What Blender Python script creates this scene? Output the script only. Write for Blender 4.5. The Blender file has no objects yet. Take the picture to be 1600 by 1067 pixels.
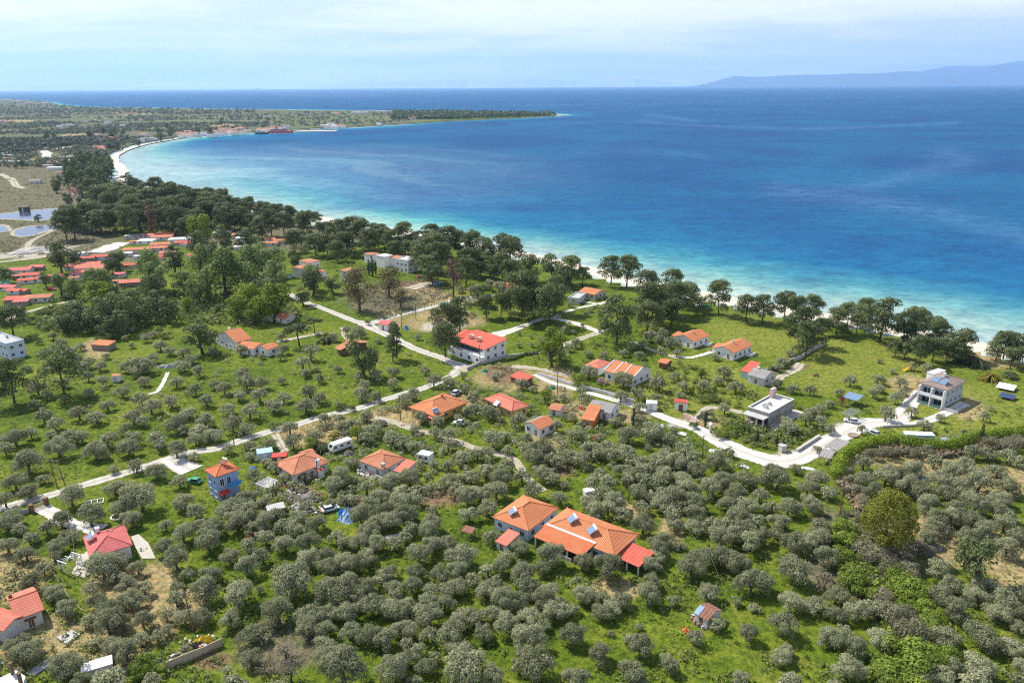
import bpy, bmesh, math, random
import numpy as np
from mathutils import Vector, Matrix
from mathutils.geometry import tessellate_polygon

scene = bpy.context.scene
COL = scene.collection
R = math.radians
RNG = np.random.default_rng(7)
random.seed(7)

# ------------------------------------------------------------------ camera
CAM_H = 100.0
FPX = 1220.0                      # focal length in pixels of the 1600 px wide photograph
PITCH = R(18.09)
ROLL = R(-0.37)
cam_data = bpy.data.cameras.new("camera")
cam_data.sensor_width = 36.0
cam_data.lens = 36.0 * FPX / 1600.0
cam_data.clip_start = 1.0
cam_data.clip_end = 400000.0
cam = bpy.data.objects.new("camera", cam_data)
COL.objects.link(cam)
CAM_M = Matrix.Rotation(math.pi / 2 - PITCH, 4, 'X') @ Matrix.Rotation(ROLL, 4, 'Z')
cam.matrix_world = Matrix.Translation((0, 0, CAM_H)) @ CAM_M
scene.camera = cam
_M3 = np.array(CAM_M.to_3x3())

def G(x, y, z=0.0):
    """pixel of the 1600 x 1067 photograph -> point of the horizontal plane at height z"""
    d = _M3 @ np.array([(x - 800.0) / FPX, -(y - 533.5) / FPX, -1.0])
    t = (z - CAM_H) / min(d[2], -1e-4)
    return Vector((d[0] * t, d[1] * t, z))

def GA(x, y, z=0.0):
    x = np.asarray(x, float); y = np.asarray(y, float)
    v = np.stack([(x - 800) / FPX, -(y - 533.5) / FPX, -np.ones_like(x)], -1) @ _M3.T
    t = (z - CAM_H) / np.minimum(v[..., 2], -1e-4)
    return v[..., 0] * t, v[..., 1] * t

def PX(p):
    """world point -> pixel of the photograph"""
    v = _M3.T @ (np.array(p, float) - np.array([0, 0, CAM_H]))
    return 800 + FPX * v[0] / -v[2], 533.5 - FPX * v[1] / -v[2]

def depth(p):
    v = _M3.T @ (np.array(p, float) - np.array([0, 0, CAM_H]))
    return -v[2]

# ------------------------------------------------------------------ sun, sky, exposure
SUN_EL = R(50)
SUN_TO = Vector((-0.80 * math.cos(SUN_EL), 0.60 * math.cos(SUN_EL), math.sin(SUN_EL)))
sun_data = bpy.data.lights.new("sun", 'SUN')
sun_data.energy = 4.8
sun_data.angle = R(0.5)
sun_data.color = (1.0, 0.95, 0.87)
sun = bpy.data.objects.new("sun", sun_data)
sun.rotation_euler = (-SUN_TO).to_track_quat('-Z', 'Y').to_euler()
sun.location = (-300, 300, 500)
COL.objects.link(sun)

world = bpy.data.worlds.new("World")
scene.world = world
world.use_nodes = True
wn, wl = world.node_tree.nodes, world.node_tree.links
wn.clear()
w_out = wn.new('ShaderNodeOutputWorld')
w_bg = wn.new('ShaderNodeBackground')
w_sky = wn.new('ShaderNodeTexSky')
w_sky.sky_type = 'NISHITA'
w_sky.sun_disc = False
w_sky.sun_elevation = SUN_EL
w_sky.sun_rotation = math.atan2(SUN_TO.x, SUN_TO.y)
w_sky.altitude = 100
w_sky.air_density = 1.0
w_sky.dust_density = 0.6
w_sky.ozone_density = 1.4
SKY_STRENGTH = 0.12
w_bg.inputs['Strength'].default_value = SKY_STRENGTH
# thin high cloud, laid on a flat cloud deck overhead
w_geo = wn.new('ShaderNodeNewGeometry')
w_sep = wn.new('ShaderNodeSeparateXYZ')
w_tc = wn.new('ShaderNodeTexCoord')
wl.new(w_tc.outputs['Generated'], w_sep.inputs[0])
w_z = wn.new('ShaderNodeMath'); w_z.operation = 'MAXIMUM'; w_z.inputs[1].default_value = 0.0
wl.new(w_sep.outputs['Z'], w_z.inputs[0])
w_za = wn.new('ShaderNodeMath'); w_za.operation = 'ADD'; w_za.inputs[1].default_value = 0.045
wl.new(w_z.outputs[0], w_za.inputs[0])
w_div = wn.new('ShaderNodeVectorMath'); w_div.operation = 'DIVIDE'
w_cmb = wn.new('ShaderNodeCombineXYZ')
for i in range(3):
    wl.new(w_za.outputs[0], w_cmb.inputs[i])
wl.new(w_tc.outputs['Generated'], w_div.inputs[0])
wl.new(w_cmb.outputs[0], w_div.inputs[1])
w_map = wn.new('ShaderNodeMapping')
w_map.inputs['Scale'].default_value = (0.22, 0.34, 0.0)
w_map.inputs['Location'].default_value = (1.3, 0.4, 0)
wl.new(w_div.outputs[0], w_map.inputs['Vector'])
w_noi = wn.new('ShaderNodeTexNoise')
w_noi.inputs['Scale'].default_value = 1.0
w_noi.inputs['Detail'].default_value = 9
w_noi.inputs['Roughness'].default_value = 0.55
w_noi.inputs['Distortion'].default_value = 0.35
wl.new(w_map.outputs[0], w_noi.inputs['Vector'])
w_rmp = wn.new('ShaderNodeValToRGB')
w_rmp.color_ramp.elements[0].position = 0.42
w_rmp.color_ramp.elements[0].color = (0.10, 0.10, 0.10, 1)
w_rmp.color_ramp.elements[1].position = 0.60
w_rmp.color_ramp.elements[1].color = (0.95, 0.95, 0.95, 1)
wl.new(w_noi.outputs['Fac'], w_rmp.inputs[0])
# scattered small puffs
w_map2 = wn.new('ShaderNodeMapping')
w_map2.inputs['Scale'].default_value = (6.0, 6.0, 26.0)
wl.new(w_tc.outputs['Generated'], w_map2.inputs['Vector'])
w_noi2 = wn.new('ShaderNodeTexNoise')
w_noi2.inputs['Scale'].default_value = 1.0
w_noi2.inputs['Detail'].default_value = 7
w_noi2.inputs['Roughness'].default_value = 0.6
wl.new(w_map2.outputs[0], w_noi2.inputs['Vector'])
w_rmp2 = wn.new('ShaderNodeValToRGB')
w_rmp2.color_ramp.elements[0].position = 0.50
w_rmp2.color_ramp.elements[0].color = (0, 0, 0, 1)
w_rmp2.color_ramp.elements[1].position = 0.70
w_rmp2.color_ramp.elements[1].color = (0.7, 0.7, 0.7, 1)
wl.new(w_noi2.outputs['Fac'], w_rmp2.inputs[0])
w_add = wn.new('ShaderNodeMath'); w_add.operation = 'ADD'; w_add.use_clamp = True
wl.new(w_rmp.outputs[0], w_add.inputs[0]); wl.new(w_rmp2.outputs[0], w_add.inputs[1])
w_mix = wn.new('ShaderNodeMixRGB')
k = 1.0 / SKY_STRENGTH
w_mix.inputs[2].default_value = (0.95 * k, 0.91 * k, 0.97 * k, 1)
# the clear sky is partly veiled everywhere by thin cirrus
w_veil = wn.new('ShaderNodeMixRGB'); w_veil.inputs[0].default_value = 0.94
w_veil.inputs[2].default_value = (0.62 * k, 0.67 * k, 0.90 * k, 1)
wl.new(w_sky.outputs[0], w_veil.inputs[1])
wl.new(w_veil.outputs[0], w_mix.inputs[1])
wl.new(w_add.outputs[0], w_mix.inputs[0])
# the veil thins out with height: clear deep blue overhead
w_fall = wn.new('ShaderNodeMapRange'); w_fall.inputs['From Min'].default_value = 0.16; w_fall.inputs['From Max'].default_value = 0.62
w_fall.inputs['To Min'].default_value = 0.0; w_fall.inputs['To Max'].default_value = 0.92
wl.new(w_z.outputs[0], w_fall.inputs['Value'])
w_top = wn.new('ShaderNodeMixRGB')
wl.new(w_fall.outputs[0], w_top.inputs[0]); wl.new(w_mix.outputs[0], w_top.inputs[1]); wl.new(w_sky.outputs[0], w_top.inputs[2])
wl.new(w_top.outputs[0], w_bg.inputs['Color'])
wl.new(w_bg.outputs[0], w_out.inputs[0])

scene.view_settings.view_transform = 'Standard'
scene.view_settings.look = 'None'
scene.view_settings.exposure = 0.47
scene.view_settings.gamma = 1.0
scene.view_settings.use_curve_mapping = False
scene.render.engine = 'CYCLES'
scene.cycles.use_denoising = False
scene.cycles.filter_width = 1.15
scene.cycles.max_bounces = 5
scene.cycles.diffuse_bounces = 2
scene.cycles.glossy_bounces = 2
scene.cycles.transmission_bounces = 2
scene.cycles.volume_bounces = 3
scene.cycles.transparent_max_bounces = 8
scene.cycles.use_adaptive_sampling = True
scene.cycles.adaptive_threshold = 0.01

# ------------------------------------------------------------------ materials
def mat(name):
    m = bpy.data.materials.new(name)
    m.use_nodes = True
    nt = m.node_tree
    return m, nt.nodes, nt.links, nt.nodes['Principled BSDF']

def ramp(n, stops):
    r = n.new('ShaderNodeValToRGB')
    e = r.color_ramp.elements
    while len(e) < len(stops):
        e.new(0.5)
    for q, (p, c) in zip(e, stops):
        q.position = p
        q.color = (*c, 1)
    return r

def noise(n, l, scale, detail=4, rough=0.6, coord='Object', stretch=None, dist=0.0):
    tc = n.new('ShaderNodeTexCoord')
    no = n.new('ShaderNodeTexNoise')
    no.inputs['Scale'].default_value = scale
    no.inputs['Detail'].default_value = detail
    no.inputs['Roughness'].default_value = rough
    no.inputs['Distortion'].default_value = dist
    if stretch:
        mp = n.new('ShaderNodeMapping')
        mp.inputs['Scale'].default_value = stretch
        l.new(tc.outputs[coord], mp.inputs[0]); l.new(mp.outputs[0], no.inputs['Vector'])
    else:
        l.new(tc.outputs[coord], no.inputs['Vector'])
    return no

def mix(n, l, fac, a, b, mode='MIX'):
    m = n.new('ShaderNodeMixRGB'); m.blend_type = mode
    for i, v in enumerate((fac, a, b)):
        if hasattr(v, 'links'):
            l.new(v, m.inputs[i])
        elif isinstance(v, (int, float)):
            m.inputs[i].default_value = v if i == 0 else (v, v, v, 1)
        else:
            m.inputs[i].default_value = (*v, 1)
    return m.outputs[0]

def mathn(n, l, op, a, b=0.0, clamp=False):
    m = n.new('ShaderNodeMath'); m.operation = op; m.use_clamp = clamp
    for i, v in enumerate((a, b)):
        if hasattr(v, 'links'):
            l.new(v, m.inputs[i])
        else:
            m.inputs[i].default_value = v
    return m.outputs[0]

def road_mat(name, c, dirt, scale):
    """worn lane: paler wheel tracks, dirtier crown and verges, patches"""
    m, n, l, b = mat(name)
    ac = n.new('ShaderNodeAttribute'); ac.attribute_name = 'across'
    a1 = mathn(n, l, 'ABSOLUTE', ac.outputs['Fac'])
    wob = noise(n, l, 0.9, 5, 0.7)
    d = mathn(n, l, 'ABSOLUTE', mathn(n, l, 'SUBTRACT', a1, 0.5))                     # 0 in the wheel tracks, 0.5 at crown and edge
    f = mathn(n, l, 'MULTIPLY', mathn(n, l, 'SUBTRACT', mathn(n, l, 'ADD', mathn(n, l, 'MULTIPLY', d, 1.5), wob.outputs['Fac']), 0.68), 2.2, True)
    no = noise(n, l, scale, 6, 0.65); r = ramp(n, [(0.3, tuple(x * 0.78 for x in c)), (0.7, tuple(x * 1.1 for x in c))]); l.new(no.outputs['Fac'], r.inputs[0])
    l.new(mix(n, l, mathn(n, l, 'MULTIPLY', f, 0.8), r.outputs[0], dirt), b.inputs['Base Color'])
    b.inputs['Roughness'].default_value = 0.95; b.inputs['Specular IOR Level'].default_value = 0.12
    return m

_plain = {}
def plain(name, c, rough=0.7, var=0.18, scale=0.8, spec=0.3, metal=0.0):
    """a painted or mineral surface with uneven tone"""
    key = (name, c, rough)
    if key in _plain:
        return _plain[key]
    m, n, l, b = mat(name)
    no = noise(n, l, scale, 6, 0.65)
    r = ramp(n, [(0.25, tuple(x * (1 - var) for x in c)), (0.75, tuple(min(1, x * (1 + var * 0.6)) for x in c))])
    l.new(no.outputs['Fac'], r.inputs[0])
    l.new(r.outputs[0], b.inputs['Base Color'])
    b.inputs['Roughness'].default_value = rough
    b.inputs['Specular IOR Level'].default_value = spec
    b.inputs['Metallic'].default_value = metal
    _plain[key] = m
    return m

def tile_mat(name, c, c2, stripe=0.42, strength=0.55, dark=0.62):
    """clay roof tiles: columns down the slope (UV.x), courses (UV.y), mottled"""
    m, n, l, b = mat(name)
    uv = n.new('ShaderNodeUVMap')
    sp = n.new('ShaderNodeSeparateXYZ'); l.new(uv.outputs[0], sp.inputs[0])
    su = mathn(n, l, 'SINE', mathn(n, l, 'MULTIPLY', sp.outputs[0], 2 * math.pi / stripe))
    sv = mathn(n, l, 'SINE', mathn(n, l, 'MULTIPLY', sp.outputs[1], 2 * math.pi / (stripe * 1.7)))
    no = noise(n, l, 0.35, 7, 0.7)
    no2 = noise(n, l, 3.5, 3, 0.6)
    r = ramp(n, [(0.28, tuple(x * 0.72 for x in c)), (0.45, c), (0.72, c2)]); l.new(no.outputs['Fac'], r.inputs[0])
    sh = mathn(n, l, 'MULTIPLY_ADD', su, 0.5); n_ = sh.node; n_.inputs[2].default_value = 0.5
    c1 = mix(n, l, mathn(n, l, 'MULTIPLY', sh, 0.42), r.outputs[0], tuple(x * dark for x in c))
    c3 = mix(n, l, mathn(n, l, 'MULTIPLY', no2.outputs['Fac'], 0.4), c1, tuple(x * 1.25 for x in c2))
    l.new(c3, b.inputs['Base Color'])
    b.inputs['Roughness'].default_value = 0.8
    b.inputs['Specular IOR Level'].default_value = 0.2
    bp = n.new('ShaderNodeBump'); bp.inputs['Strength'].default_value = strength; bp.inputs['Distance'].default_value = 0.08
    l.new(mathn(n, l, 'ADD', su, mathn(n, l, 'MULTIPLY', sv, 0.35)), bp.inputs['Height'])
    l.new(bp.outputs[0], b.inputs['Normal'])
    return m

def leaf_mat(name, dark, light, hue=0.0, trans=0.25):
    m, n, l, b = mat(name)
    at = n.new('ShaderNodeAttribute'); at.attribute_name = 'tint'
    oi = n.new('ShaderNodeObjectInfo')
    f = mathn(n, l, 'ADD', at.outputs['Fac'], mathn(n, l, 'MULTIPLY', mathn(n, l, 'SUBTRACT', oi.outputs['Random'], 0.5), 0.6), True)
    r = ramp(n, [(0.0, dark), (1.0, light)]); l.new(f, r.inputs[0])
    l.new(r.outputs[0], b.inputs['Base Color'])
    b.inputs['Roughness'].default_value = 0.65
    b.inputs['Specular IOR Level'].default_value = 0.25
    tr = n.new('ShaderNodeBsdfTranslucent')
    l.new(mix(n, l, 0.35, r.outputs[0], tuple(min(1, x * 1.4) for x in light)), tr.inputs['Color'])
    ms = n.new('ShaderNodeMixShader'); ms.inputs[0].default_value = trans
    l.new(b.outputs[0], ms.inputs[1]); l.new(tr.outputs[0], ms.inputs[2])
    out = n['Material Output']; l.new(ms.outputs[0], out.inputs[0])
    return m

M = {}
M['far'] = leaf_mat('distant_leaves', (0.050, 0.066, 0.040), (0.150, 0.172, 0.105))
M['bark'] = plain('bark', (0.10, 0.075, 0.055), 0.95, 0.4, 3.0, 0.1)
M['barkgrey'] = plain('grey_bark', (0.13, 0.115, 0.095), 0.95, 0.4, 3.0, 0.1)
M['olive'] = leaf_mat('olive_leaves', (0.130, 0.142, 0.066), (0.430, 0.440, 0.255), trans=0.33)
M['olivetan'] = leaf_mat('pruned_olive_leaves', (0.12, 0.105, 0.065), (0.29, 0.255, 0.17))
M['pine'] = leaf_mat('pine_needles', (0.050, 0.076, 0.024), (0.185, 0.222, 0.075), trans=0.15)
M['broad'] = leaf_mat('broad_leaves', (0.095, 0.145, 0.030), (0.265, 0.335, 0.11))
M['bright'] = leaf_mat('bright_leaves', (0.10, 0.155, 0.010), (0.26, 0.33, 0.03))
M['euca'] = leaf_mat('eucalyptus_leaves', (0.075, 0.07, 0.024), (0.21, 0.185, 0.075))
M['dead'] = leaf_mat('dead_needles', (0.090, 0.052, 0.038), (0.20, 0.125, 0.095))
M['red'] = leaf_mat('red_leaves', (0.10, 0.03, 0.03), (0.24, 0.08, 0.075))
M['goldy'] = leaf_mat('yellow_green_leaves', (0.095, 0.110, 0.010), (0.265, 0.275, 0.030))
M['hedge'] = leaf_mat('hedge_leaves', (0.11, 0.175, 0.010), (0.31, 0.40, 0.028))
M['weed'] = leaf_mat('weed_leaves', (0.085, 0.12, 0.025), (0.22, 0.26, 0.075))
M['reed'] = leaf_mat('dry_reeds', (0.19, 0.15, 0.085), (0.37, 0.30, 0.18))
M['bramble'] = leaf_mat('bramble_leaves', (0.10, 0.145, 0.014), (0.28, 0.36, 0.05))
M['brown'] = leaf_mat('bare_twigs', (0.130, 0.128, 0.070), (0.29, 0.275, 0.165))
M['cypress'] = leaf_mat('cypress_leaves', (0.012, 0.026, 0.012), (0.040, 0.065, 0.025), trans=0.1)
M['palm'] = leaf_mat('palm_fronds', (0.035, 0.05, 0.012), (0.12, 0.14, 0.05))
M['palmy'] = leaf_mat('yellow_palm_fronds', (0.14, 0.12, 0.012), (0.34, 0.28, 0.03))
M['bloom'] = leaf_mat('pink_blossom', (0.30, 0.14, 0.22), (0.60, 0.35, 0.48))
M['orange'] = tile_mat('orange_clay_tiles', (0.52, 0.172, 0.070), (0.61, 0.255, 0.12))
M['salmon'] = tile_mat('salmon_clay_tiles', (0.56, 0.165, 0.105), (0.64, 0.24, 0.165))
M['terracotta'] = tile_mat('weathered_clay_tiles', (0.42, 0.15, 0.075), (0.58, 0.27, 0.16), dark=0.7)
M['porchtile'] = tile_mat('red_orange_tiles', (0.52, 0.135, 0.055), (0.62, 0.205, 0.09))
M['redroof'] = tile_mat('red_roof_sheet', (0.50, 0.092, 0.058), (0.60, 0.155, 0.105), 0.9, 0.3)
M['pinkroof'] = tile_mat('pink_red_tiles', (0.54, 0.125, 0.115), (0.64, 0.20, 0.175))
M['brownroof'] = tile_mat('grey_brown_tiles', (0.25, 0.18, 0.15), (0.36, 0.275, 0.235))
M['greyroof'] = tile_mat('grey_fibre_cement_sheet', (0.24, 0.225, 0.21), (0.36, 0.34, 0.32), 0.9, 0.4)
M['rust'] = tile_mat('rusty_corrugated_sheet', (0.20, 0.085, 0.055), (0.34, 0.17, 0.12), 0.8, 0.5)
M['white'] = plain('white_render', (0.78, 0.77, 0.75), 0.8, 0.10)
M['offwhite'] = plain('stained_white_render', (0.62, 0.60, 0.57), 0.85, 0.22)
M['cream'] = plain('cream_render', (0.62, 0.54, 0.42), 0.85, 0.15)
M['yellow'] = plain('ochre_render', (0.62, 0.40, 0.10), 0.85, 0.15)
M['orangewall'] = plain('orange_render', (0.62, 0.20, 0.06), 0.85, 0.15)
M['bluewall'] = plain('blue_render', (0.26, 0.375, 0.57), 0.8, 0.14)
M['paleblue'] = plain('pale_blue_render', (0.52, 0.60, 0.70), 0.8, 0.08)
M['greyrender'] = plain('grey_render', (0.43, 0.46, 0.50), 0.85, 0.14)
M['brightblue'] = plain('bright_blue_paint', (0.03, 0.25, 0.62), 0.6, 0.15)
M['pink'] = plain('pink_render', (0.60, 0.42, 0.38), 0.8, 0.12)
M['stone'] = plain('grey_green_stone', (0.36, 0.35, 0.305), 0.9, 0.45, 1.5)
M['rubble'] = plain('pale_stone', (0.50, 0.47, 0.42), 0.9, 0.4, 1.2)
M['concrete'] = plain('concrete', (0.46, 0.45, 0.43), 0.9, 0.2)
M['paving'] = plain('pale_paving', (0.50, 0.46, 0.39), 0.9, 0.2, 1.0)
M['glass'] = plain('dark_window_glass', (0.03, 0.04, 0.05), 0.12, 0.3, 0.4, 0.6)
M['glassgreen'] = plain('green_balcony_glass', (0.10, 0.20, 0.19), 0.15, 0.2, 0.4, 0.6)
M['solar'] = plain('solar_cells', (0.02, 0.035, 0.10), 0.15, 0.3, 2.0, 0.7)
M['panelglass'] = plain('collector_glass', (0.18, 0.26, 0.36), 0.12, 0.3, 2.0, 0.7)
M['metal'] = plain('galvanised_metal', (0.55, 0.56, 0.57), 0.35, 0.15, 2.0, 0.5, 0.6)
M['frame'] = plain('white_window_frame', (0.75, 0.75, 0.74), 0.5, 0.08)
M['brownwood'] = plain('brown_wood', (0.20, 0.11, 0.06), 0.8, 0.3, 2.0)
M['greywood'] = plain('weathered_wood', (0.30, 0.24, 0.18), 0.9, 0.3, 2.0)
M['palewood'] = plain('pale_boards', (0.52, 0.42, 0.30), 0.9, 0.3, 1.5)
M['black'] = plain('black_rubber', (0.02, 0.02, 0.02), 0.7, 0.3)
M['carwhite'] = plain('white_car_paint', (0.78, 0.78, 0.78), 0.25, 0.06, 0.5, 0.6)
M['cardark'] = plain('dark_car_paint', (0.03, 0.035, 0.045), 0.25, 0.2, 0.5, 0.6)
M['carred'] = plain('red_car_paint', (0.50, 0.03, 0.03), 0.3, 0.2, 0.5, 0.6)
M['cargreen'] = plain('green_car_paint', (0.03, 0.30, 0.13), 0.4, 0.2, 0.5, 0.5)
M['carsilver'] = plain('silver_car_paint', (0.50, 0.51, 0.52), 0.3, 0.1, 0.5, 0.6)
M['redpaint'] = plain('red_paint', (0.62, 0.05, 0.04), 0.5, 0.15)
M['navy'] = plain('dark_blue_hull_paint', (0.015, 0.03, 0.09), 0.45, 0.2)
M['turq'] = plain('turquoise_panel', (0.36, 0.60, 0.66), 0.6, 0.1)
M['bluetarp'] = plain('blue_tarpaulin', (0.22, 0.33, 0.48), 0.5, 0.5, 1.8)
M['yellowtarp'] = plain('yellow_tarpaulin', (0.72, 0.50, 0.03), 0.5, 0.3, 1.5)
M['orangetarp'] = plain('orange_tarpaulin', (0.75, 0.20, 0.05), 0.5, 0.3, 1.5)
M['greentarp'] = plain('green_tarpaulin', (0.03, 0.28, 0.17), 0.5, 0.3, 1.5)
M['plasticyellow'] = plain('yellow_plastic', (0.80, 0.45, 0.03), 0.4, 0.1)
M['junk'] = plain('mixed_scrap', (0.25, 0.22, 0.20), 0.8, 0.8, 2.5)

# ------------------------------------------------------------------ mesh building
def link(o, parent=None):
    COL.objects.link(o)
    if parent is not None:
        o.parent = parent
    return o

def tag(o, label=None, cat=None, group=None, kind=None):
    if label: o['label'] = label
    if cat: o['category'] = cat
    if group: o['group'] = group
    if kind: o['kind'] = kind
    return o

def empty(name, loc, rz=0.0):
    o = bpy.data.objects.new(name, None)
    o.location = loc
    o.rotation_euler = (0, 0, rz)
    o.empty_display_size = 0.5
    return link(o)

class MB:
    def __init__(self):
        self.v, self.f, self.m = [], [], []
    def poly(self, vs, fs, mi=0):
        b = len(self.v)
        self.v += [tuple(p) for p in vs]
        self.f += [tuple(b + i for i in f) for f in fs]
        self.m += [mi] * len(fs)
        return self
    def box(self, x0, x1, y0, y1, z0, z1, mi=0):
        vs = [(x, y, z) for z in (z0, z1) for y in (y0, y1) for x in (x0, x1)]
        return self.poly(vs, [(0, 2, 3, 1), (4, 5, 7, 6), (0, 1, 5, 4), (2, 6, 7, 3), (0, 4, 6, 2), (1, 3, 7, 5)], mi)
    def tube(self, p0, p1, r, n=6, r1=None, mi=0):
        p0, p1 = Vector(p0), Vector(p1)
        d = (p1 - p0).normalized()
        a = d.orthogonal().normalized(); c = d.cross(a)
        r1 = r if r1 is None else r1
        vs = []
        for p, q in ((p0, r), (p1, r1)):
            for i in range(n):
                t = 2 * math.pi * i / n
                vs.append(p + a * (q * math.cos(t)) + c * (q * math.sin(t)))
        fs = [(i, (i + 1) % n, n + (i + 1) % n, n + i) for i in range(n)]
        fs += [tuple(reversed(range(n))), tuple(range(n, 2 * n))]
        return self.poly(vs, fs, mi)
    def path(self, pts, radii, n=6):
        """one continuous tapering tube through the points"""
        pts = [Vector(p) for p in pts]
        vs, fs = [], []
        for i, p in enumerate(pts):
            d = (pts[min(i + 1, len(pts) - 1)] - pts[max(i - 1, 0)]).normalized()
            a = Vector((1, 0, 0)) if abs(d.x) < 0.8 else Vector((0, 1, 0))
            a = (a - d * a.dot(d)).normalized(); c = d.cross(a)
            for k_ in range(n):
                t = 2 * math.pi * k_ / n
                vs.append(p + a * (radii[i] * math.cos(t)) + c * (radii[i] * math.sin(t)))
        for i in range(len(pts) - 1):
            for k_ in range(n):
                fs.append((i * n + k_, i * n + (k_ + 1) % n, (i + 1) * n + (k_ + 1) % n, (i + 1) * n + k_))
        fs += [tuple(reversed(range(n))), tuple((len(pts) - 1) * n + i for i in range(n))]
        return self.poly(vs, fs)
    def prism(self, outline, y0, y1, mi=0):
        """outline in x,z extruded along y"""
        n = len(outline)
        vs = [(x, y0, z) for x, z in outline] + [(x, y1, z) for x, z in outline]
        fs = [tuple(range(n)), tuple(reversed(range(n, 2 * n)))]
        fs += [(i, n + i, n + (i + 1) % n, (i + 1) % n) for i in range(n)]
        return self.poly(vs, fs, mi)
    def plate(self, outline, z0, z1, mi=0):
        n = len(outline)
        vs = [(x, y, z0) for x, y in outline] + [(x, y, z1) for x, y in outline]
        fs = [tuple(reversed(range(n))), tuple(range(n, 2 * n))]
        fs += [(i, (i + 1) % n, n + (i + 1) % n, n + i) for i in range(n)]
        return self.poly(vs, fs, mi)
    def mesh(self, name, mats, uv=False):
        me = bpy.data.meshes.new(name)
        me.from_pydata(self.v, [], self.f)
        for m_ in (mats if isinstance(mats, (list, tuple)) else [mats]):
            me.materials.append(m_)
        if len(me.materials) > 1:
            me.polygons.foreach_set('material_index', self.m)
        bm = bmesh.new(); bm.from_mesh(me)
        bmesh.ops.recalc_face_normals(bm, faces=bm.faces)
        if uv:
            lay = bm.loops.layers.uv.new('UVMap')
            for f in bm.faces:
                nn = f.normal
                e = Vector((-nn.y, nn.x, 0))
                e = e.normalized() if e.length > 1e-3 else Vector((1, 0, 0))
                s = nn.cross(e)
                for lp in f.loops:
                    lp[lay].uv = (lp.vert.co.dot(e), lp.vert.co.dot(s))
        bm.to_mesh(me); bm.free()
        me.update()
        return me
    def build(self, name, mats, parent=None, uv=False):
        return link(bpy.data.objects.new(name, self.mesh(name, mats, uv)), parent)

def quads_mesh(name, V, m, tint, tris=False):
    """V: (n,4,3) array of quads"""
    n = len(V)
    me = bpy.data.meshes.new(name)
    me.vertices.add(n * 4); me.loops.add(n * 4); me.polygons.add(n)
    me.vertices.foreach_set('co', np.ascontiguousarray(V, dtype=np.float32).reshape(-1))
    me.loops.foreach_set('vertex_index', np.arange(n * 4, dtype=np.int32))
    me.polygons.foreach_set('loop_start', np.arange(0, n * 4, 4, dtype=np.int32))
    me.polygons.foreach_set('loop_total', np.full(n, 4, dtype=np.int32))
    me.materials.append(m)
    a = me.attributes.new('tint', 'FLOAT', 'FACE')
    a.data.foreach_set('value', np.ascontiguousarray(tint, dtype=np.float32))
    me.update(calc_edges=True)
    return me

def sheet(name, pts, z, m, kind='structure'):
    """flat polygon of world points"""
    vs = [Vector((p[0], p[1], z)) for p in pts]
    tri = tessellate_polygon([vs])
    mb = MB(); mb.poly(vs, [tuple(t) for t in tri])
    o = mb.build(name, m)
    return tag(o, kind=kind)
# ------------------------------------------------------------------ shoreline, ground, beach, sea
def spline(pts, sub=8, closed=False):
    P = np.array(pts, float); n = len(P); out = []
    for i in range(n - 1):
        p0, p1, p2, p3 = P[max(i - 1, 0)], P[i], P[i + 1], P[min(i + 2, n - 1)]
        for t in np.linspace(0, 1, sub, endpoint=False):
            out.append(0.5 * ((2 * p1) + (-p0 + p2) * t + (2 * p0 - 5 * p1 + 4 * p2 - p3) * t * t + (-p0 + 3 * p1 - 3 * p2 + p3) * t ** 3))
    out.append(P[-1])
    return np.array(out)

SEA_Z = -1.5
SHORE_PX = [(2300, 760), (2000, 670), (1750, 603), (1600, 564), (1520, 547), (1400, 524), (1330, 509), (1200, 488), (1097, 467), (1000, 448),
            (930, 431), (837, 408), (767, 392), (680, 376), (600, 362), (500, 346), (457, 340), (410, 333), (375, 325), (300, 311), (240, 301),
            (205, 292), (182, 283), (181, 274), (186, 270), (180, 262), (172, 254), (171, 248), (180, 240), (207, 230), (245, 222), (300, 214),
            (395, 208), (430, 206.5), (462, 204), (540, 199.5), (712, 189.5), (800, 185.5), (865, 182), (882, 180.2)]
BACK_PX = [(862, 178.2), (780, 176.5), (700, 175), (560, 173), (400, 171), (200, 168.5), (120, 166.5), (92, 163.5), (82, 160.5), (60, 157.5), (0, 154.5), (-200, 152.5), (-700, 151)]
shore = spline(SHORE_PX, 14)
LAND_PX = np.array([tuple(p) for p in shore] + BACK_PX + [(-1500, 151), (-1500, 1700), (2900, 1700), (2900, 900)])

def inside(poly, x, y):
    x = np.asarray(x, float); y = np.asarray(y, float)
    c = np.zeros(x.shape, bool)
    px, py = poly[:, 0], poly[:, 1]
    j = len(poly) - 1
    for i in range(len(poly)):
        if py[i] != py[j]:
            hit = ((py[i] > y) != (py[j] > y)) & (x < (px[j] - px[i]) * (y - py[i]) / (py[j] - py[i]) + px[i])
            c ^= hit
        j = i
    return c

sx, sy = GA(shore[:, 0], shore[:, 1], SEA_Z)
SH = np.stack([sx, sy], 1)
# a little natural wobble along the waterline
nrm = np.gradient(SH, axis=0); nrm = np.stack([-nrm[:, 1], nrm[:, 0]], 1); nrm /= np.linalg.norm(nrm, axis=1)[:, None]
wob = np.convolve(RNG.normal(0, 1, len(SH)), np.ones(7) / 7, 'same')
SH = SH + nrm * (wob * 1.5)[:, None]
bx_, by_ = GA([p[0] for p in BACK_PX], [p[1] for p in BACK_PX], SEA_Z)
BK = np.stack([bx_, by_], 1)
def densify(P, step_frac=0.004):
    out = []
    for a, b in zip(P[:-1], P[1:]):
        n = max(1, int(np.linalg.norm(b - a) / max(3.0, step_frac * np.linalg.norm(a))))
        for t in range(n):
            out.append(a + (b - a) * t / n)
    out.append(P[-1]); return np.array(out)
COAST = densify(np.concatenate([SH, BK]))

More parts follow.
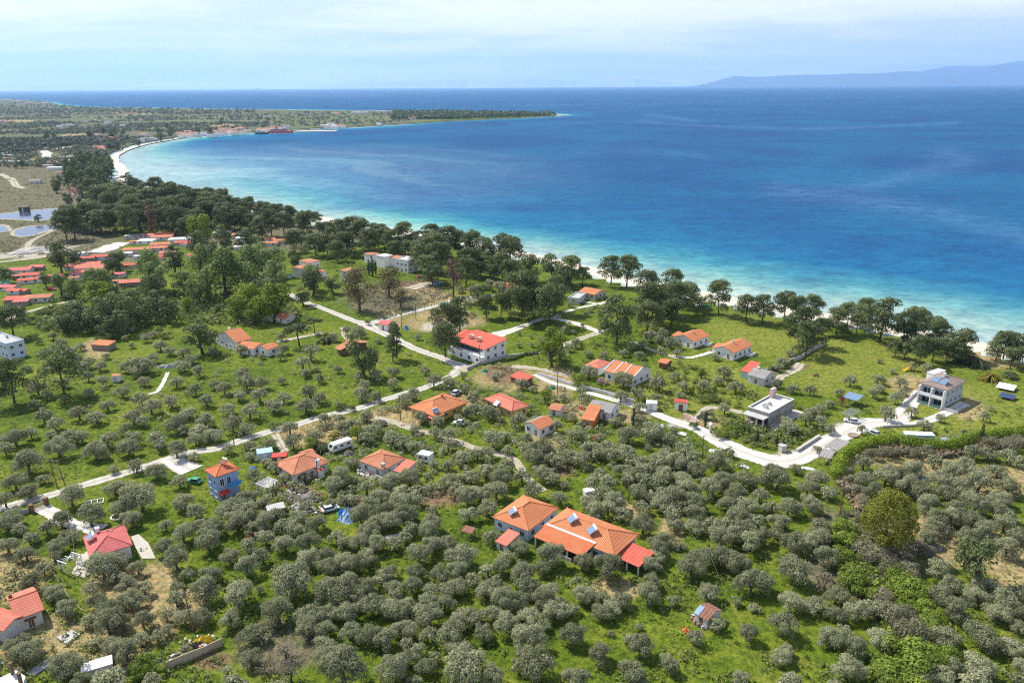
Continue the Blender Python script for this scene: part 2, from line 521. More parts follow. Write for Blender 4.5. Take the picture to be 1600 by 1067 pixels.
def coast_dist(x, y):
    pts = np.stack([np.ravel(x), np.ravel(y)], 1); out = np.empty(len(pts))
    for i in range(0, len(pts), 4000):
        q = pts[i:i + 4000]
        out[i:i + 4000] = np.sqrt(((q[:, None, :] - COAST[None]) ** 2).sum(-1).min(1))
    return out.reshape(np.shape(x))

# ---- ground cover: what grows or lies where (dry straw, bare soil, heath scrub, mown lawn, gravel)
COVER = {
 'dry': [(340, 196, 26, 2.5), (205, 178, 36, 1.6), (120, 212, 24, 2.5), (30, 190, 26, 2), (160, 252, 40, 4), (80, 248, 30, 4), (10, 885, 70, 22), (70, 1005, 95, 40), (25, 900, 50, 40), (255, 935, 30, 62), (170, 1000, 60, 40), (200, 925, 60, 40), (305, 945, 20, 34), (180, 1030, 40, 15),
         (1555, 855, 60, 38), (1590, 905, 40, 26), (1440, 830, 30, 26), (1480, 862, 40, 26), (1560, 752, 60, 26), (1390, 714, 100, 14), (1470, 735, 40, 18),
         (475, 678, 40, 18), (530, 668, 35, 16), (600, 650, 28, 12), (640, 650, 26, 16), (720, 630, 30, 16), (790, 590, 46, 18), (870, 600, 30, 26), (855, 690, 30, 14), (900, 640, 20, 14), (985, 650, 30, 10),
         (990, 800, 26, 14), (960, 920, 40, 16), (1050, 830, 20, 30), (1100, 660, 34, 10), (690, 775, 30, 10), (670, 505, 40, 12), (700, 470, 50, 10), (640, 452, 45, 8), (150, 545, 20, 14), (1545, 560, 60, 14), (1515, 640, 26, 18), (1420, 600, 30, 14), (690, 500, 60, 16), (610, 500, 20, 14)],
 'soil': [(690, 774, 46, 16), (876, 732, 22, 14), (790, 586, 30, 14), (640, 446, 40, 7), (560, 788, 20, 10), (1250, 575, 14, 4), (470, 780, 20, 26), (330, 1030, 30, 14)],
 'scrub': [(430, 1010, 60, 40), (40, 290, 110, 30), (0, 310, 110, 22), (60, 372, 120, 26), (130, 390, 60, 14), (620, 470, 80, 26), (130, 235, 160, 34), (-60, 300, 200, 60), (200, 400, 60, 10), (100, 200, 260, 28), (300, 190, 200, 14), (560, 182, 120, 10), (1380, 870, 60, 90), (1300, 860, 40, 60), (1540, 690, 70, 14), (300, 330, 160, 20), (430, 370, 160, 20)],
 'lawn': [(60, 206, 34, 3.5), (250, 191, 44, 2.5), (150, 184, 34, 2), (540, 178, 40, 2), (470, 192, 40, 2.5), (1180, 520, 90, 34), (1330, 575, 110, 44), (1290, 560, 90, 30), (1500, 640, 120, 45), (1420, 610, 70, 40), (1080, 610, 120, 45), (560, 185, 60, 4), (430, 186, 70, 5), (330, 188, 60, 5)],
 'gravel': [(690, 510, 34, 6), (70, 391, 40, 6), (20, 398, 50, 3), (1240, 712, 30, 7), (1060, 662, 18, 4), (1330, 667, 28, 7), (580, 740, 14, 7)],
}
gx = np.arange(-380, 2000, 4.5)
gy = np.concatenate([np.arange(1420, 346, -6.0), np.arange(344, 262, -2.0), np.arange(262, 200, -1.0), np.arange(200, 150.5, -0.45)])
PXX, PYY = np.meshgrid(gx, gy)
WX, WY = GA(PXX, PYY, 0.0)
land = inside(LAND_PX, PXX, PYY)
cd = coast_dist(WX, WY)
dist = np.hypot(WX, WY)
BEACH_W = lambda d: np.clip(7.0 + 0.0035 * d, 7.5, 17)
ok = land & (cd > BEACH_W(dist) * 0.55)
okb = ok | (inside(LAND_PX, PXX, PYY) & (PYY < 182) & (cd > 8))      # the far side of the headland has no beach
ok = okb
lowf = lambda: None
def value_noise(x, y, s, seed):
    """smooth lattice noise in world metres"""
    u, v = x / s, y / s
    iu, iv = np.floor(u).astype(np.int64), np.floor(v).astype(np.int64)
    fu, fv = u - iu, v - iv
    fu, fv = fu * fu * (3 - 2 * fu), fv * fv * (3 - 2 * fv)
    def h(a, b):
        n_ = (a * 374761393 + b * 668265263 + seed * 1442695041) & 0x7fffffff
        n_ = ((n_ ^ (n_ >> 13)) * 1274126177) & 0x7fffffff
        return (n_ ^ (n_ >> 16)) / 0x7fffffff % 1.0
    return (h(iu, iv) * (1 - fu) + h(iu + 1, iv) * fu) * (1 - fv) + (h(iu, iv + 1) * (1 - fu) + h(iu + 1, iv + 1) * fu) * fv
wn1 = value_noise(WX, WY, 9, 1) + 0.6 * value_noise(WX, WY, 3.5, 2)
def cover(kind):
    w = np.zeros(PXX.shape)
    for (x, y, rx, ry) in COVER[kind]:
        d = np.sqrt(((PXX - x) / rx) ** 2 + ((PYY - y) / ry) ** 2)
        w = np.maximum(w, np.clip((1.25 - d) / 0.5, 0, 1))
    return np.clip(w * 1.35 + (wn1 - 0.8) * 0.9 * (w > 0), 0, 1)
cov = {k_: cover(k_) for k_ in COVER}
# far plain, beyond the town: heath everywhere
far = np.clip((300 - PYY) / 60, 0, 1) * (PXX < 420) * 0.75
cov['grove'] = np.clip((262 - PYY) / 24, 0, 1) * (PXX < 640) * np.clip(0.55 + 0.5 * value_noise(WX, WY, 130, 9) + 0.25 * (wn1 - 0.8), 0, 1) * 0.9
cov['scrub'] = np.maximum(cov['scrub'], far * np.clip(0.4 + wn1 * 0.5, 0, 1))
GZ = 0.0
idx = -np.ones(PXX.shape, np.int64)
q = ok[:-1, :-1] & ok[1:, :-1] & ok[:-1, 1:] & ok[1:, 1:]
use = np.zeros(PXX.shape, bool)
use[:-1, :-1] |= q; use[1:, :-1] |= q; use[:-1, 1:] |= q; use[1:, 1:] |= q
idx[use] = np.arange(use.sum())
gm = bpy.data.meshes.new('ground')
gv = np.stack([WX[use], WY[use], np.full(use.sum(), GZ)], 1).astype(np.float32)
qf = np.stack([idx[:-1, :-1][q], idx[:-1, 1:][q], idx[1:, 1:][q], idx[1:, :-1][q]], 1).astype(np.int32)
gm.vertices.add(len(gv)); gm.loops.add(qf.size); gm.polygons.add(len(qf))
gm.vertices.foreach_set('co', gv.reshape(-1))
gm.loops.foreach_set('vertex_index', qf.reshape(-1))
gm.polygons.foreach_set('loop_start', np.arange(0, qf.size, 4, dtype=np.int32))
gm.polygons.foreach_set('loop_total', np.full(len(qf), 4, np.int32))
for k_ in cov:
    a = gm.attributes.new(k_, 'FLOAT', 'POINT')
    a.data.foreach_set('value', cov[k_][use].astype(np.float32))
gm.update(calc_edges=True)
m, n, l, b = mat('meadow_ground')
n1 = noise(n, l, 0.035, 5, 0.6); n2 = noise(n, l, 0.28, 5, 0.65); n3 = noise(n, l, 2.2, 4, 0.7)
f12 = mathn(n, l, 'ADD', mathn(n, l, 'MULTIPLY', n1.outputs['Fac'], 0.55), mathn(n, l, 'MULTIPLY', n2.outputs['Fac'], 0.45))
gr = ramp(n, [(0.33, (0.050, 0.088, 0.008)), (0.49, (0.114, 0.164, 0.014)), (0.60, (0.175, 0.205, 0.026)), (0.70, (0.26, 0.225, 0.05))])
l.new(f12, gr.inputs[0])
fine = ramp(n, [(0.3, (0.50, 0.52, 0.5)), (0.72, (1.38, 1.34, 1.25))]); l.new(n3.outputs['Fac'], fine.inputs[0])
def attr(nm):
    at = n.new('ShaderNodeAttribute'); at.attribute_name = nm; return at.outputs['Fac']
c = gr.outputs[0]
lr = ramp(n, [(0.35, (0.140, 0.195, 0.020)), (0.65, (0.265, 0.265, 0.055))]); l.new(f12, lr.inputs[0])
c = mix(n, l, mathn(n, l, 'MULTIPLY', attr('lawn'), 0.85), c, lr.outputs[0])
scr = ramp(n, [(0.36, (0.105, 0.105, 0.055)), (0.5, (0.185, 0.155, 0.105)), (0.62, (0.135, 0.155, 0.06))]); l.new(n2.outputs['Fac'], scr.inputs[0])
c = mix(n, l, attr('scrub'), c, scr.outputs[0])
c = mix(n, l, attr('grove'), c, (0.115, 0.125, 0.062))
for_lawn = mathn(n, l, 'MULTIPLY', attr('lawn'), 0.7)
c = mix(n, l, mathn(n, l, 'MULTIPLY', for_lawn, attr('grove')), c, (0.15, 0.20, 0.06))
dr = ramp(n, [(0.3, (0.30, 0.215, 0.10)), (0.7, (0.46, 0.36, 0.20))]); l.new(n2.outputs['Fac'], dr.inputs[0])
c = mix(n, l, mathn(n, l, 'MULTIPLY', attr('dry'), 0.88), c, dr.outputs[0])
c = mix(n, l, mathn(n, l, 'MULTIPLY', attr('soil'), 0.9), c, (0.21, 0.135, 0.085))
c = mix(n, l, mathn(n, l, 'MULTIPLY', attr('gravel'), 0.95), c, (0.52, 0.48, 0.42))
n5 = noise(n, l, 0.75, 4, 0.65)
weedy = ramp(n, [(0.38, (0.52, 0.60, 0.62)), (0.52, (1.0, 1.0, 1.0)), (0.68, (1.42, 1.28, 1.25))]); l.new(n5.outputs['Fac'], weedy.inputs[0])
c = mix(n, l, 1.0, c, weedy.outputs[0], 'MULTIPLY')
c = mix(n, l, 1.0, c, fine.outputs[0], 'MULTIPLY')
l.new(c, b.inputs['Base Color']); b.inputs['Roughness'].default_value = 0.95; b.inputs['Specular IOR Level'].default_value = 0.1
bp = n.new('ShaderNodeBump'); bp.inputs['Strength'].default_value = 0.6; bp.inputs['Distance'].default_value = 0.35
l.new(n3.outputs['Fac'], bp.inputs['Height']); l.new(bp.outputs[0], b.inputs['Normal'])
gm.materials.append(m)
ground = link(bpy.data.objects.new('ground', gm)); tag(ground, kind='structure')

# ---- beach
tan_ = np.gradient(SH, axis=0); tan_ /= np.linalg.norm(tan_, axis=1)[:, None]
inw = np.stack([-tan_[:, 1], tan_[:, 0]], 1)
t_ = SH[60] + inw[60] * 5
pxl, pyl = PX((t_[0], t_[1], 0))
if not inside(LAND_PX, np.array([pxl]), np.array([pyl]))[0]:
    inw = -inw
bw = BEACH_W(np.hypot(SH[:, 0], SH[:, 1])) * (0.9 + 0.25 * value_noise(SH[:, 0], SH[:, 1], 40, 5))
mb = MB()
rows = [(-6.0, SEA_Z - 0.9), (-1.0, SEA_Z - 0.12), (0.0, SEA_Z + 0.03), (0.30, -0.75), (0.62, 0.03), (1.0, 0.035)]
vs = []
for i in range(len(SH)):
    for j, (o_, z_) in enumerate(rows):
        w_ = o_ if o_ <= 0 else o_ * bw[i]
        p = SH[i] + inw[i] * w_
        vs.append((p[0], p[1], z_))
nr = len(rows)
mb.poly(vs, [(i * nr + j, (i + 1) * nr + j, (i + 1) * nr + j + 1, i * nr + j + 1) for i in range(len(SH) - 1) for j in range(nr - 1)])
sand = plain('sand', (0.66, 0.58, 0.47), 0.95, 0.14, 0.15, 0.1)
beach = mb.build('beach', sand); tag(beach, kind='structure')
for f in beach.data.polygons: f.use_smooth = True

# ---- seabed sheet reaching the horizon, and the water above it
mb = MB(); mb.poly([(-62000, -3000, -8), (62000, -3000, -8), (62000, 62000, -8), (-62000, 62000, -8)], [(0, 1, 2, 3)])
tag(mb.build('seabed', plain('seabed_sand', (0.35, 0.32, 0.25), 0.9)), kind='structure')
ang = np.radians(np.linspace(-62, 62, 330)); rad = np.concatenate([np.geomspace(90, 5000, 430), np.geomspace(5200, 64000, 60)])
A_, R_ = np.meshgrid(ang, rad)
SXX, SYY = R_ * np.sin(A_), R_ * np.cos(A_)
sd = coast_dist(SXX, SYY)
spx = 800 + 1067 * np.tan(A_) ; 
# the far left of the bay shoals gently; the near beach drops off within a hundred metres
bc = G(215, 268); bay = np.clip((620 - np.hypot(SXX - bc.x, SYY - bc.y)) / 560, 0, 1)
pxa = 800 + FPX * np.tan(A_)
dep = sd * (1 - 0.74 * bay) * np.interp(pxa, [650, 1350], [1.35, 0.86])
dep = np.where(R_ > 2300, dep * 2.0, dep)
sm = bpy.data.meshes.new('sea_water')
sm.vertices.add(SXX.size)
sm.vertices.foreach_set('co', np.stack([SXX, SYY, np.full(SXX.shape, SEA_Z)], -1).astype(np.float32).reshape(-1))
nA, nR = len(ang), len(rad)
I = np.arange(nA * nR).reshape(nR, nA)
qf = np.stack([I[:-1, :-1], I[:-1, 1:], I[1:, 1:], I[1:, :-1]], -1).reshape(-1, 4).astype(np.int32)
sm.loops.add(qf.size); sm.polygons.add(len(qf))
sm.loops.foreach_set('vertex_index', qf.reshape(-1))
sm.polygons.foreach_set('loop_start', np.arange(0, qf.size, 4, dtype=np.int32)); sm.polygons.foreach_set('loop_total', np.full(len(qf), 4, np.int32))
a = sm.attributes.new('depth', 'FLOAT', 'POINT'); a.data.foreach_set('value', dep.astype(np.float32).reshape(-1))
a = sm.attributes.new('bay', 'FLOAT', 'POINT'); a.data.foreach_set('value', bay.astype(np.float32).reshape(-1))
SLICKS = [([(1230, 300), (1300, 306), (1400, 322), (1500, 342), (1620, 376)], 9, 0.8), ([(1290, 300), (1370, 288), (1440, 270), (1500, 252), (1480, 240)], 7, 0.7), ([(1000, 190), (1100, 197), (1250, 201), (1350, 199), (1490, 192)], 1.6, 0.9), ([(1010, 180), (1050, 184), (1085, 190)], 1.6, 0.8),
          ([(800, 165), (1000, 163), (1250, 155), (1450, 151)], 1.4, 0.6), ([(440, 148), (520, 150), (600, 149)], 1.5, 0.7), ([(600, 310), (700, 306), (760, 314)], 5, 0.5), ([(900, 240), (1000, 236), (1100, 244)], 4, 0.3)]
vv_ = np.stack([SXX, SYY, np.full(SXX.shape, SEA_Z - CAM_H)], -1) @ _M3
SPX, SPY = 800 + FPX * vv_[..., 0] / np.maximum(-vv_[..., 2], 1), 533.5 - FPX * vv_[..., 1] / np.maximum(-vv_[..., 2], 1)
slick = np.zeros(SXX.shape)
for pl, w_, a_ in SLICKS:
    q_ = spline(pl, 10); dm = np.full(SXX.shape, 1e9)
    for (x0, y0) in q_:
        dm = np.minimum(dm, ((SPX - x0) / 3.0) ** 2 + (SPY - y0) ** 2)
    slick = np.maximum(slick, a_ * np.exp(-dm / (2 * w_ * w_)))
a = sm.attributes.new('slick', 'FLOAT', 'POINT'); a.data.foreach_set('value', slick.astype(np.float32).reshape(-1))
sm.update(calc_edges=True)
m, n, l, b = mat('sea')
dp = n.new('ShaderNodeAttribute'); dp.attribute_name = 'depth'
by = n.new('ShaderNodeAttribute'); by.attribute_name = 'bay'
na = noise(n, l, 0.012, 6, 0.6, stretch=(1, 1, 1), dist=1.2)
nb = noise(n, l, 0.05, 5, 0.65)
nc = noise(n, l, 0.0035, 5, 0.55, dist=0.8)
dd = mathn(n, l, 'ADD', dp.outputs['Fac'], mathn(n, l, 'MULTIPLY', mathn(n, l, 'SUBTRACT', na.outputs['Fac'], 0.5), mathn(n, l, 'MINIMUM', mathn(n, l, 'MULTIPLY', dp.outputs['Fac'], 0.75), 90.0)))
t = mathn(n, l, 'DIVIDE', dd, 320.0, True)
cr = ramp(n, [(0.0, (0.50, 0.52, 0.46)), (0.007, (0.38, 0.43, 0.37)), (0.06, (0.28, 0.405, 0.365)), (0.11, (0.225, 0.375, 0.325)), (0.165, (0.120, 0.318, 0.305)), (0.24, (0.038, 0.215, 0.268)), (0.34, (0.005, 0.128, 0.240)), (0.55, (0.002, 0.098, 0.212)), (1.0, (0.001, 0.075, 0.182))])
l.new(t, cr.inputs[0])
patch = ramp(n, [(0.40, (0.80, 0.78, 0.92)), (0.52, (1.0, 1.0, 1.0)), (0.66, (1.1, 1.22, 1.10))]); l.new(nc.outputs['Fac'], patch.inputs[0])
c = mix(n, l, 1.0, cr.outputs[0], patch.outputs[0], 'MULTIPLY')
# sandbars lying parallel to the shore
bars = mathn(n, l, 'MULTIPLY', mathn(n, l, 'ADD', mathn(n, l, 'SINE', mathn(n, l, 'MULTIPLY', dd, 0.42)), 1.0), 0.16)
bmask = mathn(n, l, 'SUBTRACT', 1.0, mathn(n, l, 'DIVIDE', dp.outputs['Fac'], 62.0), True)
c = mix(n, l, mathn(n, l, 'MULTIPLY', bars, bmask), c, (0.44, 0.50, 0.42))
# the still, milky shallows of the bay
c = mix(n, l, mathn(n, l, 'MULTIPLY', mathn(n, l, 'POWER', by.outputs['Fac'], 1.2), 0.55), c, (0.19, 0.30, 0.385))
# pale sand ribbons on the bottom of the bay
wv = n.new('ShaderNodeTexWave'); wv.wave_type = 'BANDS'; wv.bands_direction = 'DIAGONAL'
wv.inputs['Scale'].default_value = 0.0028; wv.inputs['Distortion'].default_value = 22.0; wv.inputs['Detail'].default_value = 4; wv.inputs['Detail Scale'].default_value = 0.35
tc = n.new('ShaderNodeTexCoord'); l.new(tc.outputs['Object'], wv.inputs['Vector'])
rb = ramp(n, [(0.55, (0, 0, 0)), (0.95, (1, 1, 1))]); l.new(wv.outputs['Fac'], rb.inputs[0])
fb = mathn(n, l, 'MULTIPLY', mathn(n, l, 'MULTIPLY', rb.outputs[0], mathn(n, l, 'POWER', by.outputs['Fac'], 1.6)), 0.28)
c = mix(n, l, fb, c, (0.34, 0.48, 0.45))
# small chop: light and dark of the wavelets painted into the colour
chop = ramp(n, [(0.36, (0.55, 0.64, 0.74)), (0.5, (1.0, 1.0, 1.0)), (0.64, (1.55, 1.38, 1.26))]); 
nd = noise(n, l, 0.20, 5, 0.75, stretch=(0.9, 1.1, 1)); nf = noise(n, l, 0.05, 5, 0.7, stretch=(0.8, 1.2, 1)); l.new(mathn(n, l, 'ADD', mathn(n, l, 'MULTIPLY', nd.outputs['Fac'], 0.55), mathn(n, l, 'MULTIPLY', nf.outputs['Fac'], 0.45)), chop.inputs[0])
c = mix(n, l, 1.0, c, chop.outputs[0], 'MULTIPLY')
# wind slicks and boat wakes: their pale sheen is mixed into the colour
sk_ = n.new('ShaderNodeAttribute'); sk_.attribute_name = 'slick'
c = mix(n, l, mathn(n, l, 'MULTIPLY', sk_.outputs['Fac'], mathn(n, l, 'MULTIPLY', mathn(n, l, 'SUBTRACT', mathn(n, l, 'ADD', nf.outputs['Fac'], nd.outputs['Fac']), 0.72), 0.8, True)), c, (0.12, 0.23, 0.38))
l.new(c, b.inputs['Base Color'])
b.inputs['Roughness'].default_value = 0.28
b.inputs['IOR'].default_value = 1.33
b.inputs['Specular IOR Level'].default_value = 0.12
bp = n.new('ShaderNodeBump'); bp.inputs['Strength'].default_value = 0.55; bp.inputs['Distance'].default_value = 0.5
ne = noise(n, l, 0.35, 5, 0.65, stretch=(0.6, 1.2, 1)); l.new(mathn(n, l, 'ADD', ne.outputs['Fac'], nd.outputs['Fac']), bp.inputs['Height']); l.new(bp.outputs[0], b.inputs['Normal'])
# mostly the light coming back up out of the water; the choppy surface mirrors only a little sky
df = n.new('ShaderNodeBsdfDiffuse'); l.new(c, df.inputs['Color'])
gl_ = n.new('ShaderNodeBsdfGlossy'); gl_.inputs['Roughness'].default_value = 0.22; l.new(bp.outputs[0], gl_.inputs['Normal'])
fr_ = n.new('ShaderNodeFresnel'); fr_.inputs['IOR'].default_value = 1.33; l.new(bp.outputs[0], fr_.inputs['Normal'])
msx = n.new('ShaderNodeMixShader'); l.new(mathn(n, l, 'MINIMUM', mathn(n, l, 'MULTIPLY', fr_.outputs[0], 0.22), 0.09), msx.inputs[0])
l.new(df.outputs[0], msx.inputs[1]); l.new(gl_.outputs[0], msx.inputs[2]); l.new(msx.outputs[0], n['Material Output'].inputs[0])
sm.materials.append(m)
sea = link(bpy.data.objects.new('sea_water', sm)); tag(sea, kind='structure')

# ---- far mountains across the water
hillmat, n, l, b = mat('wooded_mountain')
no = noise(n, l, 0.0012, 6, 0.65)
r_ = ramp(n, [(0.35, (0.012, 0.024, 0.026)), (0.6, (0.028, 0.040, 0.040)), (0.78, (0.08, 0.08, 0.075))]); l.new(no.outputs['Fac'], r_.inputs[0])
l.new(r_.outputs[0], b.inputs['Base Color']); b.inputs['Roughness'].default_value = 1.0
hm2, n, l, b = mat('haze_paled_mountain')
b.inputs['Base Color'].default_value = (0.46, 0.47, 0.48, 1); b.inputs['Roughness'].default_value = 1.0  # farthest ranges: the fading into haze is put into this pale base colour
def ridge(name, prof, D, thick, seed):
    """a mountain range: crest heights from its outline, slopes falling to the sea on both sides"""
    pr = spline(prof, 10)
    rng = np.random.default_rng(seed)
    crest = []
    for (x, y) in pr:
        d = _M3 @ np.array([(x - 800) / FPX, -(y - 533.5) / FPX, -1.0])
        t = D / d[1]
        crest.append((d[0] * t, D, max(2.0, CAM_H + d[2] * t)))
    crest = np.array(crest); nn = len(crest)
    prof_t = [(-1.0, -0.02), (-0.8, 0.16), (-0.55, 0.40), (-0.3, 0.68), (-0.12, 0.9), (0, 1.0), (0.35, 0.7), (0.75, 0.3), (1.0, -0.02)]
    vs = []
    spur = np.convolve(rng.normal(0, 1, nn + 8), np.ones(9) / 3.0, 'valid')[:nn]
    for i in range(nn):
        for (o_, h_) in prof_t:
            jit = 0 if abs(o_) in (0, 1.0) else rng.normal(0, 0.05)
            vs.append((crest[i, 0] + spur[i] * 60 * o_, crest[i, 1] + thick * o_ * (1 + 0.25 * spur[i] * (o_ < 0)), crest[i, 2] * max(-0.02, h_ + jit) + (-1.5 if abs(o_) == 1 else 0)))
    k_ = len(prof_t)
    mb = MB(); mb.poly(vs, [(i * k_ + j, (i + 1) * k_ + j, (i + 1) * k_ + j + 1, i * k_ + j + 1) for i in range(nn - 1) for j in range(k_ - 1)])
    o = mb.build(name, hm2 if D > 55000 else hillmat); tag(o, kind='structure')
    for f in o.data.polygons: f.use_smooth = True
ridge('mountains', [(1100, 133.6), (1118, 127), (1140, 121), (1150, 119), (1170, 120.5), (1200, 120), (1230, 118), (1270, 117), (1300, 117), (1330, 115), (1350, 115.5), (1380, 114.5), (1410, 112), (1440, 112), (1470, 110), (1490, 111), (1530, 107), (1560, 103), (1580, 100.5), (1600, 99), (1640, 94), (1700, 88), (1800, 84), (1950, 90), (2150, 110)], 44000, 3800, 3)
ridge('mountains', [(1380, 128), (1420, 116), (1455, 109), (1475, 105), (1500, 103), (1530, 103.5), (1560, 101), (1590, 96), (1640, 92), (1750, 84), (1900, 88)], 52000, 3600, 4)
ridge('mountains', [(480, 136), (530, 131.5), (580, 127.5), (640, 127), (700, 124.5), (745, 122.5), (800, 121), (850, 123), (900, 126), (940, 129), (975, 124), (1005, 123), (1040, 129), (1080, 133)], 60000, 2500, 5)
ridge('mountains', [(-100, 139), (0, 136), (90, 134), (150, 132), (200, 134), (260, 136), (330, 136.5), (400, 138)], 60000, 2500, 6)

# ---- haze: one box of pale air round everything
HAZE = 3.2e-5
hm = bpy.data.materials.new('haze_air'); hm.use_nodes = True
hn = hm.node_tree.nodes; hn.remove(hn['Principled BSDF'])
pv = hn.new('ShaderNodeVolumePrincipled'); pv.inputs['Color'].default_value = (0.44, 0.69, 1.0, 1); pv.inputs['Density'].default_value = HAZE; pv.inputs['Anisotropy'].default_value = 0.3
hm.node_tree.links.new(pv.outputs[0], hn['Material Output'].inputs['Volume'])
mb = MB(); mb.box(-66000, 66000, -4000, 66000, -10, 2000)
hz = mb.build('haze', hm); tag(hz, kind='stuff')

# ---- roads, tracks, paths, ponds
roadmat = road_mat('pale_concrete_road', (0.54, 0.51, 0.46), (0.33, 0.31, 0.22), 0.5)
gravelmat = road_mat('white_gravel', (0.64, 0.61, 0.56), (0.44, 0.41, 0.33), 0.6)
trackmat = road_mat('dirt_track', (0.48, 0.42, 0.33), (0.26, 0.24, 0.14), 0.5)
_rz = [0.02]
def ribbon(name, px, width, m, ragged=0.16, sub=9, z=None):
    P = spline(px, sub); X, Y = GA(P[:, 0], P[:, 1], 0.0)
    C = np.stack([X, Y], 1)
    T = np.gradient(C, axis=0); T /= np.maximum(np.linalg.norm(T, axis=1), 1e-6)[:, None]
    N = np.stack([-T[:, 1], T[:, 0]], 1)
    if z is None:
        _rz[0] += 0.006; z = _rz[0]
    w = np.interp(np.linspace(0, 1, len(C)), np.linspace(0, 1, len(width)), width) if isinstance(width, (list, tuple)) else np.full(len(C), width)
    vs, acr = [], []
    for i in range(len(C)):
        a_, b_ = RNG.normal(0, ragged, 2) * w[i] * 0.5
        for t in (-1, -0.5, 0, 0.5, 1):
            p = C[i] + N[i] * (t * w[i] / 2 + (b_ if t == 1 else -a_ if t == -1 else 0)); vs.append((p[0], p[1], z)); acr.append(t)
    mb = MB(); mb.poly(vs, [(i * 5 + j, (i + 1) * 5 + j, (i + 1) * 5 + j + 1, i * 5 + j + 1) for i in range(len(C) - 1) for j in range(4)])
    o = mb.build(name, m)
    o.data.attributes.new('across', 'FLOAT', 'POINT').data.foreach_set('value', acr)
    return tag(o, kind='structure')
ribbon('road', [(-120, 832), (-40, 806), (15, 790), (75, 774), (150, 752), (230, 728), (268, 715), (300, 706), (340, 700), (400, 680), (470, 661), (507, 650), (560, 638), (595, 626), (625, 617), (665, 605), (695, 592), (712, 584)], 3.9, roadmat, 0.08)
ribbon('road', [(712, 584), (722, 574), (706, 566), (687, 558), (650, 545), (600, 521), (572, 507), (550, 500), (500, 480), (482, 474), (450, 459)], [5.5, 6, 4.5, 4, 4, 4.5, 6, 4, 3.5, 4, 4], roadmat, 0.12)
ribbon('road', [(570, 508), (610, 496), (665, 482), (712, 469), (738, 466), (775, 462)], [6, 4, 4, 6, 6, 3], roadmat, 0.15)
ribbon('road', [(716, 581), (735, 573), (757, 565), (790, 556), (837, 551), (870, 543), (897, 533), (925, 523), (945, 516)], [4.5, 3, 3, 2.5, 3, 3.5, 4, 4], trackmat, 0.15)
ribbon('road', [(938, 519), (905, 507), (885, 502), (857, 497), (830, 504), (800, 516), (775, 523), (760, 530)], [3, 4, 3.5, 3, 3, 5, 8, 9], gravelmat, 0.08)
ribbon('path', [(866, 497), (880, 489), (905, 481), (935, 475), (966, 466)], 2.6, gravelmat, 0.08)
ribbon('path', [(910, 471), (940, 476)], 2.0, gravelmat)
ribbon('path', [(800, 572), (837, 576), (865, 582), (890, 588)], 3.0, trackmat, 0.2)
ribbon('road', [(835, 585), (860, 597), (892, 606), (950, 622), (990, 634), (1015, 643), (1050, 657), (1087, 669), (1112, 683), (1150, 702), (1185, 715), (1225, 721), (1262, 709), (1300, 688), (1337, 667), (1362, 660), (1400, 660)], [2.2, 2.5, 2.5, 3, 3.2, 3.6, 4, 4.8, 5.5, 6.5, 7.5, 8, 7, 6, 7, 8, 7, 5], gravelmat, 0.06)
ribbon('driveway', [(1396, 663), (1408, 650), (1419, 636), (1430, 622), (1440, 612)], [6, 6, 5, 4.6, 4.4], gravelmat, 0.04)
ribbon('driveway', [(1398, 662), (1425, 663), (1450, 657), (1470, 649), (1487, 641), (1508, 630)], [4, 3.6, 3.6, 3.4, 3.4, 4], gravelmat, 0.05)
for off in (-0.85, 0.85):
    ribbon('track', [(585, 655), (600, 657), (620, 663), (652, 675), (687, 681), (737, 700), (775, 711), (800, 717), (811, 731), (823, 749), (848, 768)] if off < 0 else [(586, 652), (601, 654), (621, 660), (653, 672), (688, 678), (738, 697), (777, 708), (803, 715), (815, 730), (827, 748), (852, 767)], 1.5, trackmat, 0.2)
ribbon('driveway', [(62, 792), (80, 801), (96, 811), (112, 819), (132, 823), (158, 828)], [3.8, 4, 4, 3.5, 4, 5], gravelmat, 0.06)
ribbon('driveway', [(263, 716), (280, 726), (300, 735)], [6, 6, 7], gravelmat, 0.06)
ribbon('driveway', [(430, 679), (437, 692), (446, 706)], 2.6, trackmat, 0.1)
ribbon('path', [(262, 582), (254, 600), (245, 612), (232, 616)], 1.5, gravelmat, 0.15)
ribbon('path', [(1252, 568), (1240, 579), (1222, 588), (1200, 603)], [3.5, 4, 3, 3], trackmat, 0.2)
ribbon('path', [(1050, 556), (1075, 559), (1092, 556), (1112, 550)], 2.2, gravelmat, 0.1)
ribbon('path', [(985, 534), (1020, 548), (1060, 560)], 2.4, trackmat, 0.15)
ribbon('path', [(1160, 645), (1110, 637), (1094, 650), (1082, 660)], 2.8, trackmat, 0.12)
ribbon('path', [(535, 512), (538, 525), (544, 532)], 2.0, trackmat, 0.15)
ribbon('path', [(433, 535), (470, 527), (505, 520)], 3.0, trackmat, 0.2)
ribbon('path', [(0, 697 - 425), (18, 281), (26, 291), (38, 295)], [7, 8, 8, 5], trackmat, 0.15)
ribbon('path', [(92, 357), (62, 370), (46, 380), (40, 391), (20, 400), (0, 405)], [3, 3, 4, 5, 6, 6], trackmat, 0.2)
ribbon('path', [(150, 380), (110, 387), (70, 401), (0, 410)], [3, 4, 6, 5], trackmat, 0.2)
ribbon('road', [(195, 379), (170, 388), (148, 395)], [12, 14, 12], gravelmat, 0.15)
ribbon('path', [(120, 228), (100, 231), (84, 234)], [9, 12, 12], gravelmat, 0.2)
ribbon('path', [(68, 236), (74, 241), (70, 248)], [12, 14, 10], gravelmat, 0.2)
ribbon('path', [(0, 502), (60, 483), (110, 471), (120, 468)], [4, 3, 3, 3], trackmat, 0.15)
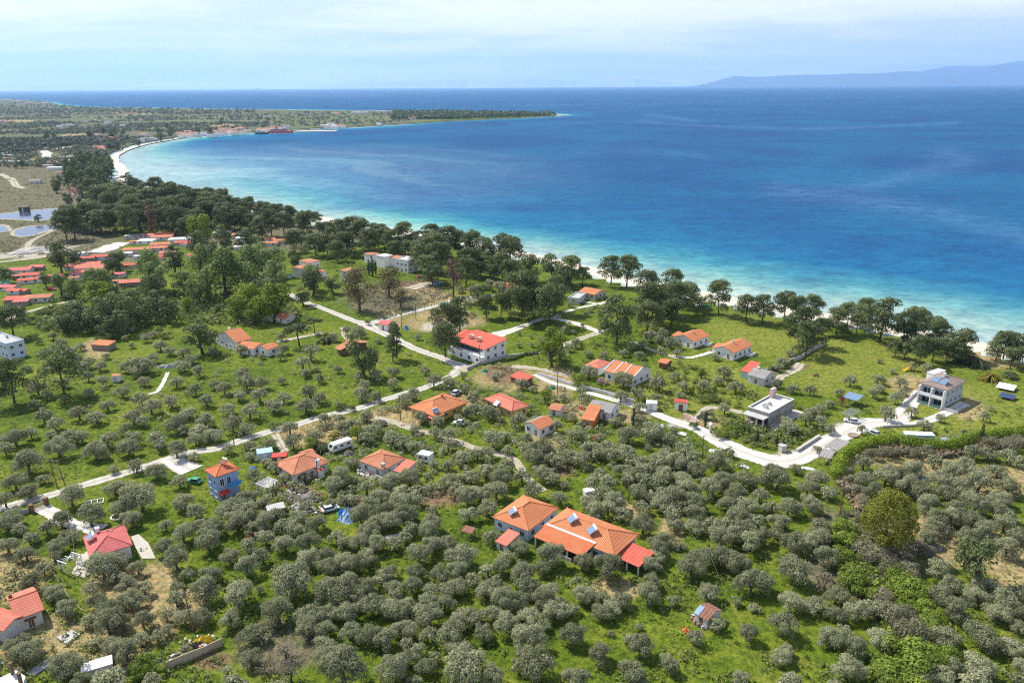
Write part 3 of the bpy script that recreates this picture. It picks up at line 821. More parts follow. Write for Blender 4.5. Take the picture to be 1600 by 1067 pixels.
ribbon('path', [(405, 482), (385, 471), (370, 465)], 3, trackmat, 0.15)
ribbon('road', [(640, 452), (660, 446), (690, 440)], [9, 8, 6], trackmat, 0.2)
wat, n, l, b = mat('pond_water')
b.inputs['Base Color'].default_value = (0.055, 0.075, 0.11, 1); b.inputs['Roughness'].default_value = 0.12; b.inputs['Specular IOR Level'].default_value = 0.3
bp = n.new('ShaderNodeBump'); bp.inputs['Strength'].default_value = 0.1; l.new(noise(n, l, 0.6, 4).outputs['Fac'], bp.inputs['Height']); l.new(bp.outputs[0], b.inputs['Normal'])
PONDS = []
def pond(px, z=0.05):
    P = spline(px + [px[0]], 6)[:-1]; PONDS.append(P)
    sheet('pond_water', [G(x, y) for x, y in P], z, wat)
    bank = [(x, y) for x, y in px]
    ribbon('pond_bank', bank + [bank[0]], 3.0, trackmat, 0.35, z=0.075)
pond([(-60, 338), (0, 334), (40, 330), (70, 327), (110, 325), (128, 327), (110, 336), (90, 341), (60, 345), (20, 343), (-60, 341)])
pond([(18, 364), (24, 359), (45, 354), (75, 352), (92, 352), (88, 357), (68, 363), (45, 369), (25, 369)])
pond([(-60, 352), (0, 352), (12, 355), (10, 362), (-60, 366)])
# ------------------------------------------------------------------ vegetation
def leaf_quads(blobs, n, size, rng, aspect=0.62, jitter=0.40, shell=(0.80, 1.05), tint=(0.2, 0.8), low=-0.55):
    """leaf-sized faces spread through the outer shell of each foliage clump"""
    B = np.array(blobs, float)
    area = (B[:, 3] * B[:, 4] + B[:, 3] * B[:, 5] + B[:, 4] * B[:, 5])
    ib = rng.choice(len(B), n, p=area / area.sum())
    d = rng.normal(0, 1, (n, 3)); d /= np.linalg.norm(d, axis=1)[:, None]
    flip = d[:, 2] < low
    d[flip, 2] *= -1
    r = rng.uniform(shell[0], shell[1], n)
    stray = rng.random(n) < 0.14                     # loose sprigs beyond the clump
    r[stray] = rng.uniform(1.0, 1.34, stray.sum())
    b_ = B[ib]
    c = b_[:, :3] + d * b_[:, 3:6] * r[:, None]
    nv = d / b_[:, 3:6]; nv /= np.linalg.norm(nv, axis=1)[:, None]
    nv = nv + rng.normal(0, jitter, (n, 3)); nv /= np.linalg.norm(nv, axis=1)[:, None]
    t = np.cross(nv, rng.normal(0, 1, (n, 3))); t /= np.linalg.norm(t, axis=1)[:, None]
    u = np.cross(nv, t)
    s = size * rng.uniform(0.6, 1.4, n)[:, None] * 0.5
    V = np.stack([c - t * s - u * s * aspect * 0.5, c + t * s * 0.1 - u * s * aspect, c + t * s + u * s * aspect * 0.3, c - t * s * 0.2 + u * s * aspect], 1)
    bt = rng.uniform(-0.12, 0.12, len(B))
    return V, np.clip(rng.uniform(tint[0], tint[1], n) + bt[ib], 0, 1)

def limbs(blobs, z0, r, rng, k=5):
    mb = MB()
    lean = rng.normal(0, 0.03, 2)
    fork = (lean[0], lean[1], z0)
    mb.path([(0, 0, -0.03), (lean[0] * 0.4, lean[1] * 0.4, z0 * 0.5), fork], [r * 1.5, r * 1.05, r], 7)
    pick = rng.permutation(len(blobs))[:k]
    for i in pick:
        b = blobs[i]
        mid = (fork[0] * 0.5 + b[0] * 0.5 + rng.normal(0, 0.02), fork[1] * 0.5 + b[1] * 0.5 + rng.normal(0, 0.02), fork[2] * 0.45 + b[2] * 0.55)
        mb.path([fork, mid, (b[0], b[1], b[2])], [r * 0.75, r * 0.5, r * 0.18], 5)
    return mb

def blobs_olive(rng):
    B = []
    for i in range(rng.integers(16, 22)):
        a = rng.uniform(0, 2 * math.pi); q = math.sqrt(rng.uniform(0, 1)) * 0.37
        z = 0.58 - 0.85 * q * rng.uniform(0.2, 1.35) + rng.normal(0, 0.05)
        s = rng.uniform(0.13, 0.20)
        B.append((q * math.cos(a), q * math.sin(a), max(0.17, z), s, s * rng.uniform(0.85, 1.15), s * rng.uniform(0.75, 1.0)))
    return B
def blobs_pine(rng):
    B = []
    w = rng.uniform(0.85, 1.15)
    for i in range(rng.integers(28, 38)):
        z = 0.24 + 0.68 * rng.uniform(0, 1) ** 0.8
        env = 0.43 * min(1.0, (1.06 - z) / 0.42) ** 0.75 * min(1.0, (z - 0.02) / 0.3) * w
        a = rng.uniform(0, 2 * math.pi); q = env * math.sqrt(rng.uniform(0.05, 1)) * 0.9
        s = rng.uniform(0.09, 0.15)
        B.append((q * math.cos(a), q * math.sin(a), z, s * 1.15, s * 1.15, s * 0.75))
    return B
def blobs_umbrella(rng):
    B = []
    for i in range(14):
        a = rng.uniform(0, 2 * math.pi); q = 0.42 * math.sqrt(rng.uniform(0, 1))
        s = rng.uniform(0.12, 0.17)
        B.append((q * math.cos(a), q * math.sin(a), 0.80 - 0.35 * q + rng.normal(0, 0.03), s, s, s * 0.6))
    return B
def blobs_broad(rng):
    B = []
    for i in range(rng.integers(16, 22)):
        z = rng.uniform(0.2, 0.92)
        env = 0.42 * math.sin(min(1, (z + 0.02) / 0.97) * math.pi * 0.86) ** 0.6
        a = rng.uniform(0, 2 * math.pi); q = env * math.sqrt(rng.uniform(0.05, 1)) * 0.8
        s = rng.uniform(0.13, 0.20)
        B.append((q * math.cos(a), q * math.sin(a), z, s, s, s * 0.85))
    return B
def blobs_dome(rng):
    B = [(0, 0, 0.50, 0.40, 0.40, 0.42), (0.05, -0.03, 0.56, 0.36, 0.38, 0.38)]
    for i in range(26):
        a = rng.uniform(0, 2 * math.pi); e = rng.uniform(-0.5, 1.4)
        s = rng.uniform(0.07, 0.12)
        B.append((0.40 * math.cos(a) * math.cos(e), 0.40 * math.sin(a) * math.cos(e), 0.50 + 0.43 * math.sin(e), s, s, s))
    return B
def blobs_column(rng):
    return [(rng.normal(0, 0.01), rng.normal(0, 0.01), z, 0.085 * math.sin(min(1, z * 1.05) * math.pi * 0.92 + 0.12) + 0.025, 0.085 * math.sin(min(1, z * 1.05) * math.pi * 0.92 + 0.12) + 0.025, 0.10) for z in np.linspace(0.06, 0.95, 10)]
def blobs_tall(rng):
    B = []
    for i in range(20):
        z = rng.uniform(0.22, 0.95)
        env = 0.22 * (1.05 - z) ** 0.45
        a = rng.uniform(0, 2 * math.pi); q = env * math.sqrt(rng.uniform(0.1, 1))
        s = rng.uniform(0.07, 0.12)
        B.append((q * math.cos(a), q * math.sin(a), z, s, s, s * 0.7))
    return B
def blobs_bush(rng):
    B = []
    for i in range(14):
        a = rng.uniform(0, 2 * math.pi); q = 0.36 * math.sqrt(rng.uniform(0, 1))
        s = rng.uniform(0.12, 0.20)
        B.append((q * math.cos(a), q * math.sin(a), 0.34 - 0.6 * q * q * 2 + rng.normal(0, 0.04), s, s, s * 0.8))
    return [(x, y, max(z, 0.08), a, b, c) for x, y, z, a, b, c in B]

# kind: blobs, leaves, leaf size, leaf material, bark, trunk fork height, trunk radius, height / crown width of the unit tree, crown centre height
KINDS = {
 'olive':    (blobs_olive, 5200, 0.045, 'olive', 'barkgrey', 0.22, 0.040, 1.0, 0.46, 8),
 'sparse':   (blobs_olive, 520, 0.065, 'olivetan', 'barkgrey', 0.30, 0.040, 1.0, 0.52, 3),
 'oliveb':   (blobs_olive, 1500, 0.070, 'broad', 'barkgrey', 0.24, 0.040, 1.0, 0.52, 2),
 'pine':     (blobs_pine, 4800, 0.042, 'pine', 'bark', 0.48, 0.018, 0.80, 0.57, 8),
 'umbrella': (blobs_umbrella, 1500, 0.065, 'pine', 'bark', 0.55, 0.024, 0.95, 0.76, 2),
 'conifer':  (blobs_tall, 1500, 0.045, 'pine', 'bark', 0.75, 0.018, 0.52, 0.60, 2),
 'deadpine': (blobs_tall, 700, 0.040, 'dead', 'bark', 0.75, 0.016, 0.52, 0.60, 1),
 'broad':    (blobs_broad, 2200, 0.060, 'broad', 'bark', 0.24, 0.035, 1.0, 0.55, 3),
 'bright':   (blobs_broad, 2000, 0.060, 'bright', 'bark', 0.24, 0.035, 1.0, 0.55, 2),
 'dark':     (blobs_broad, 2000, 0.060, 'pine', 'bark', 0.24, 0.035, 1.0, 0.55, 3),
 'euca':     (blobs_broad, 2400, 0.048, 'euca', 'barkgrey', 0.30, 0.030, 1.0, 0.55, 2),
 'goldy':    (blobs_dome, 14000, 0.030, 'goldy', 'bark', 0.24, 0.035, 1.0, 0.55, 1),
 'redtree':  (blobs_broad, 900, 0.055, 'red', 'bark', 0.30, 0.030, 1.0, 0.55, 1),
 'cypress':  (blobs_column, 900, 0.045, 'cypress', 'bark', 0.10, 0.018, 0.22, 0.50, 1),
 'bush':     (blobs_bush, 3000, 0.050, 'bramble', None, 0, 0, 1.0, 0.25, 3),
 'brownbush':(blobs_bush, 2400, 0.040, 'brown', None, 0, 0, 1.0, 0.25, 2),
 'greybush': (blobs_bush, 1100, 0.065, 'weed', None, 0, 0, 1.0, 0.25, 2),
 'bloombush':(blobs_bush, 900, 0.07, 'bloom', None, 0, 0, 1.0, 0.25, 1),
}
NAME = {'olive': 'olive_tree', 'sparse': 'olive_tree', 'oliveb': 'broadleaf_tree', 'pine': 'pine_tree', 'umbrella': 'umbrella_pine', 'conifer': 'conifer_tree', 'deadpine': 'dead_pine', 'broad': 'broadleaf_tree',
        'bright': 'broadleaf_tree', 'dark': 'evergreen_tree', 'euca': 'eucalyptus_tree', 'goldy': 'broadleaf_tree', 'redtree': 'red_leaved_tree', 'cypress': 'cypress_tree', 'bush': 'bramble_bush',
        'brownbush': 'bare_bush', 'greybush': 'weedy_bush', 'bloombush': 'flowering_bush', 'palm': 'palm_tree', 'palmy': 'palm_tree'}
_var = {}
def variant(kind, i, lod=1.0):
    key = (kind, i, lod)
    if key not in _var:
        f, nl, sz, lm, bk, z0, r, asp, zc, nv = KINDS[kind]
        rng = np.random.default_rng(100 + i * 17 + sum(map(ord, kind)))
        B = f(rng)
        V, T = leaf_quads(B, int(nl * lod), sz / math.sqrt(lod), rng)
        trunk = limbs(B, z0, r, rng).mesh('trunk', M[bk]) if bk else None
        _var[key] = (quads_mesh('crown' if bk else 'foliage', V, M[lm], T), trunk, V, T, asp, z0, r)
    return _var[key]

def place(kind, x, y, wpx):
    """crown centre and width in pixels -> base point and crown width in metres"""
    asp, zc = KINDS[kind][7], KINDS[kind][8]
    w = 5.0
    for _ in range(5):
        h = w / asp
        p = G(x, y, zc * h)
        w = wpx / FPX * depth(p)
    return (p.x, p.y), w

PLANTS = []       # every plant: kind, position, width, pixel
WMUL = {'goldy': 0.96, 'bush': 1.2, 'brownbush': 1.15, 'olive': 1.15, 'sparse': 1.1, 'pine': 1.06, 'conifer': 1.15, 'dark': 1.15, 'broad': 1.18, 'bright': 1.15, 'euca': 1.1}
def add(kind, ox, oy, text, sc=4.0, wmul=1.0):
    wmul *= WMUL.get(kind, 1.0)
    for tok in text.split():
        x, y, w = [float(q_) for q_ in tok.split(',')]
        px, py, wp = ox + x / sc, oy + y / sc, w / sc * wmul
        p, wm = place(kind, px, py, wp)
        PLANTS.append([kind, p, wm, (px, py), wp])

# olives, crop by crop
add('olive', 0, 800, "60,60,130 40,190,130 110,110,90 180,150,110 160,250,130 270,120,100 360,60,110 470,140,100 350,200,130 400,140,80 350,260,80 820,40,110 1035,75,90 1140,120,140 1180,130,110 1030,200,130 1290,160,160 1430,260,120 1540,330,150 1100,290,160 1170,380,90 1320,370,140 1280,470,170 1480,500,190 640,330,190 720,300,150 860,340,100 720,400,110 790,450,140 580,470,110 600,560,120 690,590,130 820,520,150 900,470,100 860,570,90 670,680,180 560,660,110 760,670,130 890,670,120 200,430,130 270,340,110 330,500,140 400,590,140 300,480,80 1100,540,110 1150,640,120 1040,640,90 1260,640,130 1100,460,80 1440,660,130 1560,740,170 1050,730,80 880,790,100 980,770,90 780,850,170 700,830,120 600,810,90 420,950,200 150,860,190 60,830,120 230,830,100 360,920,110 140,790,90 1560,900,140 940,1050,110 1340,60,120 1240,80,110 1560,200,110 1580,90,110 100,1000,90 500,1040,120")
add('sparse', 0, 800, "90,360,90 1420,980,110 1160,850,80")
add('olive', 400, 800, "60,150,110 180,190,140 270,110,100 330,170,140 320,270,160 440,270,120 450,330,140 560,290,150 640,310,130 700,250,130 750,190,130 210,430,260 140,610,180 40,270,110 20,480,60 470,490,220 580,440,160 700,450,130 720,560,170 640,500,150 330,620,180 300,700,150 460,610,150 560,620,150 430,720,150 580,740,130 700,740,160 420,830,170 540,950,260 420,910,130 880,590,170 950,560,110 860,450,120 970,450,130 820,780,150 920,720,150 900,650,100 1060,550,140 1080,640,160 1010,620,100 1180,560,130 1240,450,150 1150,380,140 1260,350,130 1000,360,120 830,360,120 1020,250,140 1110,200,130 1080,120,130 1280,260,180 1200,170,120 1330,640,150 1270,620,100 1440,480,140 1560,540,170 1500,440,110 1500,620,130 1560,680,160 1430,740,130 1210,760,170 1070,770,110 1020,850,110 1300,870,130 1240,830,120 1330,960,240 1250,960,160 1470,1010,150 840,960,200 960,910,130 1060,940,140 840,1030,160 990,1040,100 1540,330,120 1570,260,110 1450,350,110 1410,520,80 860,190,110 940,140,100 640,180,120 700,110,140 750,60,130 900,60,120 960,90,110 380,60,130 280,50,110 60,60,130 160,90,110 440,60,130 1110,900,90 1480,150,110 1350,420,110 1100,480,110 1390,640,110 860,520,110 780,400,110 560,180,110 500,150,100 1180,480,100 1250,690,120 950,820,100")
add('sparse', 400, 800, "180,850,150 60,950,130 210,990,150 40,780,90")
add('olive', 800, 800, "240,260,170 60,200,130 60,380,160 200,330,120 440,310,120 600,330,180 460,500,140 560,520,120 700,540,130 620,590,120 570,620,130 860,310,130 900,270,120 880,430,120 870,500,150 950,150,130 930,220,120 880,190,90 820,70,140 1020,80,90 1130,80,120 1170,30,130 1130,330,180 1200,260,160 1300,270,150 1400,300,160 1390,130,150 1310,150,160 1470,80,150 1480,180,150 1560,140,120 1560,40,110 1500,430,190 1220,490,140 1010,550,80 1400,550,70 1520,590,80 1470,750,120 1280,690,110 1140,780,110 990,940,120 800,840,150 740,790,90 560,870,150 380,760,160 620,750,50 790,710,60 740,990,170 400,1020,170 1440,1030,120 160,950,220 140,1020,180 100,870,150 110,760,190 190,700,110 100,640,150 60,560,140 170,540,140 260,600,150 320,620,110 220,490,130 120,470,130 60,450,110 300,560,100 380,590,90 1600,450,120 40,960,100 800,1060,110 700,20,110 1250,160,110 1060,200,80")
add('sparse', 800, 800, "400,430,90 480,330,90")
add('olive', 1200, 800, "80,30,130 340,60,110 170,180,170 260,160,130 330,140,130 360,270,150 170,360,200 20,460,110 140,550,150 430,500,150 300,560,130 260,600,100 430,630,130 560,600,150 640,590,110 90,690,180 400,770,160 490,740,110 690,770,170 560,830,140 500,960,190 80,880,130 110,850,90 150,1030,110 420,1060,90 1110,760,180 1310,940,210 1060,1000,180 1160,970,130 980,1050,150 1350,730,220 1440,640,130 1190,590,170 1090,520,160 1130,450,150 1300,500,150 1380,440,150 1260,470,110 1470,520,160 1540,600,130 1390,600,90 1530,830,150 1570,700,120 1580,960,120 1060,330,170 990,90,130 1010,150,120 1250,130,150 1380,90,170 1500,210,150 1560,140,120 1330,1040,110 1570,1030,100 1480,60,130 1150,20,120 1580,510,110 60,120,110")
add('sparse', 1200, 800, "360,420,150 1080,100,150")
add('olive', 1200, 560, "60,730,190 20,680,120 130,910,150 280,900,130 250,790,120 300,740,130 390,830,110 70,1000,140 30,930,90 340,1010,110 660,830,130 740,720,150 600,730,140 840,700,140 910,670,140 880,780,150 960,820,140 1040,640,110 1080,740,150 1160,700,130 1120,820,140 1010,900,140 1200,780,150 1320,760,170 1230,640,130 1440,690,120 1500,780,150 1440,850,140 1290,580,110 1380,580,120 1500,600,110 1570,630,100 1060,980,150 1180,920,150 1300,900,160 1440,930,140 1280,1000,140 1020,1030,140 1500,980,110 160,180,80 265,195,70 60,150,70 440,200,70 380,270,70 330,300,80 290,330,90 240,370,100 140,420,120 120,380,90 340,390,90 390,430,80 520,130,90 660,210,80 800,240,90 740,340,110 830,140,80 690,120,80 780,70,50 1000,50,80 1080,370,60 980,410,90 900,330,80 310,560,60 180,680,80 700,180,70 850,200,70")
add('sparse', 1200, 560, "1350,350,80 1390,300,50 1230,455,60 590,440,70 900,45,60")
add('olive', 800, 560, "70,550,100 190,560,140 130,610,130 230,620,120 60,720,110 200,700,130 290,640,100 350,600,120 440,620,120 480,560,120 580,540,110 540,590,100 730,470,130 870,430,160 810,390,90 990,480,110 710,580,130 640,590,110 760,620,120 700,690,130 830,670,120 900,640,120 960,600,100 1060,570,120 1020,640,130 1130,610,110 1150,680,130 960,720,130 1060,740,130 1100,800,150 1000,830,160 1150,870,150 900,780,120 830,760,110 780,820,130 1280,640,130 1450,740,140 1330,760,140 1250,800,140 1400,830,150 1350,900,140 1480,900,150 1550,850,110 1570,750,90 1420,980,160 1140,960,150 1060,910,100 930,900,140 1010,980,120 880,850,110 820,920,110 600,770,110 500,770,110 560,840,120 650,870,140 470,890,120 520,940,130 600,930,110 680,960,120 300,860,100 250,740,100 140,830,120 330,780,70 730,750,90 1100,1040,110 1240,1040,120 1330,1020,120 1540,990,120 1580,920,80 1180,750,60 390,460,100 280,420,80 550,480,80 640,380,80 430,400,60 370,360,70 320,240,60 270,240,50 430,200,70 480,80,100 700,120,130 920,150,110 790,220,90 800,290,90 1070,170,80 1010,100,80 1200,160,90 1290,130,70 900,240,70 680,230,90 1050,220,60 1400,170,100 1330,80,100 1330,310,80 1220,340,80 90,500,80 60,150,80 130,180,60 40,380,100 120,300,50 1360,580,70")
add('olive', 400, 560, "30,150,90 20,220,100 110,280,120 170,230,90 165,130,60 310,90,60 380,65,40 390,120,70 340,200,100 390,240,90 310,290,120 515,60,60 640,110,70 670,160,90 660,210,110 740,230,80 750,100,80 860,80,80 860,150,80 920,250,100 980,220,90 1060,70,70 1110,130,90 1200,140,90 1290,100,60 1300,180,80 1350,250,90 1490,110,50 1450,330,100 1380,300,80 1320,330,90 1040,360,90 1130,390,90 1000,430,80 1270,370,60 1500,340,80 430,370,80 520,370,70 600,400,100 540,420,80 690,350,80 720,440,120 690,480,100 760,420,80 850,490,110 920,520,100 980,540,90 1050,560,80 1120,460,80 1200,470,110 1200,540,90 1300,600,110 1380,590,90 1480,500,120 1560,470,90 1450,580,90 1570,560,80 1200,660,80 1280,650,60 1110,660,70 1560,660,110 1540,730,140 1440,700,100 1340,730,120 1400,830,130 1500,810,140 1320,850,140 1250,800,120 1200,760,110 960,740,130 850,760,140 900,820,120 780,850,140 700,900,150 650,980,140 770,960,140 900,900,150 960,960,150 840,1010,140 1000,860,110 540,720,130 500,760,130 600,750,80 690,800,100 590,640,90 210,430,100 370,480,100 230,520,100 90,520,90 120,670,110 60,640,80 170,740,90 300,730,80 230,780,70 40,900,110 50,990,120 120,960,110 250,980,130 350,1010,130 440,1020,130 220,1040,120 1440,930,130 1330,960,120 1100,940,80 1090,1020,130 460,900,70 530,880,80 610,870,90")
add('sparse', 400, 560, "380,840,80 330,900,80 1010,800,80")
add('olive', 0, 560, "90,480,130 190,460,80 170,640,170 90,760,130 180,810,130 270,740,90 30,880,110 60,980,130 110,250,80 210,285,70 270,350,110 340,400,100 360,540,150 420,480,120 310,470,90 490,330,110 400,250,60 550,210,80 600,350,120 670,280,90 510,480,90 590,570,130 670,500,120 640,600,80 780,430,80 830,360,110 890,380,90 820,490,110 800,540,130 880,240,110 940,290,120 1070,260,100 970,490,110 990,530,100 1100,560,130 1100,390,130 1140,430,90 1280,370,120 1240,440,120 1330,460,130 1220,490,110 1180,320,110 1290,260,90 1430,300,110 1490,220,90 1540,140,110 1560,330,110 1450,400,120 1540,430,110 1400,180,90 1340,160,70 1220,190,80 1245,75,80 1150,50,80 1100,140,90 900,135,80 850,50,120 930,40,110 760,200,90 640,130,80 550,110,70 620,40,80 530,40,90 290,220,70 400,150,70 230,170,110 155,55,40 1520,100,100 850,660,110 710,680,70 980,690,130 440,850,150 710,790,130 560,970,170 880,860,200 770,910,140 820,990,130 1030,1030,80 1120,760,110 1150,880,130 1230,950,120 380,1000,130 290,1050,110 1440,930,180 1540,850,130 1560,950,160 1480,1000,160 1330,1040,130 1560,530,90 1420,560,80 1560,600,70 1210,610,70 1590,720,80 30,560,90")
add('olive', 0, 330, "380,820,70 440,860,80 500,840,60 330,770,70 780,790,40 820,830,50 910,790,60 1000,830,80 1060,860,80 1140,870,90 1200,910,90 1240,990,80 1340,870,70 1120,960,80 950,910,80 870,950,110 800,960,90 150,975,40 480,920,70 550,940,80 660,900,50 1500,860,80 1400,890,30 830,730,50 900,770,50 960,760,60")
add('olive', 400, 330, "600,770,80 640,730,70 480,780,70 760,800,50 1010,780,50 310,1000,60 520,970,60 170,860,70 160,780,60 1270,480,60 1340,490,60 1460,460,80 1520,470,80 660,760,60 560,740,60 1100,620,50 150,900,60 30,900,50 700,690,40 1380,470,60")
add('sparse', 400, 330, "340,870,120 290,940,110 370,880,90")
add('olive', 800, 380, "490,410,40 540,430,40 465,440,40 570,395,30 630,400,40 370,380,50 440,510,30 380,550,40 290,570,60 330,540,50 200,610,70 120,580,30 45,560,30 45,630,40 120,630,40 650,610,60 700,680,60 750,640,60 820,630,70 870,570,90 940,560,80 930,600,80 1000,620,90 1040,630,60 1270,700,60 1030,680,60 930,660,60 800,690,70 580,700,80 470,690,50 400,620,70 300,690,90 360,650,60 240,700,60")
add('olive', 1200, 400, "100,650,90 140,610,70 60,690,70 700,650,40")
# pines of the shore belt
add('pine', 400, 328, wmul=1.12, text="30,90,110 90,80,100 170,80,110 300,100,110 230,180,100 420,130,90 370,190,120 440,200,110 510,150,130 560,190,120 600,110,120 660,140,130 700,200,120 760,140,110 500,240,100 850,190,110 930,180,120 1010,190,120 1080,190,120 1130,220,130 1200,200,130 1260,200,110 1060,270,140 1150,290,130 1070,330,140 1100,370,120 1350,230,120 1420,250,120 1330,310,130 1310,380,120 1400,330,110 1450,300,100 1530,240,130 1590,270,130 1540,330,120 1590,380,100 1480,370,80 870,250,90 950,240,90 280,160,90 1190,680,140 1270,640,150 1180,800,150 1440,590,110 1530,590,100 1390,520,100 1590,560,100 1240,830,80 1020,260,100 800,180,90 1090,130,100")
add('pine', 800, 380, wmul=1.15, text="40,60,120 110,150,100 250,130,140 370,150,140 440,190,80 330,200,100 620,170,110 720,170,130 840,230,150 790,270,110 1000,240,110 1090,290,130 1040,330,150 960,330,150 880,370,160 850,430,150 1000,420,140 1160,360,90 1300,340,130 1470,380,130 1570,410,110 60,300,190 140,340,160 270,320,140 240,390,150 200,430,110 60,390,140 660,480,190 690,540,130 920,400,130")
add('pine', 1200, 400, wmul=1.06, text="110,310,130 180,330,140 280,310,130 230,430,170 250,490,180 350,420,100 440,370,150 510,340,110 600,350,140 620,310,90 720,380,200 860,430,130 940,400,130 900,470,120 1040,440,130 1080,490,110 1210,520,170 960,590,130 1040,580,110 1130,580,100 860,580,90 800,570,80 1440,570,110 1490,540,130 1560,560,120 1580,620,100 1530,620,110 -10,330,110 470,450,90 560,420,90 1180,590,110")
add('pine', 0, 330, "450,80,140 520,100,60 590,50,120 650,60,110 720,60,100 430,110,90 790,60,130 870,40,120 1010,20,120 1100,40,110 1180,20,120 1250,30,120 1310,20,120 1400,40,130 1500,40,110 1160,90,100 60,660,180 120,620,70 20,640,90 370,980,230 60,1060,200 1560,70,80 20,380,100 290,410,90 720,310,100 700,360,90")
add('pine', 0, 98, wmul=1.18, text="560,800,110 610,830,110 660,810,110 720,790,110 740,830,120 810,820,110 800,870,110 870,860,110 930,850,110 1000,850,110 1010,820,90 1070,840,110 1120,820,110 1120,890,110 1190,870,110 1260,860,110 1310,870,120 1360,890,110 1420,890,90 1510,930,90 620,910,110 570,890,90 680,880,110 750,910,110 830,930,110 900,900,100 980,920,110 1060,920,110 1180,930,110 1250,930,110 1330,930,110 1410,950,110 1460,980,90 430,960,100 480,960,110 400,1010,110 460,1020,110 560,960,110 620,980,110 700,960,100 770,970,100 860,980,100 1000,980,100 1090,980,110 1200,990,100")
# pines standing along the top of the beach
_q = spline(SHORE_PX, 14); _o = np.argsort(_q[:, 1])
_xs = [x + 4 * math.sin(x) for x in range(196, 500, 9)]
_m = (_q[:, 1] > 288) & (_q[:, 1] < 360); _sx, _sy = _q[_m][:, 0][::-1], _q[_m][:, 1][::-1]
add('pine', 0, 0, ' '.join('%.1f,%.1f,%.1f' % (x, np.interp(x, _sx, _sy) - 5 + 3 * math.sin(3.7 * x), 20 + 5 * math.sin(2.3 * x)) for x in _xs), 1.0)
# the dense wood by the bay
_r = np.random.default_rng(5)
_wood = np.array([(412, 745), (405, 640), (450, 596), (560, 590), (660, 592), (700, 620), (705, 680), (670, 735), (560, 755), (480, 738)], float)
_pts = []
while len(_pts) < 62:
    c_ = _r.uniform((400, 590), (710, 760))
    if inside(_wood, np.array([c_[0]]), np.array([c_[1]]))[0] and all(abs(c_[0] - d_[0]) + 1.3 * abs(c_[1] - d_[1]) > 24 for d_ in _pts):
        _pts.append(c_)
add('conifer', 0, 100, ' '.join('%d,%d,%d' % (c_[0], c_[1], _r.uniform(44, 62)) for c_ in _pts))
add('deadpine', 400, 330, "1230,390,150 1140,720,120")
add('deadpine', 0, 330, "940,30,110 680,70,60")
add('euca', 400, 330, "640,490,230 830,430,180 900,540,110")
add('umbrella', 400, 330, "260,715,170 360,680,110")
add('conifer', 400, 330, "870,780,110 850,840,80")
add('dark', 400, 330, "660,905,220 60,470,180 160,470,120 350,440,150 240,290,110 480,440,120 290,520,120")
add('dark', 0, 330, "1370,230,170 1390,165,100 1540,200,130 1080,300,150 1080,225,70 280,420,90 370,300,150 460,290,100 340,290,80 1250,770,200 400,650,150 480,610,130 600,640,180 700,620,180 800,640,160 900,600,170 980,560,150 1050,620,130 670,700,150 760,700,130 410,690,120 500,690,120 850,560,140 960,490,150 1230,220,150")
add('broad', 0, 330, "1400,400,260 1540,360,250 1560,430,200 1330,330,150 1250,330,160 1160,420,170 1240,490,160 930,370,200 980,420,160 370,460,120 450,480,110 570,440,120 650,430,110 740,300,110 1290,440,150 1450,470,170")
add('broad', 400, 330, "110,300,170 40,330,150 100,360,150 20,260,120 350,410,130")
add('bright', 0, 330, "610,510,170 1170,590,80 1480,580,170 1570,560,150 1580,640,120 1250,150,170 1130,470,110")
add('bright', 400, 330, "130,560,200 40,600,150 60,560,150 200,590,130")
add('bright', 800, 560, "210,230,90 410,120,100 1120,200,50")
add('bright', 800, 380, "250,650,200")
add('bright', 400, 560, "630,460,90 340,540,80")
add('bright', 800, 380, "1185,805,70")
add('redtree', 400, 330, "1180,720,130 1220,760,120")
add('redtree', 1200, 560, "460,260,70")
add('goldy', 1200, 800, "755,80,370")
add('dark', 1200, 800, "1300,310,260")
add('olive', 1200, 560, "600,650,110")
add('dark', 0, 100, "290,440,45 335,450,35 560,435,50 645,415,40 700,440,50 710,405,40 770,430,30 1070,430,50 860,490,50 690,510,50 730,510,50 1000,450,50 1230,410,40 1310,405,50 1385,365,40 100,630,40 135,620,50 350,745,60 420,850,65 500,860,50 235,958,45 345,770,60 1040,385,30 985,415,40 60,500,40 20,480,40 370,720,40 120,470,30")
add('cypress', 1200, 560, "1338,478,26", 4.0)
add('cypress', 1140, 590, "352,735,46 592,780,38 672,835,34 462,672,22", 8.0)
add('cypress', 800, 560, "760,365,30 1210,380,24")
add('cypress', 400, 330, "705,350,24 726,355,24 745,350,20")
# brambles, bare bushes, thickets at the lower right and along the tracks
add('bush', 1200, 800, "560,440,200 620,490,150 700,600,120 860,440,230 960,480,170 800,400,150 1000,600,170 930,550,160 860,900,330 800,980,260 960,870,230 1080,900,220 1130,880,130 740,1030,170 900,1020,240 700,930,110 1010,680,140 1060,650,120 480,180,150 500,260,160 460,90,140 520,370,160 480,330,110")
add('brownbush', 1200, 800, "620,220,190 690,270,200 740,330,190 640,300,150 720,520,170 760,610,220 850,620,190 890,740,230 960,770,180 850,340,180 900,370,150 560,200,130 800,700,140 940,210,150 990,240,140")
add('brownbush', 1200, 560, "520,760,110 560,820,110 600,880,110 500,700,90 480,830,90 640,600,120 760,590,140 900,590,120 1000,570,120 1500,530,160 1400,520,120 1560,520,120")
add('brownbush', 800, 560, "850,555,70 960,570,80 930,600,60")
add('greybush', 0, 330, "250,820,60 700,790,90 760,770,80 620,790,60 1040,770,90 990,750,80 560,740,90 640,760,80 350,700,110 260,640,110 200,680,90 1300,560,120 1360,600,100 1420,520,100")
add('greybush', 400, 560, "530,300,80 590,310,70 740,235,70 130,410,110 520,310,60 330,340,60")
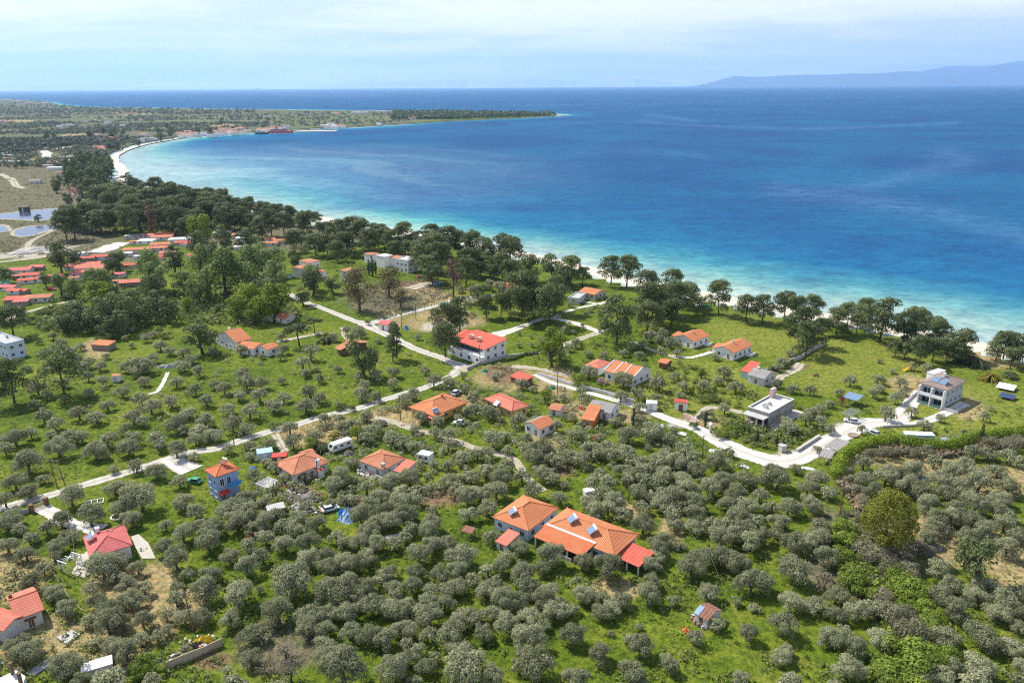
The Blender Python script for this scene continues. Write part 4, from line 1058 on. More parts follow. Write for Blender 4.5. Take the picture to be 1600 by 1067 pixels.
add('greybush', 800, 560, "1250,240,110 1180,250,90 1230,200,90 1130,420,80 1450,430,110 1380,420,100 1290,470,110 1500,500,90")
add('bloombush', 800, 560, "555,140,60 590,150,50")
add('bush', 800, 560, "1380,440,90 1420,390,80 1300,470,80")
add('bush', 0, 800, "900,950,170 980,990,130 880,1010,120")

# thin out doubles where two crops overlap
keep = []
for p in sorted(PLANTS, key=lambda q_: -q_[4]):
    if p[0] in ('bush', 'brownbush', 'greybush'):
        keep.append(p); continue
    if all(k_[0] in ('bush', 'brownbush', 'greybush') or (k_[1][0] - p[1][0]) ** 2 + (k_[1][1] - p[1][1]) ** 2 > (0.30 * min(k_[2], p[2]) + 0.12 * max(k_[2], p[2])) ** 2 for k_ in keep):
        keep.append(p)
PLANTS = keep
# ---- all plants into the scene: every one an object, olives beyond the 300 largest as one grove
THINGS = []       # things whose labels are written at the end: (object, description, pixel)
DESC = {'olive': 'olive tree', 'sparse': 'sparse pruned olive tree', 'oliveb': 'olive tree', 'pine': 'dark pine tree', 'umbrella': 'dark umbrella pine', 'conifer': 'tall dark conifer', 'deadpine': 'rusty brown dying pine',
        'broad': 'leafy light green tree', 'bright': 'bright spring-green tree', 'dark': 'dense dark evergreen tree', 'euca': 'tall brown-green eucalyptus', 'goldy': 'big olive-gold leafy tree', 'redtree': 'dark red-leaved tree', 'cypress': 'slim dark cypress',
        'bush': 'green bramble mound', 'brownbush': 'bare brown bush', 'greybush': 'grey-green weedy bush', 'bloombush': 'pink flowering bush', 'palm': 'bushy green palm', 'palmy': 'yellowing bushy palm'}
GROUPS = {'olive_tree': 'olive trees of the groves', 'pine_tree': 'pine trees along the shore', 'conifer_tree': 'tall conifers of the wood by the bay', 'broadleaf_tree': 'leafy trees round the village', 'evergreen_tree': 'dark evergreen trees',
          'bramble_bush': 'bramble mounds', 'bare_bush': 'bare brown bushes', 'weedy_bush': 'grey-green bushes', 'cypress_tree': 'slim cypresses', 'palm_tree': 'bushy palms near the beach', 'umbrella_pine': 'umbrella pines', 'dead_pine': 'dying pines',
          'eucalyptus_tree': 'eucalyptus trees', 'red_leaved_tree': 'red-leaved trees', 'flowering_bush': 'flowering bushes'}
rng = np.random.default_rng(21)
olives = sorted([p for p in PLANTS if p[0] in ('olive', 'sparse')], key=lambda q_: -q_[4])
single = set(id(p) for p in olives[:296])
gV, gT, gVt = [], [], []
for p in PLANTS:
    kind, (X, Y), w, px, wp = p
    nv = KINDS[kind][9]; asp = KINDS[kind][7]
    i = int(rng.integers(nv)); rz = rng.uniform(0, 2 * math.pi); hz = rng.uniform(0.82, 1.2)
    s = w / asp * (0.98 if kind != 'cypress' else 1.0)
    if kind in ('olive', 'sparse') and id(p) not in single:
        V, T = variant(kind, i)[2:4]
        k_ = max(220, int(len(V) * 0.16)); sel = rng.permutation(len(V))[:k_]
        V2 = V[sel]; c_ = V2.mean(1, keepdims=True); V2 = c_ + (V2 - c_) * 2.0
        ca, sa = math.cos(rz), math.sin(rz)
        Q = np.stack([(V2[..., 0] * ca - V2[..., 1] * sa) * s + X, (V2[..., 0] * sa + V2[..., 1] * ca) * s + Y, V2[..., 2] * s * hz], -1)
        gV.append(Q); gT.append(np.clip(T[sel] + rng.normal(0, 0.12), 0, 1))
        r_ = 0.05 * s
        cs = [(X + r_ * math.cos(t), Y + r_ * math.sin(t)) for t in np.linspace(0, 2 * math.pi, 6)]
        gVt += [[(a_[0], a_[1], 0), (b_[0], b_[1], 0), (b_[0], b_[1], 0.45 * s), (a_[0], a_[1], 0.45 * s)] for a_, b_ in zip(cs[:-1], cs[1:])]
        continue
    crown, trunk = variant(kind, i)[:2]
    nm = NAME[kind]
    if trunk is None:
        o = link(bpy.data.objects.new(nm, crown)); o.location = (X, Y, 0); o.rotation_euler = (0, 0, rz)
    else:
        o = empty(nm, (X, Y, 0), rz)
        link(bpy.data.objects.new('trunk', trunk), o); link(bpy.data.objects.new('crown', crown), o)
    ex = rng.uniform(0.88, 1.12) if kind in ('olive', 'pine', 'broad', 'dark', 'bush') else 1.0
    o.scale = (s * ex, s / ex, s * hz)
    tag(o, cat='bush' if 'bush' in nm else 'tree', group=GROUPS.get(nm))
    size = ''
    if kind == 'olive':
        size = 'broad ' if w > 8.2 else ('small ' if w < 4.6 else '')
    THINGS.append((o, size + DESC[kind], px))
# the grove runs on past the edges of the view
for (x0, x1, y0, y1, cnt) in [(1612, 1990, 690, 1180, 95), (-330, -12, 570, 1180, 95), (-40, 1650, 1078, 1330, 130)]:
    xs, ys = rng.uniform(x0, x1, cnt), rng.uniform(y0, y1, cnt); done = []
    for X, Y in zip(*GA(xs, ys, 0.0)):
        if any((X - a_) ** 2 + (Y - b_) ** 2 < 30 for a_, b_ in done): continue
        done.append((X, Y)); V, T = variant('olive', int(rng.integers(8)))[2:4]
        sel = rng.permutation(len(V))[:900]; V2 = V[sel]; c_ = V2.mean(1, keepdims=True); V2 = c_ + (V2 - c_) * 2.0
        s = rng.uniform(4.5, 8.5); a_ = rng.uniform(0, 6.28); ca, sa = math.cos(a_), math.sin(a_)
        gV.append(np.stack([(V2[..., 0] * ca - V2[..., 1] * sa) * s + X, (V2[..., 0] * sa + V2[..., 1] * ca) * s + Y, V2[..., 2] * s], -1)); gT.append(np.clip(T[sel] + rng.normal(0, 0.12), 0, 1))
gm_ = quads_mesh('olive_grove', np.concatenate(gV + [np.array(gVt)]), M['olive'], np.concatenate(gT + [np.full(len(gVt), 0.5)]))
gm_.materials.append(M['barkgrey'])
mi = np.zeros(len(gm_.polygons), np.int32); mi[-len(gVt):] = 1
gm_.polygons.foreach_set('material_index', mi)
tag(link(bpy.data.objects.new('olive_grove', gm_)), kind='stuff', label='smaller grey-green olive trees filling the groves')

# palms: arching fronds on a short stem
def palm(x, y, wpx, m, kind, h=1.6):
    p = G(x, y, h); w = wpx / FPX * depth(p)
    o = empty('palm_tree', (p.x, p.y, 0))
    MB().path([(0, 0, 0), (0, 0, h * 0.5), (0, 0, h)], [0.45, 0.38, 0.3], 8).build('trunk', M['bark'], o)
    Q, T = [], []
    r = np.random.default_rng(int(x))
    for k_ in range(70):
        a = r.uniform(0, 2 * math.pi); up = r.uniform(0.1, 1.35); L = w * 0.62 * r.uniform(0.8, 1.1)
        d = np.array([math.cos(a), math.sin(a)]); s_ = np.array([-d[1], d[0]])
        prev = None
        for t in np.linspace(0, 1, 8):
            rr = L * t * math.cos(up) + L * 0.18 * t * t; zz = h + L * (math.sin(up) * t - 0.85 * t * t)
            c_ = np.array([d[0] * rr, d[1] * rr, max(zz, 0.1)])
            wd = 0.34 * math.sin(math.pi * min(1, 0.15 + t * 0.85)) + 0.03
            l_ = c_ + np.array([s_[0] * wd, s_[1] * wd, -0.12]); r2 = c_ - np.array([s_[0] * wd, s_[1] * wd, 0.12])
            if prev is not None:
                Q.append([prev[0], prev[1], c_, l_]); Q.append([prev[1], prev[2], r2, c_])
                tt = r.uniform(0.2, 0.8); T += [tt, tt]
            prev = (l_, c_, r2)
    link(bpy.data.objects.new('crown', quads_mesh('crown', np.array(Q), m, np.array(T))), o)
    tag(o, cat='palm', group=GROUPS['palm_tree'])
    THINGS.append((o, DESC[kind], (x, y)))
for x, y, w in [(1500, 560, 30), (1510, 552, 30), (1527, 566, 34)]:
    palm(x, y, w, M['palm'], 'palm')
palm(1548, 587, 30, M['palmy'], 'palmy'); palm(1579, 584, 22, M['palm'], 'palm')
palm(507, 530, 22, M['palm'], 'palm'); palm(522, 677, 16, M['palmy'], 'palmy'); palm(500, 698, 26, M['palm'], 'palm')

# clipped hedges: leaf cover over a rounded bank
def hedge(px, width, height, label, m=M['hedge'], per=210):
    P = spline(px, 8); X, Y = GA(P[:, 0], P[:, 1], height * 0.5)
    r = np.random.default_rng(len(px)); Q, T = [], []
    for i in range(len(X) - 1):
        seg = math.hypot(X[i + 1] - X[i], Y[i + 1] - Y[i])
        nb = max(1, round(seg / 1.5))
        for j in range(nb):
            t = (j + 0.5) / nb
            w_ = width * r.uniform(0.8, 1.15); h_ = height * r.uniform(0.8, 1.12)
            v, tt = leaf_quads([(X[i] + (X[i + 1] - X[i]) * t + r.normal(0, 0.25), Y[i] + (Y[i + 1] - Y[i]) * t + r.normal(0, 0.25), h_ * 0.5, w_ / 2, w_ / 2, h_ * 0.52)], per, 0.40, r, jitter=0.3)
            Q.append(v); T.append(tt)
    o = link(bpy.data.objects.new('hedge', quads_mesh('hedge', np.concatenate(Q), m, np.concatenate(T))))
    return tag(o, label, 'hedge')
hedge([(1308, 740), (1311, 726), (1320, 712), (1335, 702), (1354, 694), (1376, 688), (1396, 687)], 3.6, 3.2, 'bright green clipped hedge curving round the gravel yard by the grey carport')
hedge([(1404, 686), (1425, 691), (1450, 694), (1480, 696), (1500, 692), (1520, 684), (1550, 680), (1580, 677), (1602, 672)], 3.8, 3.2, 'bright green hedge running straight on past the turquoise container')
hedge([(790, 562), (830, 551), (870, 546)], 1.6, 1.4, 'low trimmed hedge along the lane below the red-roofed white villa', M['weed'])
hedge([(640, 486), (600, 498), (625, 489), (660, 480), (700, 470)], 0.7, 0.7, 'row of small dark shrubs edging the gravel lane', M['broad'], 30)
hedge([(1200, 578), (1225, 568), (1245, 555), (1262, 545)], 2.2, 1.8, 'ragged grey-green hedge along the wall between the two lawns', M['weed'])

# ground cover nobody could count
ROADS = [(o, np.array([v.co[:2] for v in o.data.vertices])) for o in COL.objects if o.get('kind') == 'structure' and o.name.split('.')[0] in ('road', 'path', 'track', 'driveway', 'pond_water')]
RV = np.concatenate([r_[1] for r_ in ROADS])
def off_road(X, Y, d):
    k_ = np.ones(len(X), bool)
    for i in range(0, len(X), 3000):
        k_[i:i + 3000] = ((np.stack([X[i:i + 3000], Y[i:i + 3000]], 1)[:, None] - RV[None]) ** 2).sum(-1).min(1) > d * d
    return k_
def scatter(name, poly, count, size, m, label, per=8, leaf=0.3, seed=1, hmul=0.7, tint=(0.15, 0.9), clump=None, clear=2.2, zmax=None):
    r = np.random.default_rng(seed)
    P = np.array(poly, float); lo, hi = P.min(0), P.max(0)
    X = r.uniform(lo[0], hi[0], count * 3); Y = r.uniform(lo[1], hi[1], count * 3)
    k_ = inside(P, X, Y) & inside(LAND_PX, X, Y)
    for pp in PONDS: k_ &= ~inside(pp, X, Y)
    X, Y = X[k_], Y[k_]
    wx, wy = GA(X, Y, 0.0)
    if clump:
        d_ = value_noise(wx, wy, clump, seed) + 0.5 * value_noise(wx, wy, clump / 3, seed + 1)
        k_ = d_ > 0.72; wx, wy = wx[k_], wy[k_]
    k_ = off_road(wx, wy, clear); wx, wy = wx[k_][:count], wy[k_][:count]
    Q, T = [], []
    for x, y in zip(wx, wy):
        s = r.uniform(*size) / 2
        v, t = leaf_quads([(x, y, s * hmul * 0.6, s, s, s * hmul)], per, leaf * s * 2, r, tint=tint)
        Q.append(v); T.append(np.clip(t + r.normal(0, 0.12), 0, 1))
    o = link(bpy.data.objects.new(name, quads_mesh(name, np.concatenate(Q), m, np.concatenate(T))))
    return tag(o, label, kind='stuff')
scatter('undergrowth', [(-40, 600), (1000, 560), (1640, 700), (1640, 1090), (-40, 1090)], 5200, (0.5, 1.5), M['weed'], 'low weeds in the olive groves', 8, 0.42, 3, clump=16)
scatter('grass_tufts', [(-40, 560), (1000, 540), (1640, 690), (1640, 1090), (-40, 1090)], 5200, (0.4, 1.0), M['bramble'], 'tufts of fresh green grass', 6, 0.5, 4, 0.5, clump=24)
scatter('scrub', [(-40, 262), (100, 258), (165, 300), (180, 350), (140, 400), (-40, 408)], 1500, (1.0, 3.0), M['brown'], 'low brown heath scrub round the ponds', 10, 0.4, 5, 0.6, clear=3.5)
scatter('scrub', [(540, 470), (560, 440), (640, 440), (720, 462), (620, 490)], 700, (0.8, 2.2), M['brown'], 'grey-brown scrub on the waste plot', 8, 0.4, 6, 0.6)
scatter('distant_trees', [(-60, 176), (420, 176), (420, 200), (300, 208), (200, 226), (120, 240), (-60, 250)], 4200, (4.5, 8.5), M['far'], 'far-off olive groves on the plain', 16, 0.42, 8, 0.85, clump=150, clear=8, tint=(0.0, 0.65))
scatter('distant_trees', [(60, 224), (200, 226), (170, 262), (100, 262), (-60, 262), (-60, 230)], 1000, (4, 9), M['far'], 'mixed trees and bushes among the far houses', 16, 0.4, 9, 0.8, clear=8, tint=(0.0, 0.6))
scatter('distant_trees', [(380, 198), (420, 176), (640, 175), (640, 190), (520, 198)], 520, (5, 10), M['far'], 'scattered trees on the far headland', 14, 0.42, 10, 0.8, clear=8, tint=(0.0, 0.5))
scatter('distant_trees', [(-60, 153.5), (40, 156), (78, 159), (90, 164), (120, 167.5), (200, 169.5), (400, 172), (400, 178), (-60, 178)], 1500, (6, 13), M['far'], 'trees on the low far headland', 14, 0.42, 17, 0.9, clear=8, tint=(0.0, 0.45))
scatter('distant_trees', [(-60, 222), (60, 219), (200, 216), (190, 224), (100, 232), (60, 240), (-60, 244)], 700, (7, 12), M['far'], 'dark belt of trees behind the far houses', 16, 0.4, 18, 0.9, clear=8, tint=(0.0, 0.35))
scatter('distant_wood', [(612, 187), (612, 177), (700, 177), (860, 180), (874, 181), (800, 183.5), (700, 187)], 1500, (6, 19), M['pine'], 'dark wood covering the far headland', 18, 0.4, 11, 1.05, clear=2, tint=(0.0, 0.3))
scatter('undergrowth', [(120, 440), (240, 460), (330, 450), (440, 460), (480, 500), (400, 510), (260, 505), (200, 520), (60, 520), (60, 490)], 1600, (1.5, 4.5), M['weed'], 'weeds and saplings between village and meadow', 10, 0.4, 12, 0.7)
scatter('undergrowth', [(100, 330), (180, 345), (330, 350), (420, 350), (420, 380), (330, 370), (200, 372), (110, 360)], 600, (1.5, 4.0), M['weed'], 'bushes under the shore pines', 12, 0.4, 13, 0.7)
scatter('undergrowth', [(420, 380), (560, 380), (820, 430), (1000, 470), (1000, 500), (700, 450), (500, 420)], 500, (1.0, 3.0), M['weed'], 'bushes below the pine belt', 10, 0.4, 14, 0.7)
scatter('reeds', [(1320, 706), (1350, 694), (1400, 699), (1470, 706), (1530, 694), (1620, 676), (1620, 694), (1540, 706), (1480, 716), (1400, 712), (1350, 712)], 1000, (0.9, 1.7), M['reed'], 'band of dry brown reeds below the hedge', 12, 0.5, 15, 1.1, clear=1)
scatter('reeds', [(1310, 735), (1330, 745), (1375, 800), (1340, 800), (1310, 760)], 300, (0.9, 1.7), M['reed'], 'dry reeds beside the olive grove track', 12, 0.5, 16, 1.0, clear=1)
# ------------------------------------------------------------------ houses
_wm = {}
HOUSES = []
def window(root, side, t, z, w=1.1, h=1.2, L=0, W=0, name='window', glass='glass', fr='frame'):
    key = (w, h, glass, fr, name)
    if key not in _wm:
        f = MB(); e = 0.10
        f.box(-w / 2 - e, w / 2 + e, -0.07, 0.02, h, h + e); f.box(-w / 2 - e - 0.05, w / 2 + e + 0.05, -0.14, 0.02, -e, 0)
        f.box(-w / 2 - e, -w / 2, -0.07, 0.02, 0, h); f.box(w / 2, w / 2 + e, -0.07, 0.02, 0, h); f.box(-0.03, 0.03, -0.055, 0.02, 0, h)
        p = MB(); p.box(-w / 2, w / 2, -0.035, 0.02, 0, h)
        _wm[key] = (f.mesh(name, M[fr]), p.mesh('pane' if name == 'window' else 'panel', M[glass]))
    fm, pm = _wm[key]
    o = link(bpy.data.objects.new(name, fm), root)
    x, y, r = {'F': (t, -W / 2, 0), 'B': (-t, W / 2, math.pi), 'R': (L / 2, t, math.pi / 2), 'L': (-L / 2, -t, -math.pi / 2)}[side]
    o.location = (x, y, z); o.rotation_euler = (0, 0, r)
    link(bpy.data.objects.new('pane' if name == 'window' else 'panel', pm), o)
    return o

def frame3(A, B, C, h):
    """rectangle through three roof corners: its two sides share what they miss of a right angle"""
    a, b, c = G(*A, h), G(*B, h), G(*C, h)
    u, w = b - a, c - b
    if u.x * w.y - u.y * w.x < 0:
        a, b, c = c, b, a
        u, w = b - a, c - b
    L, W = u.length, w.length
    e = (math.atan2(w.y, w.x) - math.atan2(u.y, u.x) - math.pi / 2 + math.pi) % (2 * math.pi) - math.pi
    ang_ = math.atan2(u.y, u.x) + e * W / (L + W)
    ctr = (a + c) / 2
    return Vector((ctr.x, ctr.y, 0)), ang_, L, W

def roof_mesh(kind, L, W, h, rise, th=0.18):
    x, y = L / 2, W / 2
    mb = MB()
    lo = [(-x, -y, h - th), (x, -y, h - th), (x, y, h - th), (-x, y, h - th)]
    hi = [(-x, -y, h), (x, -y, h), (x, y, h), (-x, y, h)]
    ridge = []
    if kind == 'hip':
        if L >= W: r0, r1 = (-(x - y * 0.95), 0, h + rise), ((x - y * 0.95), 0, h + rise)
        else: r0, r1 = (0, -(y - x * 0.95), h + rise), (0, (y - x * 0.95), h + rise)
        vs = lo + hi + [r0, r1]
        if L >= W: top = [(4, 5, 9, 8), (5, 6, 9), (6, 7, 8, 9), (7, 4, 8)]
        else: top = [(4, 5, 8), (5, 6, 9, 8), (6, 7, 9), (7, 4, 8, 9)]
        mb.poly(vs, top + [(3, 2, 1, 0), (0, 1, 5, 4), (1, 2, 6, 5), (2, 3, 7, 6), (3, 0, 4, 7)])
        ridge = [(r0, r1)] + ([(r0, hi[0]), (r0, hi[3]), (r1, hi[1]), (r1, hi[2])] if L >= W else [(r0, hi[0]), (r0, hi[1]), (r1, hi[2]), (r1, hi[3])])
    elif kind in ('gx', 'gy'):
        if kind == 'gx':
            o_ = [(-y, h - th), (0, h + rise - th), (y, h - th), (y, h), (0, h + rise), (-y, h)]
            vs = [(-x, p, z) for p, z in o_] + [(x, p, z) for p, z in o_]
            ridge = [((-x, 0, h + rise), (x, 0, h + rise))]
        else:
            o_ = [(-x, h - th), (0, h + rise - th), (x, h - th), (x, h), (0, h + rise), (-x, h)]
            vs = [(p, -y, z) for p, z in o_] + [(p, y, z) for p, z in o_]
            ridge = [((0, -y, h + rise), (0, y, h + rise))]
        mb.poly(vs, [(i, (i + 1) % 6, 6 + (i + 1) % 6, 6 + i) for i in range(6)] + [(0, 1, 4, 5), (1, 2, 3, 4), (6, 11, 10, 7), (7, 10, 9, 8)])
    elif kind == 'shed':
        vs = [(-x, -y, h - th), (x, -y, h - th), (x, y, h + rise - th), (-x, y, h + rise - th), (-x, -y, h), (x, -y, h), (x, y, h + rise), (-x, y, h + rise)]
        mb.poly(vs, [(0, 3, 2, 1), (4, 5, 6, 7), (0, 1, 5, 4), (1, 2, 6, 5), (2, 3, 7, 6), (3, 0, 4, 7)])
    return mb, ridge

def wall_mesh(kind, L, W, h, rise, ov, th=0.18):
    x, y = L / 2 - ov, W / 2 - ov
    hh = h - th - 0.01
    mb = MB()
    if kind in ('gx', 'gy'):
        full = W / 2 if kind == 'gx' else L / 2
        in_ = y if kind == 'gx' else x
        z1 = hh + rise * (1 - in_ / full); z2 = hh + rise - 0.02
        o_ = [(-in_, -0.3), (in_, -0.3), (in_, z1), (0, z2), (-in_, z1)]
        if kind == 'gy': mb.prism(o_, -y, y)
        else:
            n_ = len(o_)
            vs = [(-x, p, z) for p, z in o_] + [(x, p, z) for p, z in o_]
            mb.poly(vs, [tuple(range(n_)), tuple(reversed(range(n_, 2 * n_)))] + [(i, n_ + i, n_ + (i + 1) % n_, (i + 1) % n_) for i in range(n_)])
    elif kind == 'shed':
        mb.poly([(-x, -y, -0.3), (x, -y, -0.3), (x, y, -0.3), (-x, y, -0.3), (-x, -y, hh), (x, -y, hh), (x, y, hh + rise * 0.95), (-x, y, hh + rise * 0.95)],
                [(0, 3, 2, 1), (4, 5, 6, 7), (0, 1, 5, 4), (1, 2, 6, 5), (2, 3, 7, 6), (3, 0, 4, 7)])
    else:
        mb.box(-x, x, -y, y, -0.3, hh if kind != 'flat' else h)
    return mb

def heater(root, x, y, z, rz=0.0, s=1.0, collector='panelglass'):
    """roof water heater: tilted collectors, tank and legs"""
    f = MB()
    for sx_ in (-0.9 * s, 0.9 * s):
        f.tube((sx_, -0.8 * s, -0.5), (sx_, -0.8 * s, 0.25), 0.05, 5); f.tube((sx_, 0.5 * s, -0.5), (sx_, 0.5 * s, 1.15 * s), 0.05, 5); f.tube((sx_, -0.8 * s, 0.25), (sx_, 0.5 * s, 1.15 * s), 0.05, 5)
    o = f.build('solar_heater', M['metal'], root); o.location = (x, y, z); o.rotation_euler = (0, 0, rz)
    p = MB(); p.poly([(-1.1 * s, -0.9 * s, 0.25), (1.1 * s, -0.9 * s, 0.25), (1.1 * s, 0.55 * s, 1.2 * s), (-1.1 * s, 0.55 * s, 1.2 * s), (-1.1 * s, -0.9 * s, 0.35), (1.1 * s, -0.9 * s, 0.35), (1.1 * s, 0.55 * s, 1.3 * s), (-1.1 * s, 0.55 * s, 1.3 * s)],
                     [(0, 3, 2, 1), (4, 5, 6, 7), (0, 1, 5, 4), (1, 2, 6, 5), (2, 3, 7, 6), (3, 0, 4, 7)])
    p.build('collector', M[collector], o)
    k_ = MB(); k_.tube((-1.1 * s, 0.75 * s, 1.35 * s), (1.1 * s, 0.75 * s, 1.35 * s), 0.28 * s, 10); k_.build('tank', M['white'], o)
    return o

def chimney(root, x, y, z0, z1, w=0.6, m='white'):
    c = MB(); c.box(x - w / 2, x + w / 2, y - w / 2, y + w / 2, z0, z1); c.box(x - w / 2 - 0.12, x + w / 2 + 0.12, y - w / 2 - 0.12, y + w / 2 + 0.12, z1, z1 + 0.15)
    c.build('chimney', M[m], root)

def auto_windows(root, L, W, ov, floors, sides, doors=True, glass='glass', fr='frame'):
    l, w = L - 2 * ov, W - 2 * ov
    for s in sides:
        ln = l if s in 'FB' else w
        k_ = max(1, int(ln / 3.0))
        for fl in range(floors):
            for j in range(k_):
                t = (j + 0.5) / k_ * ln - ln / 2
                if doors and fl == 0 and s == 'F' and j == k_ // 2:
                    window(root, s, t, 0.05, 1.0, 2.05, l, w, 'door', 'brownwood', fr)
                else:
                    window(root, s, t, 0.95 + 3.0 * fl, 1.15, 1.2, l, w, 'window', glass, fr)

def house(name, label, cat, A, B, C, h=3.0, roof='hip', tiles='orange', wall='white', pitch=20, ov=0.5, floors=1, sides='FRL', caps=None, group=None, doors=True, glass='glass', fr='frame'):
    ctr, ang_, L, W = frame3(A, B, C, h)
    root = empty(name, ctr, ang_)
    HOUSES.append((ctr.x, ctr.y, math.hypot(L, W) / 2))
    tag(root, label, cat, group)
    span = {'hip': min(L, W), 'gx': W, 'gy': L, 'shed': W * 2, 'flat': 0}[roof]
    rise = span / 2 * math.tan(R(pitch))
    wall_mesh(roof, L, W, h, rise, ov).build('wall', M[wall], root)
    rf = None
    if roof == 'flat':
        x, y = L / 2 - ov, W / 2 - ov
        d = MB(); d.box(-x + 0.25, x - 0.25, -y + 0.25, y - 0.25, h + 0.005, h + 0.06); rf = d.build('roof', M[tiles], root)
        p = MB(); p.box(-x, x, -y, -y + 0.25, h, h + 0.55); p.box(-x, x, y - 0.25, y, h, h + 0.55); p.box(-x, -x + 0.25, -y + 0.25, y - 0.25, h, h + 0.55); p.box(x - 0.25, x, -y + 0.25, y - 0.25, h, h + 0.55)
        p.build('parapet', M[wall], root)
    else:
        mb, ridge = roof_mesh(roof, L, W, h, rise)
        rf = mb.build('roof', M[tiles], root, uv=True)
        if caps:
            c = MB()
            for p0, p1 in ridge:
                c.tube((p0[0], p0[1], p0[2] + 0.02), (p1[0], p1[1], p1[2] + 0.02), 0.13, 6)
            c.build('ridge_cap', M[caps], rf)
    if sides:
        auto_windows(root, L, W, ov, floors, sides, doors, glass, fr)
    return root, L, W, rise, rf

def wing(root, A, B, C, h, roof, tiles, wall, pitch=15, ov=0.3, name='wing', caps=None):
    """a lower part of the same house: its own walls, roof as a sub-part"""
    ctr, ang_, L, W = frame3(A, B, C, h)
    span = {'hip': min(L, W), 'gx': W, 'gy': L, 'shed': W * 2, 'flat': 0}[roof]
    rise = span / 2 * math.tan(R(pitch))
    o = wall_mesh(roof, L, W, h, rise, ov).build(name, M[wall], root)
    loc = Matrix.Rotation(-root.rotation_euler.z, 4, 'Z') @ (ctr - root.location)
    o.location = loc; o.rotation_euler = (0, 0, ang_ - root.rotation_euler.z)
    if roof != 'flat':
        mb, ridge = roof_mesh(roof, L, W, h, rise); rf = mb.build('roof', M[tiles], o, uv=True)
    else:
        d = MB(); d.box(-L / 2, L / 2, -W / 2, W / 2, h + 0.01, h + 0.16); d.build('roof', M[tiles], o)
    return o, L, W, rise

def canopy(root, A, B, C, h, rise, tiles, name='porch_roof', posts=True, post='white', th=0.12):
    """roof sheet on posts that belongs to a house"""
    ctr, ang_, L, W = frame3(A, B, C, h)
    mb, _ = roof_mesh('shed', L, W, h, rise, th); o = mb.build(name, M[tiles], root, uv=True)
    o.location = Matrix.Rotation(-root.rotation_euler.z, 4, 'Z') @ (ctr - root.location)
    o.rotation_euler = (0, 0, ang_ - root.rotation_euler.z)
    if posts:
        for sx_ in (-L / 2 + 0.3, 0, L / 2 - 0.3):
            p = MB(); p.box(sx_ - 0.12, sx_ + 0.12, -W / 2 + 0.2, -W / 2 + 0.44, 0, h - th); p.build('post', M[post], o)
    return o

# 1 the long porch house and its neighbour block
r_, L, W, ri, rf = house('house', 'long house with wide orange hip roof, white roof band and two solar heaters', 'house', (843, 823), (960, 867), (1001, 834), 3.3, 'hip', 'orange', 'paleblue', 21, 0.6, 1, 'FR', 'orange')
hz_ = -math.pi * 0.42 - r_.rotation_euler.z
heater(r_, -L * 0.20, -W * 0.12, 3.3 + ri * 0.72, hz_); heater(r_, L * 0.10, -W * 0.20, 3.3 + ri * 0.58, hz_)
b_ = MB(); b_.box(-L * 0.46, L * 0.22, -W * 0.43, -W * 0.37, 3.3 + ri * 0.24, 3.3 + ri * 0.24 + 0.10); b_.build('flashing', M['white'], r_)
pr = MB(); za, zb = 3.3 + ri * 0.20 + 0.05, 2.5
pr.poly([(-L * 0.48, -W / 2 - 3.5, zb), (L * 0.19, -W / 2 - 3.5, zb), (L * 0.22, -W * 0.40, za), (-L * 0.46, -W * 0.40, za), (-L * 0.48, -W / 2 - 3.5, zb + 0.14), (L * 0.19, -W / 2 - 3.5, zb + 0.14), (L * 0.22, -W * 0.40, za + 0.14), (-L * 0.46, -W * 0.40, za + 0.14)], [(0, 3, 2, 1), (4, 5, 6, 7), (0, 1, 5, 4), (1, 2, 6, 5), (2, 3, 7, 6), (3, 0, 4, 7)])
q_ = pr.build('porch_roof', M['porchtile'], r_, uv=True)
for t in (-0.46, -0.24, -0.02, 0.17):
    p_ = MB(); p_.box(L * t - 0.14, L * t + 0.14, -W / 2 - 3.35, -W / 2 - 3.07, 0, zb); p_.build('post', M['white'], q_)
canopy(r_, (963, 868), (999, 888), (1019, 866), 2.4, 0.55, 'redroof', 'porch_roof')
d_ = MB(); d_.box(L * 0.02, L * 0.16, -W / 2 + 0.5, -W / 2 + 0.59, 0.3, 2.4); d_.build('shutter', M['brightblue'], r_)
d_ = MB(); d_.box(L * 0.30, L * 0.46, -W / 2 + 0.5, -W / 2 + 0.59, 0.2, 2.4); d_.build('shutter', M['brightblue'], r_)
d_ = MB(); d_.box(-L * 0.34, L * 0.05, -W / 2 - 3.6, -W / 2 - 3.45, 0, 0.9); d_.build('balustrade', M['offwhite'], r_)
r_, L, W, ri, rf = house('house', 'square orange hip-roofed house close behind the long porch house', 'house', (771, 807), (826, 831), (871, 793), 3.2, 'hip', 'orange', 'paleblue', 22, 0.5, 1, 'FRL', 'orange')
heater(r_, -L * 0.1, -W * 0.3, 3.2 + ri * 0.45, -math.pi * 0.42 - r_.rotation_euler.z, 0.9)
r_, L, W, ri, rf = house('shed', 'small low shed with orange and red roof at the corner of the square house', 'shed', (772, 845), (791, 852), (814, 838), 2.2, 'shed', 'salmon', 'offwhite', 10, 0.25, 1, 'F')
# 2 bottom corner house
r_, L, W, ri, rf = house('house', 'terracotta cross-gabled white house at the dry straw plot', 'house', (30, 963), (76, 952), (46, 921), 3.2, 'gx', 'salmon', 'offwhite', 19, 0.5, 1, 'FR', 'orange')
wing(r_, (-32, 970), (4, 990), (32, 962), 3.1, 'gx', 'salmon', 'offwhite', 18, 0.4)
chimney(r_, -L * 0.38, W * 0.2, 3.4, 4.9, 0.6, 'brownwood')
d_ = MB(); d_.box(-L * 0.22, L * 0.18, -W / 2 - 0.25, -W / 2 + 0.5, 2.15, 2.3); d_.build('awning', M['brownwood'], r_)
